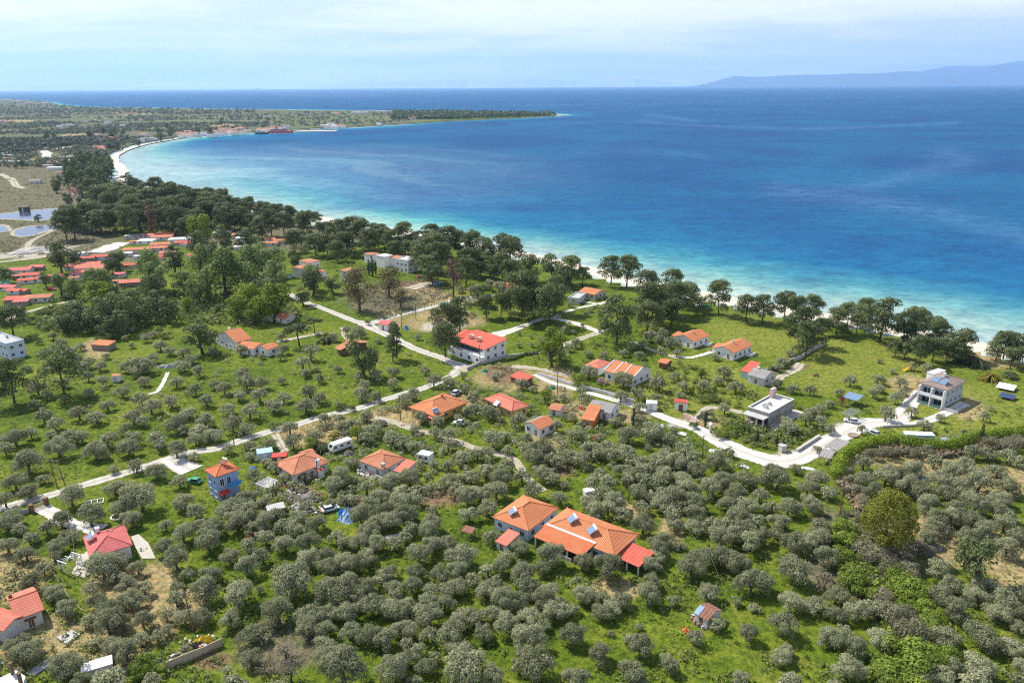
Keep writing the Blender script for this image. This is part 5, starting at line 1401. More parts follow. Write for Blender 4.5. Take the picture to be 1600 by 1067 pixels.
# 3 red hip cottage
r_, L, W, ri, rf = house('house', 'pink-red hip-roofed cottage with solar panel and white terrace', 'house', (141, 870), (209, 851), (193, 820), 3.4, 'hip', 'pinkroof', 'white', 22, 0.5, 1, 'FR', 'pinkroof')
heater(r_, -L * 0.36, W * 0.12, 3.4 + ri * 0.45, -math.pi / 2, 0.9)
sk = MB(); sk.box(-0.4, 0.4, -0.3, 0.3, 0, 0.12); s_ = sk.build('skylight', M['white'], r_); s_.location = (L * 0.12, W * 0.16, 3.4 + ri * 0.72); s_.rotation_euler = (-R(22), 0, 0)
chimney(r_, -L * 0.16, W * 0.28, 3.6, 5.6, 0.7)
# 4 blue tower
r_, L, W, ri, rf = house('tower_house', 'three-storey blue tower house under a small orange hip roof', 'house', (317, 733), (337, 745), (376, 732), 7.2, 'hip', 'porchtile', 'bluewall', 22, 0.45, 2, '', 'orange')
l_, w_ = L - 0.9, W - 0.9
for t in (-0.25, 0.25):
    for z in (0.9, 4.2): window(r_, 'F', t * l_, z, 0.9, 1.5, l_, w_, glass='glass')
for t in (-0.28, 0.05): window(r_, 'R', t * w_, 4.0, 1.0, 2.0, l_, w_)
window(r_, 'R', -0.3 * w_, 0.1, 1.1, 2.1, l_, w_, 'door', 'brownwood')
bl = MB(); bl.box(l_ / 2, l_ / 2 + 1.5, -w_ * 0.05, w_ * 0.5, 3.6, 3.75); bl.box(l_ / 2 + 1.42, l_ / 2 + 1.5, -w_ * 0.05, w_ * 0.5, 3.75, 4.7); bl.build('balcony', M['brightblue'], r_)
bl = MB(); bl.box(-l_ / 2 - 1.3, -l_ / 2, -w_ * 0.3, w_ * 0.3, 3.6, 3.75); bl.box(-l_ / 2 - 1.3, -l_ / 2 - 1.22, -w_ * 0.3, w_ * 0.3, 3.75, 4.6); bl.build('balcony', M['bluewall'], r_)
aw = MB(); aw.poly([(l_ / 2 + 0.02, -w_ / 2, 2.7), (l_ / 2 + 0.02, -w_ * 0.05, 2.7), (l_ / 2 + 1.6, -w_ * 0.05, 2.2), (l_ / 2 + 1.6, -w_ / 2, 2.2), (l_ / 2 + 0.02, -w_ / 2, 2.78), (l_ / 2 + 0.02, -w_ * 0.05, 2.78), (l_ / 2 + 1.6, -w_ * 0.05, 2.28), (l_ / 2 + 1.6, -w_ / 2, 2.28)], [(0, 1, 2, 3), (7, 6, 5, 4), (0, 4, 5, 1), (1, 5, 6, 2), (2, 6, 7, 3), (3, 7, 4, 0)]); aw.build('awning', M['redpaint'], r_)
heater(r_, 0, W * 0.1, 7.4 + ri * 0.9, 0.2, 0.8, 'rust')
# 5, 6 the two old houses by the caravan
r_, L, W, ri, rf = house('house', 'weathered terracotta house with white chimney wall near the caravan', 'house', (458, 742), (517, 721), (484, 703), 3.0, 'hip', 'terracotta', 'offwhite', 20, 0.45, 1, 'FR', 'terracotta')
wing(r_, (474, 712), (494, 706), (484, 701), 3.2, 'gx', 'terracotta', 'offwhite', 18)
chimney(r_, L * 0.16, -W * 0.5, 0, 4.9, 0.9)
ct = MB(); ct.box(L * 0.10, L * 0.24, -W / 2 - 1.6, -W / 2 + 0.3, 0, 2.3); k_ = ct.build('porch', M['white'], r_)
ct = MB(); ct.box(L * 0.09, L * 0.25, -W / 2 - 1.8, -W / 2 + 0.3, 2.31, 2.42); ct.build('porch_roof', M['redroof'], k_)
r_, L, W, ri, rf = house('house', 'old white house with faded orange hip roof and patched low annex', 'house', (560, 719), (599, 734), (634, 715), 3.0, 'hip', 'terracotta', 'offwhite', 20, 0.4, 1, 'FRL', 'terracotta')
wing(r_, (613, 735), (630, 739), (652, 726), 2.4, 'shed', 'salmon', 'offwhite', 10)
chimney(r_, L * 0.42, -W * 0.42, 0, 4.3, 0.8, 'concrete')
# 7, 8 ochre-walled houses in the middle
r_, L, W, ri, rf = house('house', 'ochre-walled house with broad orange roof and a solar panel at its eave', 'house', (645, 635), (677, 653), (725, 628), 3.0, 'hip', 'orange', 'yellow', 20, 0.6, 1, 'FRL', 'orange')
canopy(r_, (651, 640), (674, 656), (691, 648), 2.5, 0.35, 'salmon')
heater(r_, L * 0.40, -W * 0.36, 3.2, math.pi / 2, 0.9)
chimney(r_, L * 0.0, W * 0.1, 3 + ri * 0.6, 3 + ri + 0.8, 0.5, 'orangewall')
r_, L, W, ri, rf = house('house', 'square red-orange hip-roofed house with yellow walls behind the ochre-walled house', 'house', (754, 622), (800, 642), (829, 633), 3.0, 'hip', 'salmon', 'yellow', 20, 0.5, 1, 'FR', 'redroof')
heater(r_, -L * 0.02, -W * 0.52, 2.6, 0, 0.9)
# 9, 10
r_, L, W, ri, rf = house('house', 'small white house whose gable roof is half orange, half grey', 'house', (820, 661), (843, 672), (866, 660), 2.9, 'gy', 'orange', 'white', 22, 0.35, 1, 'FRL')
gp = MB(); rf2, _ = roof_mesh('gy', L * 0.52, W * 1.0, 2.9, 0.01); 
gs = MB(); sl = ri / (L / 2)
gs.poly([(-L / 2 - 0.02, -W / 2 - 0.03, 2.93), (-L * 0.22, -W / 2 - 0.03, 2.93 + sl * L * 0.28), (-L * 0.22, W / 2 + 0.03, 2.93 + sl * L * 0.28), (-L / 2 - 0.02, W / 2 + 0.03, 2.93), (-L / 2 - 0.02, -W / 2 - 0.03, 2.99), (-L * 0.22, -W / 2 - 0.03, 2.99 + sl * L * 0.28), (-L * 0.22, W / 2 + 0.03, 2.99 + sl * L * 0.28), (-L / 2 - 0.02, W / 2 + 0.03, 2.99)],
        [(0, 3, 2, 1), (4, 5, 6, 7), (0, 1, 5, 4), (1, 2, 6, 5), (2, 3, 7, 6), (3, 0, 4, 7)]); gs.build('roof_sheet', M['greyroof'], rf, uv=True)
r_, L, W, ri, rf = house('house', 'white house under a long grey fibre-cement gable roof beside the lane', 'house', (920, 637), (955, 647), (967, 633), 2.9, 'gx', 'greyroof', 'white', 20, 0.35, 1, 'FR')
r_, L, W, ri, rf = house('shed', 'orange-walled lean-to with red-orange roof against the grey-roofed house', 'shed', (909, 654), (929, 658), (939, 642), 2.6, 'shed', 'orange', 'orangewall', 12, 0.3, 1, 'F')
house('shed', 'small orange-tiled shed hidden in olives behind the grey-roofed house', 'shed', (860, 638), (876, 643), (880, 633), 2.2, 'gx', 'terracotta', 'offwhite', 15, 0.25, 1, 'F')
house('shed', 'long low red-roofed shed in the olives below the lane', 'shed', (799, 587), (818, 597), (831, 591), 2.3, 'shed', 'redroof', 'brownwood', 8, 0.3, 1, '')
# 11 white house with striped orange roof
r_, L, W, ri, rf = house('house', 'white house with orange gable roof divided by white parapet strips', 'house', (943, 579), (988, 591), (1019, 577), 3.4, 'gx', 'orange', 'white', 21, 0.3, 1, 'FR')
for t in (-0.5, -0.18, 0.14, 0.5):
    s_ = MB(); s_.prism([(-W / 2, 3.3), (0, 3.3 + ri), (W / 2, 3.3), (W / 2, 3.62), (0, 3.62 + ri), (-W / 2, 3.62)], L * t - 0.13, L * t + 0.13)
    q_ = s_.build('parapet', M['white'], rf); q_.rotation_euler = (0, 0, math.pi / 2); q_.location = (0, 0, 0)
    for vv in q_.data.vertices: vv.co.y = -vv.co.y
wing(r_, (917, 570), (936, 577), (951, 566), 3.0, 'hip', 'salmon', 'white', 18)
chimney(r_, -L * 0.15, W * 0.1, 3.6, 5.4, 0.5)
# 12 big white villa with red roof
r_, L, W, ri, rf = house('villa', 'large two-storey white villa with red roof, dark loggia and long terrace', 'house', (716, 531), (757, 549), (785, 535), 5.3, 'shed', 'redroof', 'white', 7, 0.5, 2, 'FR', None, None, True)
wing(r_, (753, 543), (762, 546), (786, 537), 4.9, 'shed', 'orange', 'white', 8, 0.2)
wing(r_, (713, 525), (725, 529), (737, 517), 5.9, 'hip', 'redroof', 'white', 14, 0.3)
ts = MB(); ts.box(-L / 2 - 1, L / 2, -W / 2 - 2.2, -W / 2 + 0.5, -0.3, 2.5); ts.box(-L / 2 - 1, L / 2, -W / 2 - 2.2, -W / 2 - 2.0, 2.5, 3.2); tt = ts.build('terrace', M['white'], r_)
lg = MB(); lg.box(-L / 2 + 0.9, L * 0.34, -W / 2 + 0.35, -W / 2 + 0.48, 3.0, 4.8); lg.build('loggia', M['glass'], r_)
for t in (-0.35, -0.1, 0.15, 0.4):
    s_ = window(r_, 'F', t * L, 0.7, 1.2, 1.4, L, W + 4.4)
heater(r_, -L * 0.2, -W * 0.1, 5.9, 0.2, 0.9, 'rust'); heater(r_, L * 0.05, -W * 0.12, 5.9, 0.2, 0.9, 'rust')
# 13 twins on the lawn
for k_, (A, B, C, nm) in enumerate([((1052, 525), (1083, 533), (1111, 524), 'white bungalow with orange gable roof at the seaward edge of the lawn'), ((1115, 543), (1147, 552), (1176, 539), 'white bungalow with orange gable roof nearer the lane, twin of the seaward one')]):
    r_, L, W, ri, rf = house('bungalow', nm, 'house', A, B, C, 3.3, 'gy', 'orange', 'white', 20, 0.45, 1, 'FR', None, 'twin bungalows on the lawn')
    chimney(r_, L * 0.05, -W * 0.05, 3.3 + ri * 0.8, 3.3 + ri + 0.9, 0.4, 'concrete')
    wing(r_, (A[0] - 3, A[1] - 1), (A[0] + 4, A[1] + 1), (A[0] + 14, A[1] - 3), 2.4, 'shed', 'orange', 'white', 10)
    tr = MB(); tr.box(L / 2 - 0.3, L / 2 + 2.2, W * 0.15, W * 0.4, 0, 0.35); tr.box(L / 2 + 1.9, L / 2 + 2.2, W * 0.15, W * 0.4, 0.35, 1.2); tr.build('terrace', M['white'], r_)
house('house', 'low beach house with orange and red roof beside the sandy shore', 'house', (905, 455), (929, 461), (948, 455), 2.9, 'gx', 'orange', 'cream', 15, 0.4, 1, 'FR')
house('annex', 'small flat white annex in front of the low beach house', 'house', (888, 466), (905, 468), (916, 459), 2.6, 'flat', 'concrete', 'offwhite', 0, 0.1, 1, 'F')
house('shelter', 'open orange-roofed garden shelter on the lawn past the striped-roof house', 'shelter', (1028, 565), (1042, 569), (1051, 563), 2.5, 'gx', 'orange', 'brownwood', 14, 0.6, 1, '')
r_, L, W, ri, rf = house('cottage', 'grey-roofed cottage with a red lean-to at the end of the dirt path', 'house', (1173, 585), (1196, 594), (1209, 582), 3.0, 'gx', 'greyroof', 'offwhite', 18, 0.35, 1, 'FR')
wing(r_, (1161, 579), (1174, 584), (1184, 572), 2.5, 'shed', 'redroof', 'turq', 8)
chimney(r_, -L * 0.25, 0, 3.5, 5.0, 0.6)
# 15 flat-roofed stone villa
r_, L, W, ri, rf = house('villa', 'flat-roofed stone villa with glazed veranda and a square corner turret', 'house', (1166, 638), (1201, 647), (1243, 626), 3.9, 'flat', 'offwhite', 'stone', 0, 0.1, 1, '', None)
cp = MB(); x, y = L / 2, W / 2
cp.box(-x - 0.06, x + 0.06, -y - 0.06, -y + 0.28, 4.453, 4.55); cp.box(-x - 0.06, x + 0.06, y - 0.28, y + 0.06, 4.453, 4.55); cp.box(-x - 0.06, -x + 0.28, -y + 0.28, y - 0.28, 4.453, 4.55); cp.box(x - 0.28, x + 0.06, -y + 0.28, y - 0.28, 4.453, 4.55)
cp.build('coping', M['white'], r_)
tw = MB(); tw.box(-x * 0.92, -x * 0.62, y * 0.6, y * 0.9, 3.9, 7.0); tw.build('turret', M['pink'], r_)
vr = MB(); vr.box(-x, x, -y - 3.4, -y - 0.1, 3.05, 3.3); v_ = vr.build('veranda_roof', M['concrete'], r_)
for t in (-0.95, -0.3, 0.35, 0.95):
    c_ = MB(); c_.box(t * x - 0.22, t * x + 0.22, -y - 3.3, -y - 2.9, 0, 3.05); c_.build('column', M['pink'], v_)
gl = MB(); gl.box(-x * 0.9, x * 0.9, -y - 0.06, -y + 0.2, 0.2, 3.2); gl.build('glazing', M['glass'], r_)
pt = MB(); pt.box(-x - 0.4, x + 3.2, -y - 4.2, y + 2.5, 0, 0.10); pt.build('terrace', M['paving'], r_)
for t in (-0.66, -0.38, -0.05, 0.35, 0.62): window(r_, 'R', t * y * 1.0, 0.9, 0.9, 1.7, 2 * x - 0.2, 2 * y - 0.2)
en = MB(); en.box(x - 0.1, x + 0.9, -y * 0.2, y * 0.15, 3.3, 3.5); en.build('door_canopy', M['concrete'], r_)
window(r_, 'R', -0.02 * y, 0.1, 1.4, 2.3, 2 * x - 0.2, 2 * y - 0.2, 'door', 'orangewall')
for t in ((-0.2, -0.35), (0.1, -0.5), (-0.05, -0.1)):
    rb_ = MB(); rb_.box(t[0] * x - 0.6, t[0] * x + 0.6, t[1] * y - 0.5, t[1] * y + 0.5, 3.97, 4.6); rb_.box(t[0] * x - 0.3, t[0] * x + 0.3, t[1] * y - 0.3, t[1] * y + 0.3, 4.6, 5.0); rb_.build('roof_unit', M['concrete'], r_)
# 16 grey villa with solar roof
r_, L, W, ri, rf = house('villa', 'two-storey pale villa with grey-brown hip roof, balconies and solar panels', 'house', (1440, 598), (1482, 611), (1508, 594), 6.6, 'hip', 'brownroof', 'greyrender', 19, 0.6, 2, 'R', 'brownroof', None, False)
l_, w_ = L - 1.2, W - 1.2
for z, nm in ((0.1, 'ground'), (3.3, 'upper')):
    for t in (-0.24, 0.24):
        window(r_, 'F', t * l_, z + 0.15, l_ * 0.34, 2.2, l_, w_)
    bs = MB(); bs.box(-l_ / 2, l_ / 2, -w_ / 2 - 1.9, -w_ / 2, z, z + 0.18); bs.build('balcony', M['white'], r_)
    rl = MB(); rl.box(-l_ / 2, l_ / 2, -w_ / 2 - 1.9, -w_ / 2 - 1.84, z + 0.18, z + 1.15); rl.build('balustrade', M['glassgreen'] if z < 1 else M['white'], r_)
for t in (-0.5, 0.0, 0.5):
    fn = MB(); fn.box(t * l_ - 0.16, t * l_ + 0.16, -w_ / 2 - 1.95, -w_ / 2, 0, 6.2); fn.build('fin_wall', M['white'], r_)
sl = ri / (min(L, W) / 2)
for t in (-0.22, 0.06):
    sp_ = MB(); a0, a1 = -W * 0.36, -W * 0.15
    z0, z1 = 6.6 + sl * (a0 + W / 2) + 0.12, 6.6 + sl * (a1 + W / 2) + 0.12
    x0, x1 = L * t, L * (t + 0.24)
    sp_.poly([(x0, a0, z0), (x1, a0, z0), (x1, a1, z1), (x0, a1, z1), (x0, a0, z0 + 0.1), (x1, a0, z0 + 0.1), (x1, a1, z1 + 0.1), (x0, a1, z1 + 0.1)], [(0, 3, 2, 1), (4, 5, 6, 7), (0, 1, 5, 4), (1, 2, 6, 5), (2, 3, 7, 6), (3, 0, 4, 7)]); sp_.build('solar_panel', M['panelglass'], r_)
chimney(r_, -L * 0.06, W * 0.08, 6.6 + ri * 0.7, 6.6 + ri + 0.9, 0.7)
sw = MB(); sw.box(L / 2 - 0.6, L / 2 + 4.5, -W / 2 - 1, -W / 2 - 0.8, 0, 1.1); sw.build('retaining_wall', M['concrete'], r_)
wing(r_, (1449, 582), (1460, 586), (1477, 579), 5.2, 'flat', 'offwhite', 'white', 0, 0.1)
# 17-20
r_, L, W, ri, rf = house('house', 'pale blue-white flat-roofed house among the meadow grass', 'house', (-26, 527), (10, 539), (38, 532), 6.0, 'flat', 'concrete', 'paleblue', 0, 0.05, 2, 'FR')
chimney(r_, 0, W * 0.2, 6, 7.2, 0.7, 'concrete')
b_ = MB(); b_.box(L / 2, L / 2 + 1.4, -W / 2, W * 0.3, 0, 1.0); b_.build('porch', M['paleblue'], r_)
r_, L, W, ri, rf = house('house', 'white house with orange gable roof beside the big round dark tree', 'house', (342, 522), (367, 537), (387, 529), 4.2, 'gy', 'orange', 'white', 20, 0.3, 1, 'FR')
chimney(r_, -L * 0.4, W * 0.3, 4.3, 5.9, 0.7)
house('house', 'low white annex with orange roof next to the dark tree house', 'house', (374, 540), (396, 547), (409, 538), 3.0, 'gx', 'orange', 'white', 18, 0.3, 1, 'FR')
house('house', 'small white house with orange gable roof at the meadow lane', 'house', (402, 543), (418, 547), (436, 540), 3.0, 'gy', 'orange', 'white', 18, 0.3, 1, 'FR')
house('shelter', 'long open shelter with faded orange and grey roof behind the dark oak', 'shelter', (519, 543), (532, 546), (580, 535), 2.6, 'gx', 'terracotta', 'brownwood', 12, 0.9, 1, '')
house('shed', 'little shed with orange roof in front of the umbrella pines', 'shed', (436, 495), (447, 499), (456, 492), 2.5, 'gx', 'orange', 'offwhite', 18, 0.25, 1, 'F')
house('kiosk', 'small white kiosk with pink roof at the gravel crossroads', 'kiosk', (594, 505), (606, 509), (614, 503), 2.8, 'gx', 'pinkroof', 'white', 15, 0.3, 1, 'FR')
house('shed', 'orange-roofed open shed in the meadow beside parked equipment', 'shed', (147, 537), (170, 541), (176, 535), 2.4, 'shed', 'orange', 'greywood', 6, 0.3, 1, '')
house('house', 'little orange-roofed house under the pines near the shore lane', 'house', (787, 447), (799, 452), (806, 446), 3.0, 'gx', 'orange', 'cream', 18, 0.3, 1, 'F')
# white row and cube houses behind the eucalyptus
def cubes(name, label, blocks):
    root = None
    for i, (A, B, C, h, tl) in enumerate(blocks):
        if root is None:
            root, L, W, ri, rf = house(name, label, 'house', A, B, C, h, 'hip' if tl else 'flat', tl or 'offwhite', 'white', 8, 0.15, 2, 'FR')
        else:
            wing(root, A, B, C, h, 'hip' if tl else 'flat', tl or 'offwhite', 'white', 8, 0.15, 'wing')
cubes('row_house', 'row of white stepped two-storey houses with low orange roofs below the pines', [((621, 405), (637, 409), (650, 404), 6.9, None), ((608, 402), (620, 405), (632, 401), 5.6, 'terracotta'), ((588, 399), (600, 402), (613, 399), 6.6, None), ((570, 396), (580, 399), (592, 396), 5.4, 'terracotta')])
cubes('villa', 'white cube villa with orange roof patches beside the green water tank', [((469, 407), (483, 411), (498, 407), 7.0, 'terracotta'), ((459, 417), (474, 421), (489, 417), 5.2, 'terracotta'), ((484, 423), (496, 427), (506, 423), 3.4, 'terracotta')])
house('house', 'white two-storey house half hidden behind the brown-green eucalyptus', 'house', (535, 422), (544, 425), (556, 420), 6.0, 'hip', 'terracotta', 'white', 10, 0.2, 2, 'FR')

# ---- village of red roofs and the far town: simple houses, each one a thing
def cottage(cx, cy, wpx, dpx, tiles, wall, deg, h=2.6, roof='gx', name='village_house', desc='', group=None, pitch=15, aspect=1.55):
    p = G(cx, cy, h); L = wpx / FPX * depth(p)
    W = L / aspect
    root = empty(name, (p.x, p.y, 0), R(deg)); HOUSES.append((p.x, p.y, math.hypot(L, W) / 2))
    if roof == 'flat':
        wall_mesh('flat', L, W, h, 0, 0.05).build('wall', M[wall], root)
        d = MB(); d.box(-L / 2 - 0.1, L / 2 + 0.1, -W / 2 - 0.1, W / 2 + 0.1, h + 0.01, h + 0.3); d.build('roof', M[tiles], root)
    else:
        rise = (min(L, W) if roof == 'hip' else W) / 2 * math.tan(R(pitch))
        if roof == 'shed': rise = W * math.tan(R(pitch * 0.5))
        wall_mesh(roof, L, W, h, rise, 0.3).build('wall', M[wall], root)
        roof_mesh(roof, L, W, h, rise)[0].build('roof', M[tiles], root, uv=True)
    if L < 40 and wpx > 11:
        l_ = L - (0.6 if roof != 'flat' else 0.1); w_ = W - (0.6 if roof != 'flat' else 0.1)
        for j in range(max(1, int(l_ / 4))):
            k_ = max(1, int(l_ / 4)); window(root, 'F', (j + 0.5) / k_ * l_ - l_ / 2, 0.8, 1.2, 1.1, l_, w_)
    tag(root, cat='house', group=group)
    THINGS.append((root, desc, (cx, cy)))
VG = 'red-roofed houses of the village'
for (X, Y, w, t, wl_, deg, rf_, asp) in [
    (132, 360, 120, 'pinkroof', 'offwhite', 12, 'gx', 1.6), (228, 345, 84, 'pinkroof', 'greywood', 10, 'shed', 2.2), (115, 400, 66, 'pinkroof', 'greywood', 20, 'gx', 1.6), (190, 392, 110, 'redroof', 'offwhite', 18, 'gx', 1.7), (165, 425, 90, 'redroof', 'offwhite', 22, 'gx', 1.7), (222, 418, 70, 'pinkroof', 'white', 22, 'gx', 1.4), (350, 398, 80, 'redroof', 'offwhite', 25, 'gx', 1.8),
    (55, 468, 110, 'pinkroof', 'offwhite', -8, 'gx', 1.9), (95, 490, 90, 'redroof', 'offwhite', -10, 'gx', 1.8), (150, 490, 60, 'redroof', 'greywood', -15, 'gx', 1.6), (98, 545, 116, 'redroof', 'greywood', 12, 'shed', 2.0), (132, 560, 84, 'pinkroof', 'greywood', 12, 'shed', 2.2), (236, 530, 150, 'terracotta', 'offwhite', 14, 'hip', 1.9),
    (550, 288, 82, 'redroof', 'greywood', 15, 'gx', 1.7), (640, 278, 104, 'redroof', 'paleblue', 15, 'gx', 1.9), (520, 330, 190, 'salmon', 'offwhite', 18, 'gx', 2.4), (570, 345, 170, 'salmon', 'offwhite', 18, 'gx', 2.4), (610, 358, 100, 'orange', 'offwhite', 18, 'gx', 1.7), (530, 375, 110, 'pinkroof', 'offwhite', 10, 'gx', 1.7), (470, 388, 60, 'pinkroof', 'offwhite', 10, 'gx', 1.5), (610, 388, 70, 'pinkroof', 'offwhite', 10, 'gx', 1.6), (465, 412, 60, 'terracotta', 'offwhite', 10, 'gx', 1.7),
    (825, 435, 130, 'salmon', 'greywood', 14, 'gx', 1.7), (725, 432, 50, 'salmon', 'offwhite', 5, 'gx', 1.5), (735, 390, 80, 'pinkroof', 'offwhite', 8, 'flat', 1.8), (820, 330, 100, 'redroof', 'cream', 20, 'gx', 1.8), (925, 312, 110, 'redroof', 'cream', 15, 'gx', 2.0), (985, 282, 66, 'redroof', 'cream', 25, 'gx', 1.4), (1050, 256, 90, 'salmon', 'cream', 18, 'gx', 1.5), (1005, 203, 110, 'orange', 'offwhite', 12, 'gx', 1.8),
    (985, 225, 100, 'salmon', 'offwhite', 12, 'gx', 1.8), (1040, 222, 70, 'salmon', 'offwhite', 12, 'gx', 1.6), (940, 146, 90, 'salmon', 'offwhite', 12, 'gx', 1.7), (1035, 135, 110, 'orange', 'offwhite', 10, 'hip', 1.8), (1010, 158, 120, 'salmon', 'offwhite', 12, 'shed', 3.0), (915, 182, 92, 'white', 'white', 5, 'flat', 1.6), (845, 186, 60, 'orange', 'offwhite', 10, 'gx', 1.7), (830, 152, 90, 'greyroof', 'concrete', 15, 'flat', 1.8),
    (1130, 172, 130, 'white', 'offwhite', 8, 'flat', 2.2), (1145, 192, 90, 'redroof', 'white', 8, 'gx', 1.8), (1180, 200, 50, 'pinkroof', 'white', 10, 'gx', 1.4), (1215, 272, 74, 'redroof', 'offwhite', 0, 'gx', 1.7), (1245, 284, 60, 'pinkroof', 'offwhite', 0, 'gx', 1.7), (1312, 210, 44, 'redroof', 'offwhite', 10, 'gx', 1.4), (1500, 142, 90, 'terracotta', 'white', 8, 'gx', 2.0), (1390, 130, 100, 'concrete', 'offwhite', 10, 'flat', 1.8), (1520, 165, 80, 'white', 'white', 5, 'flat', 2.0), (1485, 222, 40, 'white', 'offwhite', 5, 'flat', 1.4), (860, 236, 160, 'orange', 'cream', 8, 'shed', 4.0), (870, 280, 60, 'concrete', 'offwhite', 8, 'flat', 1.6), (770, 262, 100, 'white', 'offwhite', 8, 'flat', 3.0), (500, 262, 50, 'white', 'offwhite', 8, 'flat', 1.6),
    (1690, 195, 90, 'terracotta', 'offwhite', 5, 'gx', 1.8), (1750, 180, 70, 'orange', 'white', 0, 'gx', 1.6), (1690, 170, 60, 'orange', 'offwhite', 5, 'gx', 1.6), (20, 445, 60, 'greentarp', 'offwhite', 0, 'shed', 1.8)]:
    c_ = {'redroof': 'red-roofed', 'pinkroof': 'faded red-roofed', 'salmon': 'salmon-roofed', 'orange': 'orange-roofed', 'terracotta': 'terracotta-roofed', 'white': 'flat white', 'concrete': 'flat grey', 'greyroof': 'grey-roofed', 'greentarp': 'green-roofed'}[t]
    cottage(X / 4, 330 + Y / 4, w / 4 * 1.08, 0, t, wl_, deg, 2.1 if w < 120 else 2.5, rf_, 'village_house', ('broad ' if w > 105 else 'small ' if w < 62 else '') + c_ + ' village house', VG, 13, asp * 0.82)
TG = 'small houses of the far town'
hr = random.Random(3)
for (X, Y, w, t, wl_) in [(380, 462, 60, 'concrete', 'offwhite'), (470, 468, 76, 'concrete', 'offwhite'), (550, 466, 80, 'concrete', 'offwhite'), (612, 472, 60, 'orange', 'cream'), (680, 466, 90, 'terracotta', 'offwhite'), (735, 468, 60, 'orange', 'offwhite'), (612, 440, 40, 'salmon', 'white'), (620, 520, 66, 'salmon', 'offwhite'), (640, 530, 50, 'terracotta', 'white'), (898, 438, 50, 'salmon', 'white'), (905, 462, 50, 'concrete', 'offwhite'), (945, 462, 56, 'concrete', 'offwhite'), (880, 470, 40, 'concrete', 'white'),
    (1120, 430, 44, 'orange', 'white'), (1132, 445, 40, 'orange', 'white'), (1160, 436, 54, 'orange', 'white'), (1190, 445, 40, 'salmon', 'white'), (1210, 430, 44, 'salmon', 'white'), (1175, 420, 40, 'terracotta', 'white'), (1270, 430, 36, 'paleblue', 'paleblue'), (1335, 420, 50, 'salmon', 'white'), (1345, 440, 40, 'concrete', 'white'), (1365, 430, 40, 'salmon', 'white'), (1400, 432, 40, 'terracotta', 'white'), (1395, 412, 40, 'salmon', 'white'), (1440, 420, 44, 'orange', 'white'), (1470, 428, 50, 'salmon', 'white'), (1500, 402, 54, 'orange', 'cream'), (1520, 422, 44, 'terracotta', 'white'), (1380, 404, 36, 'orange', 'white'), (1425, 404, 40, 'salmon', 'white'), (1460, 408, 40, 'terracotta', 'white'), (1545, 412, 40, 'concrete', 'offwhite'), (1240, 442, 36, 'concrete', 'offwhite'), (1310, 442, 36, 'white', 'white'),
    (10, 560, 60, 'white', 'offwhite'), (48, 570, 70, 'concrete', 'white'), (100, 608, 80, 'concrete', 'offwhite'), (40, 605, 60, 'white', 'offwhite'), (60, 590, 60, 'terracotta', 'offwhite'), (150, 605, 40, 'concrete', 'offwhite'), (370, 386, 34, 'white', 'white'), (400, 378, 30, 'white', 'white'), (450, 380, 34, 'white', 'white'), (430, 376, 24, 'white', 'white'), (670, 360, 34, 'white', 'white'), (590, 352, 20, 'white', 'white'), (540, 356, 18, 'white', 'white'), (780, 326, 26, 'white', 'white'), (765, 382, 30, 'white', 'white'), (880, 352, 26, 'terracotta', 'cream'), (345, 646, 90, 'white', 'white'), (345, 615, 60, 'terracotta', 'offwhite'), (400, 580, 46, 'concrete', 'white'), (412, 602, 50, 'white', 'white'), (440, 575, 40, 'concrete', 'offwhite'), (372, 676, 36, 'terracotta', 'offwhite'), (300, 632, 56, 'concrete', 'pink'), (222, 728, 66, 'greyroof', 'offwhite'), (470, 772, 60, 'salmon', 'offwhite'), (455, 792, 54, 'redroof', 'offwhite'), (490, 790, 44, 'redroof', 'white'), (480, 815, 60, 'terracotta', 'offwhite'), (295, 524, 30, 'white', 'offwhite'), (20, 355, 40, 'pinkroof', 'white')]:
    if t == 'orange' or (t == 'salmon' and int(X) % 20): t = 'terracotta'
    c_ = {'redroof': 'red-roofed', 'pinkroof': 'faded red-roofed', 'salmon': 'salmon-roofed', 'orange': 'orange-roofed', 'terracotta': 'terracotta-roofed', 'white': 'flat white', 'concrete': 'flat grey', 'greyroof': 'grey-roofed', 'paleblue': 'pale blue'}[t]
    fl = t in ('white', 'concrete', 'paleblue')
    cottage(X / 4, 100 + Y / 4, w / 4, 0, t, wl_, hr.uniform(-12, 14), 5.5 if w < 60 and Y < 480 else 3.4, 'flat' if fl else 'gx', 'town_house', c_ + ' town house', TG, 18, 1.5 if not fl else 1.7)
for (x, y, w, t) in [(5, 156, 8, 'white'), (13, 156, 8, 'terracotta'), (22, 157, 9, 'white'), (30, 158, 8, 'terracotta'), (40, 160, 9, 'white'), (48, 160.5, 9, 'terracotta'), (55, 160, 8, 'white'), (62, 161, 9, 'white'), (70, 161, 8, 'terracotta'), (36, 157, 7, 'white'), (76, 161.5, 7, 'white')]:
    cottage(x, y, w, 0, t, 'white', hr.uniform(-10, 10), 8, 'flat' if t == 'white' else 'gx', 'town_house', ('flat white' if t == 'white' else 'terracotta-roofed') + ' house of the headland hamlet', 'houses of the headland hamlet', 15, 1.5)
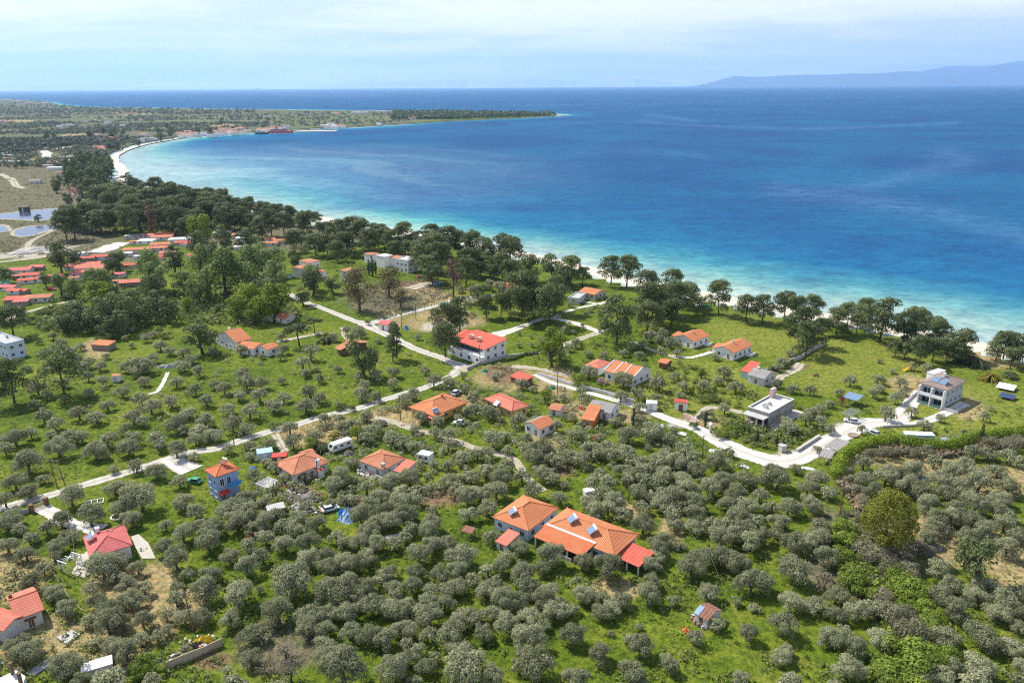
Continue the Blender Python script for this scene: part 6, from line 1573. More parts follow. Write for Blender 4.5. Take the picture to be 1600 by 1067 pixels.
for (X, Y, w, t) in [(400, 246, 30, 'orange'), (500, 240, 34, 'white'), (525, 242, 30, 'white'), (548, 240, 26, 'white'), (585, 232, 22, 'white'), (625, 235, 40, 'white'), (645, 236, 24, 'terracotta'), (740, 256, 34, 'orange'), (790, 268, 50, 'orange'), (345, 305, 40, 'white'), (372, 298, 40, 'white'), (395, 306, 44, 'white'), (425, 308, 44, 'terracotta'), (615, 296, 22, 'white'), (30, 326, 50, 'terracotta'), (60, 324, 40, 'orange'), (100, 320, 50, 'terracotta'), (50, 262, 30, 'white'), (150, 306, 30, 'concrete'), (355, 312, 30, 'terracotta')]:
    c_ = {'orange': 'orange-roofed', 'terracotta': 'terracotta-roofed', 'white': 'flat white', 'concrete': 'flat grey'}[t]
    cottage(400 + X / 3.2, 100 + Y / 3.2, w / 3.2, 0, t, 'white', hr.uniform(-12, 12), 6, 'flat' if t in ('white', 'concrete') else 'gx', 'town_house', c_ + ' house on the far headland', TG, 15, 1.6)
# ------------------------------------------------------------------ vehicles
def car(x, y, heading, paint, label, kind='car', L=4.3, W=1.8, name='parked_car'):
    p = G(x, y, 0.6); root = empty(name, (p.x, p.y, 0.06), R(heading)); tag(root, label, kind)
    h = 0.78 if kind == 'car' else 0.95
    b_ = MB(); b_.prism([(-L / 2, 0.35), (L / 2, 0.32), (L / 2 + 0.05, 0.62), (L / 2 - 0.25, h), (L * 0.20, h + 0.06), (-L * 0.40, h + 0.10), (-L / 2 + 0.02, h - 0.02)], -W / 2, W / 2); b_.build('body', M[paint], root)
    t0 = h + 0.06; top = 1.45 if kind == 'car' else 1.72
    gm2 = MB(); gm2.prism([(-L * 0.42, t0), (L * 0.22, t0 - 0.02), (L * 0.07, top - 0.06), (-L * 0.32, top - 0.04)], -W / 2 + 0.10, W / 2 - 0.10); gm2.build('window', M['glass'], root)
    rf_ = MB(); rf_.plate([(-L * 0.34, -W / 2 + 0.14), (L * 0.09, -W / 2 + 0.14), (L * 0.09, W / 2 - 0.14), (-L * 0.34, W / 2 - 0.14)], top - 0.05, top + 0.02); rf_.build('roof_panel', M[paint], root)
    for sx_ in (-L * 0.31, L * 0.31):
        for sy_ in (-W / 2, W / 2):
            w_ = MB(); w_.tube((sx_, sy_ - 0.12, 0.32), (sx_, sy_ + 0.12, 0.32), 0.33, 12); o_ = w_.build('wheel', M['black'], root)
            hb = MB(); hb.tube((sx_, sy_ + math.copysign(0.121, sy_) - 0.005, 0.32), (sx_, sy_ + math.copysign(0.135, sy_), 0.32), 0.19, 8); hb.build('hub', M['metal'], o_)
    for sy_ in (-W * 0.34, W * 0.34):
        l_ = MB(); l_.box(L / 2 - 0.03, L / 2 + 0.06, sy_ - 0.2, sy_ + 0.2, 0.58, 0.70); l_.build('headlight', M['frame'], root)
        l_ = MB(); l_.box(-L / 2 - 0.03, -L / 2 + 0.06, sy_ - 0.2, sy_ + 0.2, 0.62, 0.76); l_.build('tail_light', M['redpaint'], root)
    return root
car(1330, 657, 155, 'carwhite', 'white hatchback parked on the white gravel by the metal pergola frame')
car(1365, 676, 120, 'carsilver', 'silver car parked in the gravel bay against the curving hedge')
car(717, 661, 170, 'carwhite', 'white four-wheel-drive parked under olives by the ochre-walled house', 'jeep', 3.8, 1.7, 'jeep')
car(594, 661, 160, 'cardark', 'dark saloon car parked on the twin dirt track')
car(303, 751, 165, 'cargreen', 'green covered car beside the blue tower house')
car(516, 794, 30, 'carwhite', 'white small car among the scrap in the olive yard')
car(656, 433, 30, 'carred', 'red and white car parked at the waste plot near the white row house')
car(106, 463, 10, 'carsilver', 'silver car parked at the edge of the village lane')
car(80, 452, 15, 'carred', 'dark red car under the village trees')
car(182, 452, 60, 'cardark', 'dark car beside the broad salmon-roofed village house')
car(713, 614, 60, 'carsilver', 'silver van tucked behind the ochre-walled house', 'van', 4.4, 1.8, 'van')

# caravan
p = G(532, 697, 1.0); A_, B_ = G(517, 702, 0), G(548, 691, 0)
cv = empty('caravan', (p.x, p.y, 0.05), math.atan2((B_ - A_).y, (B_ - A_).x)); tag(cv, 'long white touring caravan with grey stripe parked in the dry garden', 'caravan')
L = 7.0
b_ = MB(); b_.prism([(-L / 2, 0.75), (-L / 2 + 0.35, 0.42), (L / 2 - 0.1, 0.42), (L / 2, 0.7), (L / 2, 2.35), (L / 2 - 0.25, 2.62), (-L / 2 + 0.75, 2.62), (-L / 2 + 0.1, 1.7)], -1.15, 1.15); b_.build('body', M['white'], cv)
for x0 in (-2.3, -0.2, 2.1):
    w_ = MB(); w_.box(x0 - 0.55, x0 + 0.55, -1.18, -1.14, 1.35, 1.95); w_.build('window', M['glass'], cv)
w_ = MB(); w_.poly([(-L / 2 + 0.12, -0.85, 1.72), (-L / 2 + 0.12, 0.85, 1.72), (-L / 2 + 0.62, 0.85, 2.42), (-L / 2 + 0.62, -0.85, 2.42), (-L / 2 + 0.08, -0.85, 1.74), (-L / 2 + 0.08, 0.85, 1.74), (-L / 2 + 0.58, 0.85, 2.44), (-L / 2 + 0.58, -0.85, 2.44)], [(0, 1, 2, 3), (7, 6, 5, 4), (0, 4, 5, 1), (1, 5, 6, 2), (2, 6, 7, 3), (3, 7, 4, 0)]); w_.build('windscreen', M['glass'], cv)
s_ = MB(); s_.box(-L / 2 + 0.4, L / 2 - 0.1, -1.17, -1.145, 0.75, 1.05); s_.build('stripe', M['carsilver'], cv)
d_ = MB(); d_.box(0.75, 1.35, -1.185, -1.15, 0.5, 2.2); d_.build('door', M['offwhite'], cv)
for sy_ in (-1.0, 1.0):
    w_ = MB(); w_.tube((0.2, sy_ - 0.1, 0.33), (0.2, sy_ + 0.1, 0.33), 0.33, 12); w_.build('wheel', M['black'], cv)
h_ = MB(); h_.tube((-L / 2, 0.3, 0.45), (-L / 2 - 1.2, 0, 0.45), 0.05, 5); h_.tube((-L / 2, -0.3, 0.45), (-L / 2 - 1.2, 0, 0.45), 0.05, 5); h_.build('drawbar', M['metal'], cv)

def trailer(x, y, L, W, H, heading, m, label, cat, name, roofm='white', windows=0):
    p = G(x, y, H * 0.5); root = empty(name, (p.x, p.y, 0.03), R(heading)); tag(root, label, cat)
    b_ = MB(); b_.box(-L / 2, L / 2, -W / 2, W / 2, 0.25, H); b_.build('body', M[m], root)
    t_ = MB(); t_.box(-L / 2 - 0.06, L / 2 + 0.06, -W / 2 - 0.06, W / 2 + 0.06, H + 0.003, H + 0.12); t_.build('roof', M[roofm], root)
    f_ = MB(); f_.box(-L / 2 + 0.2, L / 2 - 0.2, -W / 2 + 0.2, W / 2 - 0.2, 0, 0.247); f_.build('base', M['concrete'], root)
    d_ = MB(); d_.box(-0.45, 0.45, -W / 2 - 0.035, -W / 2 + 0.01, 0.3, H * 0.86); d_.build('door', M['frame'] if m != 'white' else M['carsilver'], root)
    for i in range(windows):
        w_ = MB(); x0 = (i + 0.5) / windows * L - L / 2
        if abs(x0) < 0.8: continue
        w_.box(x0 - 0.4, x0 + 0.4, -W / 2 - 0.03, -W / 2 + 0.01, H * 0.5, H * 0.8); w_.build('window', M['glass'], root)
    return root
trailer(1435, 684, 8.0, 2.5, 2.7, -6, 'turq', 'long turquoise container with white roof behind the green hedge', 'container', 'container', 'white', 2)
trailer(1018, 634, 3.4, 2.6, 2.6, -8, 'white', 'plain white box cabin at the lane opposite the grey-roofed house', 'cabin', 'cabin')
trailer(665, 714, 3.6, 2.6, 2.4, -25, 'white', 'white van box standing in olives near the patched white house', 'van box', 'van_box', 'white', 2)
trailer(920, 770, 2.6, 1.8, 1.7, 20, 'offwhite', 'little white trailer deep in the olives behind the long porch house', 'trailer', 'trailer')
trailer(419, 498, 4.6, 2.3, 2.5, 0, 'offwhite', 'old white truck box beside the little orange-roofed shed', 'truck box', 'truck_box', 'white')
trailer(182, 591, 2.6, 2.2, 2.4, 5, 'white', 'small white hut with reddish top in the meadow olives', 'hut', 'hut', 'terracotta')
trailer(452, 432, 2.8, 2.2, 2.2, 0, 'turq', 'green water tank beside the white cube villa', 'tank', 'water_tank', 'greentarp')
trailer(414, 710, 4.2, 3.2, 2.3, 20, 'paleblue', 'pale blue flat-roofed hut by the narrow white driveway', 'hut', 'hut', 'turq')
trailer(437, 716, 4.0, 2.6, 2.0, 10, 'brownwood', 'low hut under a bright red flat roof', 'hut', 'hut', 'redpaint')
trailer(431, 797, 4.2, 3.0, 1.9, 25, 'greywood', 'grey plastic-sheeted hut in the olive yard', 'hut', 'hut', 'concrete')
trailer(152, 1042, 5.0, 2.6, 1.3, 28, 'offwhite', 'white sheet-covered trailer at the edge of the straw plot', 'trailer', 'trailer', 'white')
trailer(38, 327, 7, 5, 4, 0, 'cardark', 'dark hut standing on the bank of the large pond', 'hut', 'hut', 'brownwood')
trailer(1476, 690, 2.0, 1.6, 1.6, 15, 'carsilver', 'silver tank box sunk in the hedge', 'tank', 'water_tank', 'metal')

# carports, pergolas, solar tables
def shelter(A, B, C, h, rise, tiles, label, cat='carport', name='carport', post='metal', nposts=3, th=0.12):
    ctr, ang_, L, W = frame3(A, B, C, h); root = empty(name, ctr, ang_); tag(root, label, cat)
    mb_, _ = roof_mesh('shed', L, W, h, rise, th); mb_.build('roof', M[tiles], root, uv=True)
    for i in range(nposts):
        for y in (-W / 2 + 0.3, W / 2 - 0.3):
            x = -L / 2 + 0.3 + (L - 0.6) * i / (nposts - 1)
            hp = h - th + (rise if y > 0 else 0) * 0.97
            p_ = MB(); p_.box(x - 0.07, x + 0.07, y - 0.07, y + 0.07, 0, hp); p_.build('post', M[post], root)
    return root
shelter((1290, 697), (1310, 705), (1326, 692), 2.4, 0.4, 'greyroof', 'wide grey-roofed carport on the white gravel yard')
shelter((1279, 712), (1298, 717), (1305, 706), 2.3, 0.3, 'greyroof', 'smaller grey-roofed carport set lower than the wide one')
shelter((1319, 620), (1340, 627), (1347, 620), 2.5, 0.5, 'panelglass', 'garden shelter with a blue-grey glass roof at the hedge end', 'shelter', 'garden_shelter', 'brownwood')
shelter((721, 829), (737, 834), (743, 826), 1.9, 0.3, 'rust', 'tiny shed with rust and white striped roof near the porch house block', 'shed', 'shed', 'greywood', 3)
def pergola(A, B, C, h, n_, m, label, fan=False):
    ctr, ang_, L, W = frame3(A, B, C, h); root = empty('pergola', ctr, ang_); tag(root, label, 'pergola')
    for x in (-L / 2, 0, L / 2):
        for y in (-W / 2, W / 2):
            p_ = MB(); p_.box(x - 0.09, x + 0.09, y - 0.09, y + 0.09, 0, h); p_.build('post', M[m], root)
    for y in (-W / 2, W / 2):
        b_ = MB(); b_.box(-L / 2 - 0.2, L / 2 + 0.2, y - 0.09, y + 0.09, h, h + 0.2); b_.build('beam', M[m], root)
    for i in range(n_):
        x = -L / 2 + L * i / (n_ - 1)
        r_ = MB()
        if fan: r_.tube((0, 0, h + 0.3), (L / 2 * math.cos(2 * math.pi * i / n_), W / 2 * math.sin(2 * math.pi * i / n_), h + 0.22), 0.07, 5)
        else: r_.box(x - 0.06, x + 0.06, -W / 2 - 0.2, W / 2 + 0.2, h + 0.203, h + 0.32)
        r_.build('rafter', M[m], root)
    return root
pergola((93, 876), (103, 882), (123, 868), 2.5, 8, 'frame', 'white timber pergola with fanned rafters beside the pink-red cottage', True)
pergola((1314, 646), (1330, 650), (1345, 643), 2.4, 6, 'metal', 'bare grey metal pergola frame by the parked white hatchback')
pergola((400, 756), (414, 762), (433, 752), 2.4, 7, 'frame', 'white pergola over a paved seating corner below the grey olives')
def solar_table(A, B, C, m, label):
    ctr, ang_, L, W = frame3(A, B, C, 1.0); root = empty('solar_table', ctr, ang_); tag(root, label, 'solar panels')
    p_ = MB(); p_.poly([(-L / 2, -W / 2, 0.8), (L / 2, -W / 2, 0.8), (L / 2, W / 2, 1.1), (-L / 2, W / 2, 1.1), (-L / 2, -W / 2, 0.88), (L / 2, -W / 2, 0.88), (L / 2, W / 2, 1.18), (-L / 2, W / 2, 1.18)], [(0, 3, 2, 1), (4, 5, 6, 7), (0, 1, 5, 4), (1, 2, 6, 5), (2, 3, 7, 6), (3, 0, 4, 7)])
    p_.build('panel', M[m], root)
    for x in (-L * 0.4, L * 0.4):
        for y, z in ((-W * 0.4, 0.8), (W * 0.4, 1.05)):
            q_ = MB(); q_.box(x - 0.05, x + 0.05, y - 0.05, y + 0.05, 0, z); q_.build('leg', M['metal'], root)
solar_table((1556, 604), (1584, 610), (1589, 603), 'white', 'white-covered ground panel table on the lawn past the villa')
solar_table((1559, 618), (1583, 623), (1590, 618), 'solar', 'dark blue ground solar table in front of the white-covered one')

# rusty field shed with the clutter round it
ctr, ang_, L, W = frame3((1085, 957), (1106, 970), (1128, 953), 2.1)
rs = empty('field_shed', ctr, ang_); tag(rs, 'rusty tin-roofed field shed with patched walls in the open meadow', 'shed')
wall_mesh('gx', L, W, 2.1, 1.0, 0.2).build('wall', M['offwhite'], rs)
rfm, _ = roof_mesh('gx', L, W, 2.1, 1.0, 0.08); rfo = rfm.build('roof', M['rust'], rs, uv=True)
q_ = MB(); q_.poly([(-L / 2 - 0.05, -W / 2 - 0.05, 2.12), (-L * 0.15, -W / 2 - 0.05, 2.12), (-L * 0.15, -W * 0.1, 2.95), (-L / 2 - 0.05, -W * 0.1, 2.95), (-L / 2 - 0.05, -W / 2 - 0.05, 2.17), (-L * 0.15, -W / 2 - 0.05, 2.17), (-L * 0.15, -W * 0.1, 3.0), (-L / 2 - 0.05, -W * 0.1, 3.0)], [(0, 3, 2, 1), (4, 5, 6, 7), (0, 1, 5, 4), (1, 2, 6, 5), (2, 3, 7, 6), (3, 0, 4, 7)]); q_.build('roof_sheet', M['bluetarp'], rfo)
d_ = MB(); d_.box(-0.4, 0.4, -W / 2 + 0.16, -W / 2 + 0.24, 0, 1.8); d_.build('door', M['brownwood'], rs)

def crumple(name, x, y, wm, dm, hm, m, label, cat, seed, rz=0.0):
    """a sagging cover over a heap"""
    r = np.random.default_rng(seed); p = G(x, y, hm * 0.4); n_ = 13
    hgt = np.zeros((n_, n_))
    for _ in range(9):
        cx, cy, s_, a_ = r.uniform(-0.6, 0.6), r.uniform(-0.6, 0.6), r.uniform(0.18, 0.4), r.uniform(0.4, 1.0)
        g = np.linspace(-1, 1, n_); GX, GY = np.meshgrid(g, g)
        hgt = np.maximum(hgt, a_ * np.exp(-((GX - cx) ** 2 + (GY - cy) ** 2) / (2 * s_ * s_)))
    hgt += r.uniform(-0.08, 0.08, hgt.shape); edge = np.minimum(1 - np.abs(GX), 1 - np.abs(GY)); hgt *= np.clip(edge * 4, 0, 1)
    ex = 1 + r.normal(0, 0.06, hgt.shape)
    vs = [(GX[i, j] * wm / 2 * ex[i, j], GY[i, j] * dm / 2 * ex[j, i], max(0, hgt[i, j]) * hm - (0.15 if edge[i, j] < 0.01 else 0)) for i in range(n_) for j in range(n_)]
    mb_ = MB(); mb_.poly(vs, [(i * n_ + j, i * n_ + j + 1, (i + 1) * n_ + j + 1, (i + 1) * n_ + j) for i in range(n_ - 1) for j in range(n_ - 1)])
    b0 = len(mb_.v); mb_.poly([(-wm / 2.3, -dm / 2.3, -0.2), (wm / 2.3, -dm / 2.3, -0.2), (wm / 2.3, dm / 2.3, -0.2), (-wm / 2.3, dm / 2.3, -0.2)], [(3, 2, 1, 0)])
    o = mb_.build(name, M[m]); o.location = (p.x, p.y, 0.02); o.rotation_euler = (0, 0, R(rz)); return tag(o, label, cat)
crumple('tarpaulin', 546, 803, 5.5, 4.5, 2.6, 'bluetarp', 'grey-blue crumpled tarpaulin over a heap in the olive yard', 'tarpaulin', 1, 60)
crumple('tarpaulin', 535, 800, 2.6, 2.4, 1.6, 'brightblue', 'bright blue tarpaulin bundle against the grey-blue heap', 'tarpaulin', 2)
crumple('tarpaulin', 318, 999, 4.0, 1.7, 1.5, 'yellowtarp', 'yellow tarpaulin over a long pile at the board fence', 'tarpaulin', 3, 25)
crumple('scrap_pile', 307, 1006, 2.6, 1.6, 1.1, 'cardark', 'dark scrap pile at the end of the yellow tarpaulin', 'scrap', 4)
crumple('tarpaulin', 389, 834, 1.8, 1.4, 1.2, 'orangetarp', 'small orange sheet bundle lying in deep grass by the olives', 'tarpaulin', 5)
crumple('scrap_pile', 1098, 968, 3.6, 2.2, 1.1, 'orangetarp', 'orange and white clutter spilled before the rusty field shed', 'clutter', 6, -30)
crumple('scrap_pile', 1106, 972, 2.0, 1.6, 0.9, 'white', 'white sacks at the corner of the rusty field shed', 'sacks', 7)
crumple('tarpaulin', 1073, 983, 1.6, 1.3, 1.0, 'orangetarp', 'orange bundle lying alone in the meadow near the rusty shed', 'bundle', 8)
crumple('tarpaulin', 931, 683, 2.2, 1.5, 1.2, 'redpaint', 'bright red sheet bundle under olives below the orange lean-to', 'bundle', 9)
crumple('tarpaulin', 908, 637, 2.6, 1.6, 0.9, 'redpaint', 'red sheet lying near the orange-tiled hidden shed', 'bundle', 10)
crumple('tarpaulin', 757, 579, 2.4, 1.8, 1.4, 'greentarp', 'dark green tarpaulin by the lane junction', 'tarpaulin', 11)
crumple('tarpaulin', 864, 605, 1.8, 1.6, 1.4, 'greentarp', 'teal green cover in the olives by the walled lane', 'tarpaulin', 12)
crumple('scrap_pile', 1450, 852, 7.0, 4.5, 1.8, 'junk', 'rubble and branches heap with white box behind the gold tree', 'rubble heap', 13, 20)
crumple('scrap_pile', 477, 775, 6.0, 3.5, 1.2, 'junk', 'cluttered scrap heap in the yard of the terracotta house', 'scrap', 14, -30)
crumple('scrap_pile', 463, 790, 4.0, 3.0, 1.0, 'rubble', 'pale rubble heap lower in the scrap yard', 'scrap', 15, -30)
crumple('scrap_pile', 495, 770, 3.5, 2.5, 1.1, 'terracotta', 'heap of old roof tiles beside the scrap yard', 'tile heap', 16)
crumple('scrap_pile', 545, 706, 3.0, 2.4, 1.5, 'junk', 'covered junk stack below the caravan', 'scrap', 17)
crumple('scrap_pile', 575, 735, 5.0, 2.5, 1.0, 'rubble', 'pale stone heap at the corner of the patched white house', 'stone heap', 18, 30)
crumple('dirt_mound', 62, 390, 38, 14, 3.2, 'rubble', 'long pale dirt mound by the pond track', 'dirt mound', 19, 25)
crumple('scrap_pile', 615, 836, 6.5, 1.6, 0.5, 'offwhite', 'white boards lying in the dense olive grove', 'boards', 20, 20)
crumple('tarpaulin', 395, 730, 2.2, 1.4, 0.8, 'brightblue', 'blue sheet beside the tower house garden', 'tarpaulin', 21)
crumple('rock_heap', 536, 634, 4.0, 2.0, 1.0, 'brownwood', 'brown brush heap at the meadow side of the lane', 'brush heap', 22)
crumple('scrap_pile', 1441, 747, 2.4, 2.0, 0.9, 'bluetarp', 'blue sheeted bundle among the olives beyond the reeds', 'bundle', 23)
crumple('tarpaulin', 1400, 684, 2.4, 1.6, 0.9, 'brightblue', 'blue paddling pool sheet in the gap of the hedge', 'sheet', 24)
crumple('tarpaulin', 248, 1032, 1.6, 1.2, 1.3, 'bluetarp', 'grey-blue covered drum near the board fence', 'bundle', 25)
crumple('tarpaulin', 635, 512, 2.0, 2.0, 1.8, 'brightblue', 'blue drum by the gravel crossroads kiosk', 'drum', 26)
crumple('tarpaulin', 684, 443, 2.2, 2.2, 2.2, 'brightblue', 'blue drum on the waste plot by the pines', 'drum', 27)
crumple('hay_heap', 1275, 586, 2.6, 1.8, 1.0, 'brownwood', 'dark burnt brush heap on the wide lawn', 'brush heap', 28)
crumple('rock_heap', 262, 571, 8, 3, 1.5, 'concrete', 'grey sheet-roofed animal pen with turquoise tub in the meadow', 'pen', 29, 5)
crumple('tarpaulin', 277, 567, 2.0, 1.6, 1.4, 'greentarp', 'turquoise tub at the end of the grey animal pen', 'tub', 30)

# playground slide
p = G(1425, 575, 0.8); pg = empty('playground_slide', (p.x, p.y, 0), R(200)); tag(pg, 'yellow plastic playground slide with a dark wooden tower on the lawn', 'slide')
q_ = MB(); q_.prism([(0.7, 1.5), (3.4, 0.25), (3.9, 0.2), (3.9, 0.32), (3.45, 0.40), (0.7, 1.65)], -0.45, 0.45); q_.build('chute', M['plasticyellow'], pg)
for y in (-0.5, 0.5):
    q_ = MB(); q_.prism([(0.7, 1.5), (3.4, 0.25), (3.4, 0.7), (0.7, 1.95)], y - 0.04, y + 0.04); q_.build('side', M['yellowtarp'], pg)
q_ = MB(); q_.box(-0.7, 0.7, -0.7, 0.7, 1.4, 1.5); q_.build('platform', M['brownwood'], pg)
for x in (-0.65, 0.65):
    for y in (-0.65, 0.65):
        q_ = MB(); q_.box(x - 0.06, x + 0.06, y - 0.06, y + 0.06, 0, 2.6 if x < 0 else 2.6); q_.build('post', M['brownwood'], pg)
q_ = MB(); q_.prism([(-0.85, 2.6), (0.85, 2.6), (0, 3.3)], -0.85, 0.85); q_.build('roof', M['brownwood'], pg)

# power poles and their wires
POLES = {}
def pole(x, y, h, label, key, arm=True, dx=0.0):
    p = G(x, y, 0); o = empty('power_pole', (p.x, p.y, 0), 0.4); tag(o, label, 'power pole', 'wooden power poles')
    MB().path([(0, 0, -0.3), (dx * 0.5, 0, h * 0.5), (dx, 0, h)], [0.16, 0.14, 0.11], 7).build('post', M['brownwood'], o)
    if arm:
        a_ = MB(); a_.box(dx - 0.8, dx + 0.8, -0.06, 0.06, h - 0.5, h - 0.38); c_ = a_.build('crossarm', M['greywood'], o)
        for t in (-0.7, 0, 0.7):
            i_ = MB(); i_.tube((dx + t, 0, h - 0.377), (dx + t, 0, h - 0.2), 0.05, 6); i_.build('insulator', M['white'], c_)
    POLES[key] = Vector((p.x + dx, p.y, h - 0.2))
pole(105, 765, 9, 'wooden pole at the roadside, the thinner of the leaning pair', 'a', True, -1.2)
pole(90, 762, 8.5, 'wooden pole at the meadow side, left by the leaning pair', 'b', True, -0.5)
pole(303, 987, 9.5, 'wooden pole in the straw plot behind the yellow tarpaulin', 'c', True, -0.6)
pole(1312, 806, 9, 'wooden pole at the bramble thicket beside the dry reeds', 'd')
pole(1097, 718, 7.5, 'wooden pole in the olives beside the white gravel lane', 'e')
pole(366, 696, 8, 'wooden pole on the lane above the blue tower house', 'f')
pole(594, 628, 8.5, 'wooden pole on the meadow lane before the ochre-walled house', 'g')
pole(626, 656, 8.5, 'wooden pole in the garden of the ochre-walled house', 'h')
pole(750, 570, 8, 'wooden pole at the white villa lane junction', 'i')
pole(871, 616, 8, 'wooden pole in the olives behind the square yellow-walled house', 'j')
pole(628, 515, 7.5, 'wooden pole near the gravel crossroads kiosk', 'k')
pole(650, 500, 7, 'wooden pole in the yard past the crossroads kiosk', 'l')
pole(497, 752, 7, 'wooden pole before the weathered terracotta house', 'm')
pole(982, 785, 7, 'wooden pole among olives behind the long porch house', 'n')
def wire(pts, label, r=0.022, sag=0.6):
    mb_ = MB()
    P_ = []
    for a_, b_ in zip(pts[:-1], pts[1:]):
        for t in np.linspace(0, 1, 10)[:-1]:
            q = Vector(a_).lerp(Vector(b_), t); q.z -= sag * 4 * t * (1 - t); P_.append(q)
    P_.append(Vector(pts[-1]))
    mb_.path(P_, [r] * len(P_), 4)
    return tag(mb_.build('power_line', M['greywood']), label, 'power line')
far0 = G(1255, 1160, 8.5)
wire([POLES['n'], G(1068, 816, 6.5), G(1112, 873, 7.0), G(1152, 960, 7.5), G(1192, 1060, 8.0), far0], 'pale power line running down over the meadow past the rusty shed', 0.016, 0.3)
wire([G(-30, 772, 8), POLES['b'], POLES['a'], G(190, 694, 8.3), POLES['f']], 'power line along the lane from the leaning pole pair', 0.025)
wire([POLES['a'], G(112, 830, 8), G(120, 905, 8)], 'power line from the leaning poles toward the pink-red cottage', 0.025)
wire([POLES['f'], POLES['g'], POLES['h']], 'power line from the lane above the tower house to the ochre-walled house', 0.02)
wire([POLES['h'], POLES['j'], POLES['e'], POLES['d']], 'power line crossing the middle gardens to the bramble thicket', 0.02)
wire([POLES['k'], POLES['l'], G(655, 488, 7)], 'power line at the gravel crossroads', 0.02, 0.3)
wire([POLES['c'], G(215, 1030, 6.5), G(160, 1075, 6)], 'power line from the straw plot pole', 0.022)

# walls, fences and gates
def wallrun(px, h, t_, m, label, name='garden_wall', cat='wall', cap=None):
    P = [G(x, y, 0) for x, y in px]; mb_ = MB(); vs = []
    for i, p in enumerate(P):
        d = (P[min(i + 1, len(P) - 1)] - P[max(i - 1, 0)]).normalized(); n_ = Vector((-d.y, d.x, 0)) * (t_ / 2)
        hh = h * (1 + 0.06 * math.sin(i * 2.1))
        vs += [p - n_ - Vector((0, 0, 0.2)), p + n_ - Vector((0, 0, 0.2)), p + n_ + Vector((0, 0, hh)), p - n_ + Vector((0, 0, hh))]
    k_ = len(P)
    fs = [(i * 4 + j, (i + 1) * 4 + j, (i + 1) * 4 + (j + 1) % 4, i * 4 + (j + 1) % 4) for i in range(k_ - 1) for j in range(4)] + [(0, 1, 2, 3), tuple((k_ - 1) * 4 + j for j in (3, 2, 1, 0))]
    mb_.poly(vs, fs); return tag(mb_.build(name, M[m]), label, cat)
wallrun([(840, 586), (866, 594), (892, 602), (920, 609), (950, 617), (975, 625), (990, 629)], 1.2, 0.3, 'offwhite', 'long white garden wall along the lane below the striped-roof house')
wallrun([(730, 578), (745, 571), (760, 567), (790, 559), (836, 553)], 1.0, 0.3, 'concrete', 'pale wall beside the lane under the white red-roofed villa')
wallrun([(1195, 583), (1228, 570), (1252, 560), (1270, 548), (1290, 538)], 1.6, 0.3, 'concrete', 'grey boundary wall between the mown lawns')
wallrun([(1410, 636), (1424, 622), (1437, 611)], 0.9, 0.4, 'concrete', 'low concrete wall along the villa driveway')
wallrun([(1245, 706), (1262, 695), (1280, 683)], 0.9, 0.8, 'rubble', 'dry stone wall bordering the gravel yard garden')
wallrun([(260, 1046), (290, 1034), (320, 1021), (348, 1008)], 1.7, 0.15, 'palewood', 'pale board fence in the bottom corner by the yellow tarpaulin', 'board_fence', 'fence')
wallrun([(155, 1066), (180, 1056), (205, 1046), (220, 1040)], 0.7, 0.9, 'greywood', 'weathered timber stack in the bottom corner', 'timber_stack', 'timber')
wallrun([(68, 872), (92, 908), (113, 942), (130, 955)], 0.25, 0.2, 'greywood', 'low kerb wall beside the pink-red cottage garden')
wallrun([(555, 728), (580, 740), (600, 752)], 0.8, 0.3, 'rubble', 'low stone wall before the patched white house')
wallrun([(1378, 668), (1400, 667), (1425, 666), (1452, 662)], 0.7, 0.5, 'rubble', 'row of edging stones along the villa drive')
def slab(px, z0, z1, m, label, name, cat):
    P = [G(x, y, z1) for x, y in px]; mb_ = MB(); mb_.plate([(p.x, p.y) for p in P], z0, z1)
    return tag(mb_.build(name, M[m]), label, cat)
slab([(88, 995), (103, 1005), (125, 990), (112, 983)], -0.2, 0.35, 'concrete', 'pale concrete slab lying in the straw plot', 'concrete_slab', 'slab')
slab([(122, 868), (138, 860), (142, 872), (150, 892), (130, 902), (112, 896)], -0.2, 0.18, 'paving', 'pale paved terrace before the pink-red cottage', 'terrace', 'terrace')
slab([(205, 838), (216, 834), (232, 848), (243, 872), (222, 872), (212, 855)], -0.2, 0.16, 'paving', 'pale paved terrace along the far wall of the pink-red cottage', 'terrace', 'terrace')
slab([(0, 1058), (25, 1046), (40, 1056), (32, 1080), (0, 1090)], -0.2, 2.6, 'offwhite', 'flat white rooftop cut by the bottom edge of the straw plot', 'outbuilding', 'outbuilding')
slab([(40, 1050), (60, 1036), (82, 1024), (84, 1034), (60, 1050), (48, 1058)], -0.2, 0.2, 'concrete', 'pale concrete strip beside the flat white rooftop', 'concrete_strip', 'slab')
slab([(402, 757), (414, 764), (434, 756), (424, 748)], -0.1, 0.12, 'paving', 'white paved corner under the seating pergola', 'terrace', 'terrace')
for x, y, h in ((20, 1052, 2.2), (33, 1068, 2.2)):
    p = G(x, y, 2.6); c_ = MB(); c_.box(p.x - 0.22, p.x + 0.22, p.y - 0.22, p.y + 0.22, 2.6, 2.6 + h); c_.box(p.x - 0.3, p.x + 0.3, p.y - 0.3, p.y + 0.3, 2.6 + h, 2.75 + h)
    tag(c_.build('chimney_stack', M['brownwood']), 'brown chimney stack on the flat white rooftop, the %s one' % ('outer' if x < 30 else 'inner'), 'chimney stack')
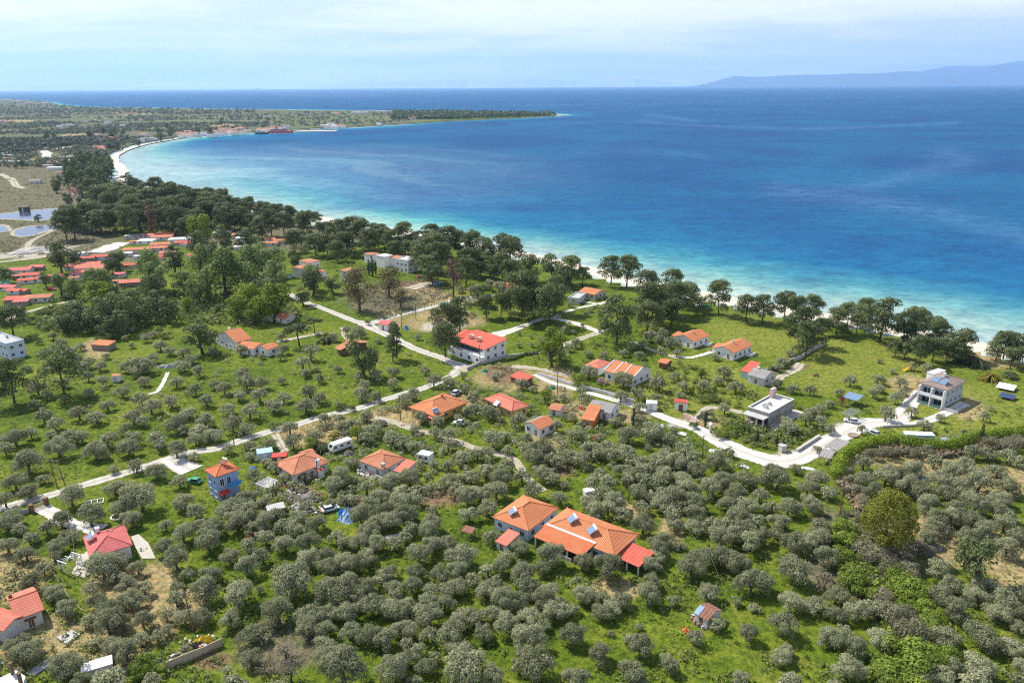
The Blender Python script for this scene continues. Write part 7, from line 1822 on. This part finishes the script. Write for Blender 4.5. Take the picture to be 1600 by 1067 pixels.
# sports frame laid out as white bars, fountain ring, gate
p = G(148, 785, 0); fr_ = empty('planting_frame', (p.x, p.y, 0.03), R(25)); tag(fr_, 'white ladder-like frame of bars lying on the garden grass', 'frame')
for i in range(4):
    q_ = MB(); q_.box(-2 + i * 1.33 - 0.08, -2 + i * 1.33 + 0.08, -1.2, 1.2, 0, 0.3); q_.build('bar', M['frame'], fr_)
for y in (-1.2, 1.2):
    q_ = MB(); q_.box(-2.08, 2.08, y - 0.08, y + 0.08, 0.0, 0.28); q_.build('rail', M['frame'], fr_)
p = G(184, 808, 0); mb_ = MB()
for i in range(24):
    a0, a1 = 2 * math.pi * i / 24, 2 * math.pi * (i + 1) / 24
    if 4 < i < 8: continue
    mb_.tube((1.5 * math.cos(a0), 1.5 * math.sin(a0), 0.2), (1.5 * math.cos(a1), 1.5 * math.sin(a1), 0.2), 0.22, 6)
o_ = mb_.build('stone_ring', M['white']); o_.location = (p.x, p.y, 0); tag(o_, 'white stone ring edging a flower bed in the garden grass', 'flower bed edging')
A_, B_ = G(50, 800, 0), G(73, 789, 0); d = B_ - A_
gt = empty('entrance_gate', A_, math.atan2(d.y, d.x)); tag(gt, 'pale entrance gate between two brown stone piers on the lane', 'gate')
for x in (0, d.length):
    q_ = MB(); q_.box(x - 0.45, x + 0.45, -0.45, 0.45, 0, 2.0); q_.box(x - 0.55, x + 0.55, -0.55, 0.55, 2.0, 2.15); q_.build('pier', M['brownwood'], gt)
q_ = MB()
for i in range(14): q_.box(0.5 + (d.length - 1.0) * i / 13 - 0.04, 0.5 + (d.length - 1.0) * i / 13 + 0.04, -0.03, 0.03, 0.15, 1.5)
q_.box(0.45, d.length - 0.45, -0.04, 0.04, 1.5, 1.58); q_.box(0.45, d.length - 0.45, -0.04, 0.04, 0.1, 0.18); q_.build('gate_leaf', M['palewood'], gt)
wallrun([(28, 806), (38, 803), (46, 801)], 1.3, 0.2, 'concrete', 'low wall running off from the entrance gate')
p = G(1064, 640, 0); gh = empty('gatehouse', (p.x, p.y, 0), R(-20)); tag(gh, 'little white gate portal under a bright red tiled roof', 'gate')
wall_mesh('gx', 4.4, 2.6, 3.0, 0.8, 0.3).build('wall', M['white'], gh); roof_mesh('gx', 4.4, 2.6, 3.0, 0.8)[0].build('roof', M['redroof'], gh, uv=True)
q_ = MB(); q_.box(-0.7, 0.7, -1.04, -0.98, 0, 2.2); q_.build('door', M['brownwood'], gh)
wallrun([(1068, 652), (1080, 657), (1088, 662)], 1.6, 0.3, 'pink', 'short pink wall between the red-roofed portal and the lane')
wallrun([(1088, 655), (1100, 648), (1112, 643)], 1.3, 0.2, 'offwhite', 'white sliding gate at the side road mouth')
p = G(1222, 705, 0); sh_ = empty('stone_shrine', (p.x, p.y, 0), 0.3); tag(sh_, 'small square stone well house beside the white gravel yard', 'well house')
q_ = MB(); q_.box(-0.8, 0.8, -0.8, 0.8, -0.1, 1.9); q_.build('wall', M['rubble'], sh_); q_ = MB(); q_.box(-0.95, 0.95, -0.95, 0.95, 1.9, 2.1); q_.build('roof', M['concrete'], sh_)
p = G(1110, 676, 0); sh_ = empty('roadside_shrine', (p.x, p.y, 0), 0.3); tag(sh_, 'pale pillar shrine at the bend of the white lane', 'shrine')
q_ = MB(); q_.box(-0.35, 0.35, -0.35, 0.35, -0.1, 2.4); q_.build('pillar', M['rubble'], sh_); q_ = MB(); q_.box(-0.5, 0.5, -0.5, 0.5, 2.4, 2.9); q_.prism([(-0.6, 2.9), (0.6, 2.9), (0, 3.4)], -0.6, 0.6); q_.build('shrine_top', M['white'], sh_)
p = G(1333, 681, 0); fp = MB()
for i in range(14):
    a0 = 2 * math.pi * i / 14; fp.tube((1.3 * math.cos(a0), 1.3 * math.sin(a0), -0.1), (1.3 * math.cos(a0), 1.3 * math.sin(a0), 0.45), 0.32, 6)
fp.tube((0, 0, -0.1), (0, 0, 0.35), 1.1, 14); o_ = fp.build('stone_planter', M['greywood']); o_.location = (p.x, p.y, 0); tag(o_, 'round brown stone planter in the middle of the gravel yard', 'planter')
slab([(1448, 587), (1460, 591), (1477, 586), (1465, 580)], -0.1, 0.2, 'paving', 'pale paved terrace behind the grey-brown villa', 'terrace', 'terrace')
slab([(1180, 676), (1200, 684), (1215, 678), (1196, 671)], -0.1, 0.3, 'stone', 'dark stone bed beside the villa garden path', 'stone_bed', 'stone bed')
for i, (x, y, w) in enumerate([(1030, 664, 3.2), (1066, 677, 3.0), (1116, 704, 3.4), (1164, 728, 2.6), (1262, 731, 4.0)]):
    crumple('rock_heap', x, y, w, 1.8, 0.5, 'white', 'white spoil heap along the gravel lane, %s going toward the carports' % ['first', 'second', 'third', 'fourth', 'last'][i], 'spoil heap', 60 + i, -25)

# sandy jetty and the two ferries at the far beach
P0, P1 = G(462, 205.5, 0), G(526, 204.8, 0)
q_ = MB(); d = (P1 - P0); q_.box(0, d.length, -14, 14, -4, 0.6); o_ = q_.build('jetty', sand); o_.location = P0; o_.rotation_euler = (0, 0, math.atan2(d.y, d.x)); tag(o_, 'low sandy jetty reaching out from the far beach beside the red ferry', 'jetty')
def ferry(x0, x1, y, hull, low, top, label):
    A_, B_ = G(x0, y, SEA_Z), G(x1, y - 0.3, SEA_Z); d = B_ - A_; L = d.length; k = L / 100.0
    root = empty('ferry', (A_ + d / 2), math.atan2(d.y, d.x)); tag(root, label, 'ferry', 'ferries moored at the far beach')
    W = 17 * k
    hb = MB(); o_l = [(-50 * k, -W / 2), (30 * k, -W / 2), (50 * k, 0), (30 * k, W / 2), (-50 * k, W / 2)]
    hb.plate([(x * 0.97, y_ * 0.9) for x, y_ in o_l], -2, 3.0 * k); hb.build('waterline', M[low], root)
    hb = MB(); hb.plate(o_l, 3.02 * k, 10 * k); hb.build('hull', M[hull], root)
    for i, (a_, b_, z0, z1, mm) in enumerate([(-46, 30, 10.02, 13.5, 'white'), (-40, 26, 13.52, 17, top), (-20, 22, 17.02, 20, 'white'), (8, 22, 20.02, 23, 'white')]):
        dk = MB(); dk.box(a_ * k, b_ * k, -W * (0.46 - 0.04 * i), W * (0.46 - 0.04 * i), z0 * k, z1 * k); c_ = dk.build('deck', M[mm], root)
        wb = MB(); wb.box((a_ + 2) * k, (b_ - 2) * k, -W * (0.46 - 0.04 * i) - 0.15, -W * (0.46 - 0.04 * i) + 0.1, (z0 + 1.2) * k, (z1 - 0.8) * k); wb.build('window', M['glass'], c_)
    fn = MB(); fn.prism([(-22 * k, 17 * k), (-12 * k, 17 * k), (-13 * k, 26 * k), (-21 * k, 26 * k)], -3.5 * k, 3.5 * k); fn.build('funnel', M[hull], root)
    ms = MB(); ms.tube((14 * k, 0, 23 * k), (14 * k, 0, 32 * k), 0.5 * k, 6); ms.build('mast', M['metal'], root)
ferry(420, 459, 209.2, 'redpaint', 'white', 'redpaint', 'red and white ferry moored bow-out beside the sandy jetty')
ferry(398, 420, 210.2, 'navy', 'navy', 'navy', 'dark blue ferry moored astern of the red one')
A_ = G(530, 141, SEA_Z); sp_ = empty('ship', A_, 0.0); tag(sp_, 'tiny distant cargo ship near the horizon', 'ship')
q_ = MB(); q_.plate([(-60, -9), (45, -9), (62, 0), (45, 9), (-60, 9)], -2, 12); q_.build('hull', M['navy'], sp_); q_ = MB(); q_.box(-52, -30, -8, 8, 12.01, 32); q_.build('deckhouse', M['white'], sp_)
for i, (x, y) in enumerate([(1092, 477), (1103, 478)]):
    p = G(x, y, 0.3); q_ = MB(); q_.plate([(-2.2, -0.7), (1.2, -0.8), (2.6, 0), (1.2, 0.8), (-2.2, 0.7)], 0.03, 0.7); o_ = q_.build('rowing_boat', M['brightblue' if i else 'white']); o_.location = (p.x, p.y, 0.03); o_.rotation_euler = (0, 0, 0.4)
    tag(o_, ('blue' if i else 'white') + ' rowing boat pulled up on the sand below the lone shore pine', 'boat')

def debris(poly, count, seed, label, smin=0.2, smax=1.0):
    r = np.random.default_rng(seed); P = np.array(poly, float); lo, hi = P.min(0), P.max(0); mb_ = MB(); k_ = 0
    while k_ < count:
        x, y = r.uniform(lo[0], hi[0]), r.uniform(lo[1], hi[1])
        if not inside(P, np.array([x]), np.array([y]))[0]: continue
        g = G(x, y, 0); a_ = r.uniform(0, 3.14); ca, sa = math.cos(a_), math.sin(a_)
        w_, d_, h_ = r.uniform(smin, smax), r.uniform(smin, smax) * 0.6, r.uniform(0.1, 0.7)
        o_ = [(g.x + ca * i - sa * j, g.y + sa * i + ca * j) for i, j in ((-w_ / 2, -d_ / 2), (w_ / 2, -d_ / 2 * 0.8), (w_ / 2 * 0.9, d_ / 2), (-w_ / 2, d_ / 2))]
        mb_.plate(o_, 0.0, h_, int(r.choice(7, p=[0.28, 0.2, 0.16, 0.12, 0.1, 0.07, 0.07]))); k_ += 1
    o = mb_.build('debris', [M['rubble'], M['junk'], M['white'], M['greywood'], M['terracotta'], M['bluetarp'], M['brownwood']])
    return tag(o, label, kind='stuff')
debris([(438, 752), (470, 752), (500, 778), (505, 800), (480, 806), (450, 782)], 190, 1, 'scattered scrap and rubble in the olive yard')
debris([(552, 722), (570, 728), (600, 748), (596, 756), (560, 742)], 60, 2, 'stones and boards before the patched white house')
debris([(1080, 958), (1098, 968), (1112, 978), (1100, 984), (1078, 972)], 40, 3, 'clutter spilled in front of the field shed', 0.15, 0.6)
debris([(560, 690), (640, 660), (700, 690), (640, 706), (580, 708)], 50, 4, 'loose stones in the dry garden past the caravan', 0.2, 0.8)
debris([(285, 1000), (330, 990), (345, 1006), (290, 1026), (240, 1040)], 40, 6, 'odds and ends along the board fence', 0.2, 0.8)

# ------------------------------------------------------------------ garden shrubs and rough growth round the houses
HA = np.array(HOUSES)
_old_off = off_road
def off_road(X, Y, d):
    k_ = _old_off(X, Y, d)
    return k_ & ((np.stack([X, Y], 1)[:, None] - HA[None, :, :2]) ** 2).sum(-1).__gt__((HA[:, 2] + 1.5) ** 2).all(1)
scatter('garden_shrubs', [(380, 690), (720, 590), (800, 570), (900, 590), (1060, 680), (1180, 730), (1000, 760), (800, 740), (640, 790), (400, 800)], 520, (1.2, 3.4), M['olive'], 'grey-green shrubs in the gardens of the houses', 60, 0.22, 31, 0.8, clear=2.2)
scatter('garden_shrubs', [(800, 560), (900, 530), (1000, 500), (1060, 560), (1180, 620), (1300, 640), (1240, 690), (1100, 660), (900, 600)], 300, (1.0, 2.8), M['weed'], 'green shrubs in the gardens by the lane', 50, 0.24, 32, 0.8, clear=2.0)
scatter('garden_shrubs', [(430, 500), (560, 510), (700, 560), (560, 620), (340, 690), (200, 700), (60, 600), (60, 560), (340, 560)], 110, (1.0, 2.6), M['olive'], 'small shrubs and suckers in the meadow', 50, 0.24, 33, 0.8, clear=2.2)
scatter('garden_shrubs', [(1240, 640), (1420, 580), (1600, 640), (1600, 670), (1420, 650), (1300, 680)], 60, (0.8, 1.8), M['weed'], 'small shrubs on the villa lawn', 40, 0.26, 34, 0.8, clear=2.5)
scatter('garden_shrubs', [(1150, 640), (1230, 670), (1290, 670), (1230, 705), (1120, 690)], 160, (1.0, 2.6), M['weed'], 'planted shrubs in front of the stone villa', 50, 0.24, 35, 0.8, clear=1.4)
scatter('brambles', [(1315, 810), (1370, 870), (1420, 900), (1480, 960), (1470, 1067), (1370, 1067), (1390, 960), (1330, 900), (1300, 840)], 420, (1.6, 3.6), M['bramble'], 'low bramble growth filling the thicket', 70, 0.2, 36, 0.6, clear=1.0)
scatter('brambles', [(1300, 800), (1350, 800), (1440, 900), (1450, 1000), (1400, 990), (1340, 890)], 200, (1.4, 3.2), M['brown'], 'dry twiggy growth filling the thicket', 60, 0.2, 37, 0.6, clear=1.0)

# ------------------------------------------------------------------ labels that single out each plant and small house
LAND = [('the blue tower house', 346, 750), ('the pink-red cottage', 175, 845), ('the terracotta corner house', 30, 950), ('the long porch house', 905, 840), ('the rusty field shed', 1107, 958), ('the gold leafy tree', 1388, 820),
        ('the grey carports', 1300, 702), ('the grey-brown villa', 1475, 610), ('the stone villa', 1203, 632), ('the white caravan', 532, 692), ('the ochre-walled house', 687, 636), ('the grey-roofed house', 940, 638), ('the striped-roof house', 975, 580),
        ('the twin bungalows', 1115, 538), ('the white red-roofed villa', 750, 535), ('the dark tree house', 385, 535), ('the crossroads kiosk', 605, 505), ('the white row house', 610, 400), ('the white cube villa', 482, 418), ('the dirt mound', 62, 390),
        ('the large pond', 60, 335), ('the animal pen', 262, 571), ('the pale-blue flat house', 10, 540), ('the beach house', 925, 455), ('the turquoise container', 1435, 684), ('the yellow slide', 1425, 572), ('the red ferry', 440, 205), ('the headland tip', 875, 181),
        ('the patched white house', 605, 722), ('the orange-roofed meadow shed', 165, 536), ('the hedge gap', 1400, 684), ('the yellow tarpaulin', 318, 1000), ('the tarpaulin heap', 546, 803), ('the bramble-side pole', 1312, 800), ('the lower-edge bundle', 1073, 983), ('the burnt brush heap', 1275, 586), ('the bay curve', 180, 260), ('the rubble heap', 1450, 852), ('the lone shore pine', 1125, 470),
        ('the striped tiny shed', 732, 829), ('the leaning poles', 97, 755), ('the half-grey roof', 843, 660), ('the entrance gate', 62, 795), ('the red-roofed portal', 1064, 640), ('the solar table', 1575, 615)]
ORD = 'nearest first second third fourth fifth sixth seventh eighth ninth tenth eleventh twelfth thirteenth fourteenth fifteenth sixteenth seventeenth eighteenth nineteenth twentieth'.split()
def ordw(i):
    if i <= 20: return ORD[i]
    tens = {2: 'twenty', 3: 'thirty', 4: 'forty', 5: 'fifty', 6: 'sixty', 7: 'seventy', 8: 'eighty', 9: 'ninety'}[min(i // 10, 9)]
    return tens + '-' + ORD[i % 10] if i % 10 else tens + '-tenth'
LW = np.array([G(x, y, 0)[:2] for _, x, y in LAND])
LS = np.array([depth((p[0], p[1], 0)) for p in LW])
buckets = {}
for o, desc, px in THINGS:
    P_ = np.array(o.location[:2])
    dd = np.hypot(*(LW - P_).T); i = int(dd.argmin())
    best, bj = -1e9, None
    for j in range(len(LAND)):
        if j == i: continue
        v = LW[j] - LW[i]; ln = np.linalg.norm(v)
        far_ = max(0.0, ln / max(160.0, 0.35 * LS[i]) - 1.0)
        c_ = float(np.dot(v / ln, (P_ - LW[i]) / max(dd[i], 1e-6))) - ln * 1e-4 - far_ * 0.5
        if c_ > best: best, bj = c_, j
    buckets.setdefault((desc, i, bj), []).append((dd[i], o))
for (desc, i, j), lst in buckets.items():
    lst.sort(key=lambda t: t[0])
    for n_, (_, o) in enumerate(lst):
        o['label'] = '%s, %s from %s toward %s' % (desc, ordw(n_ + 1), LAND[i][0], LAND[j][0])
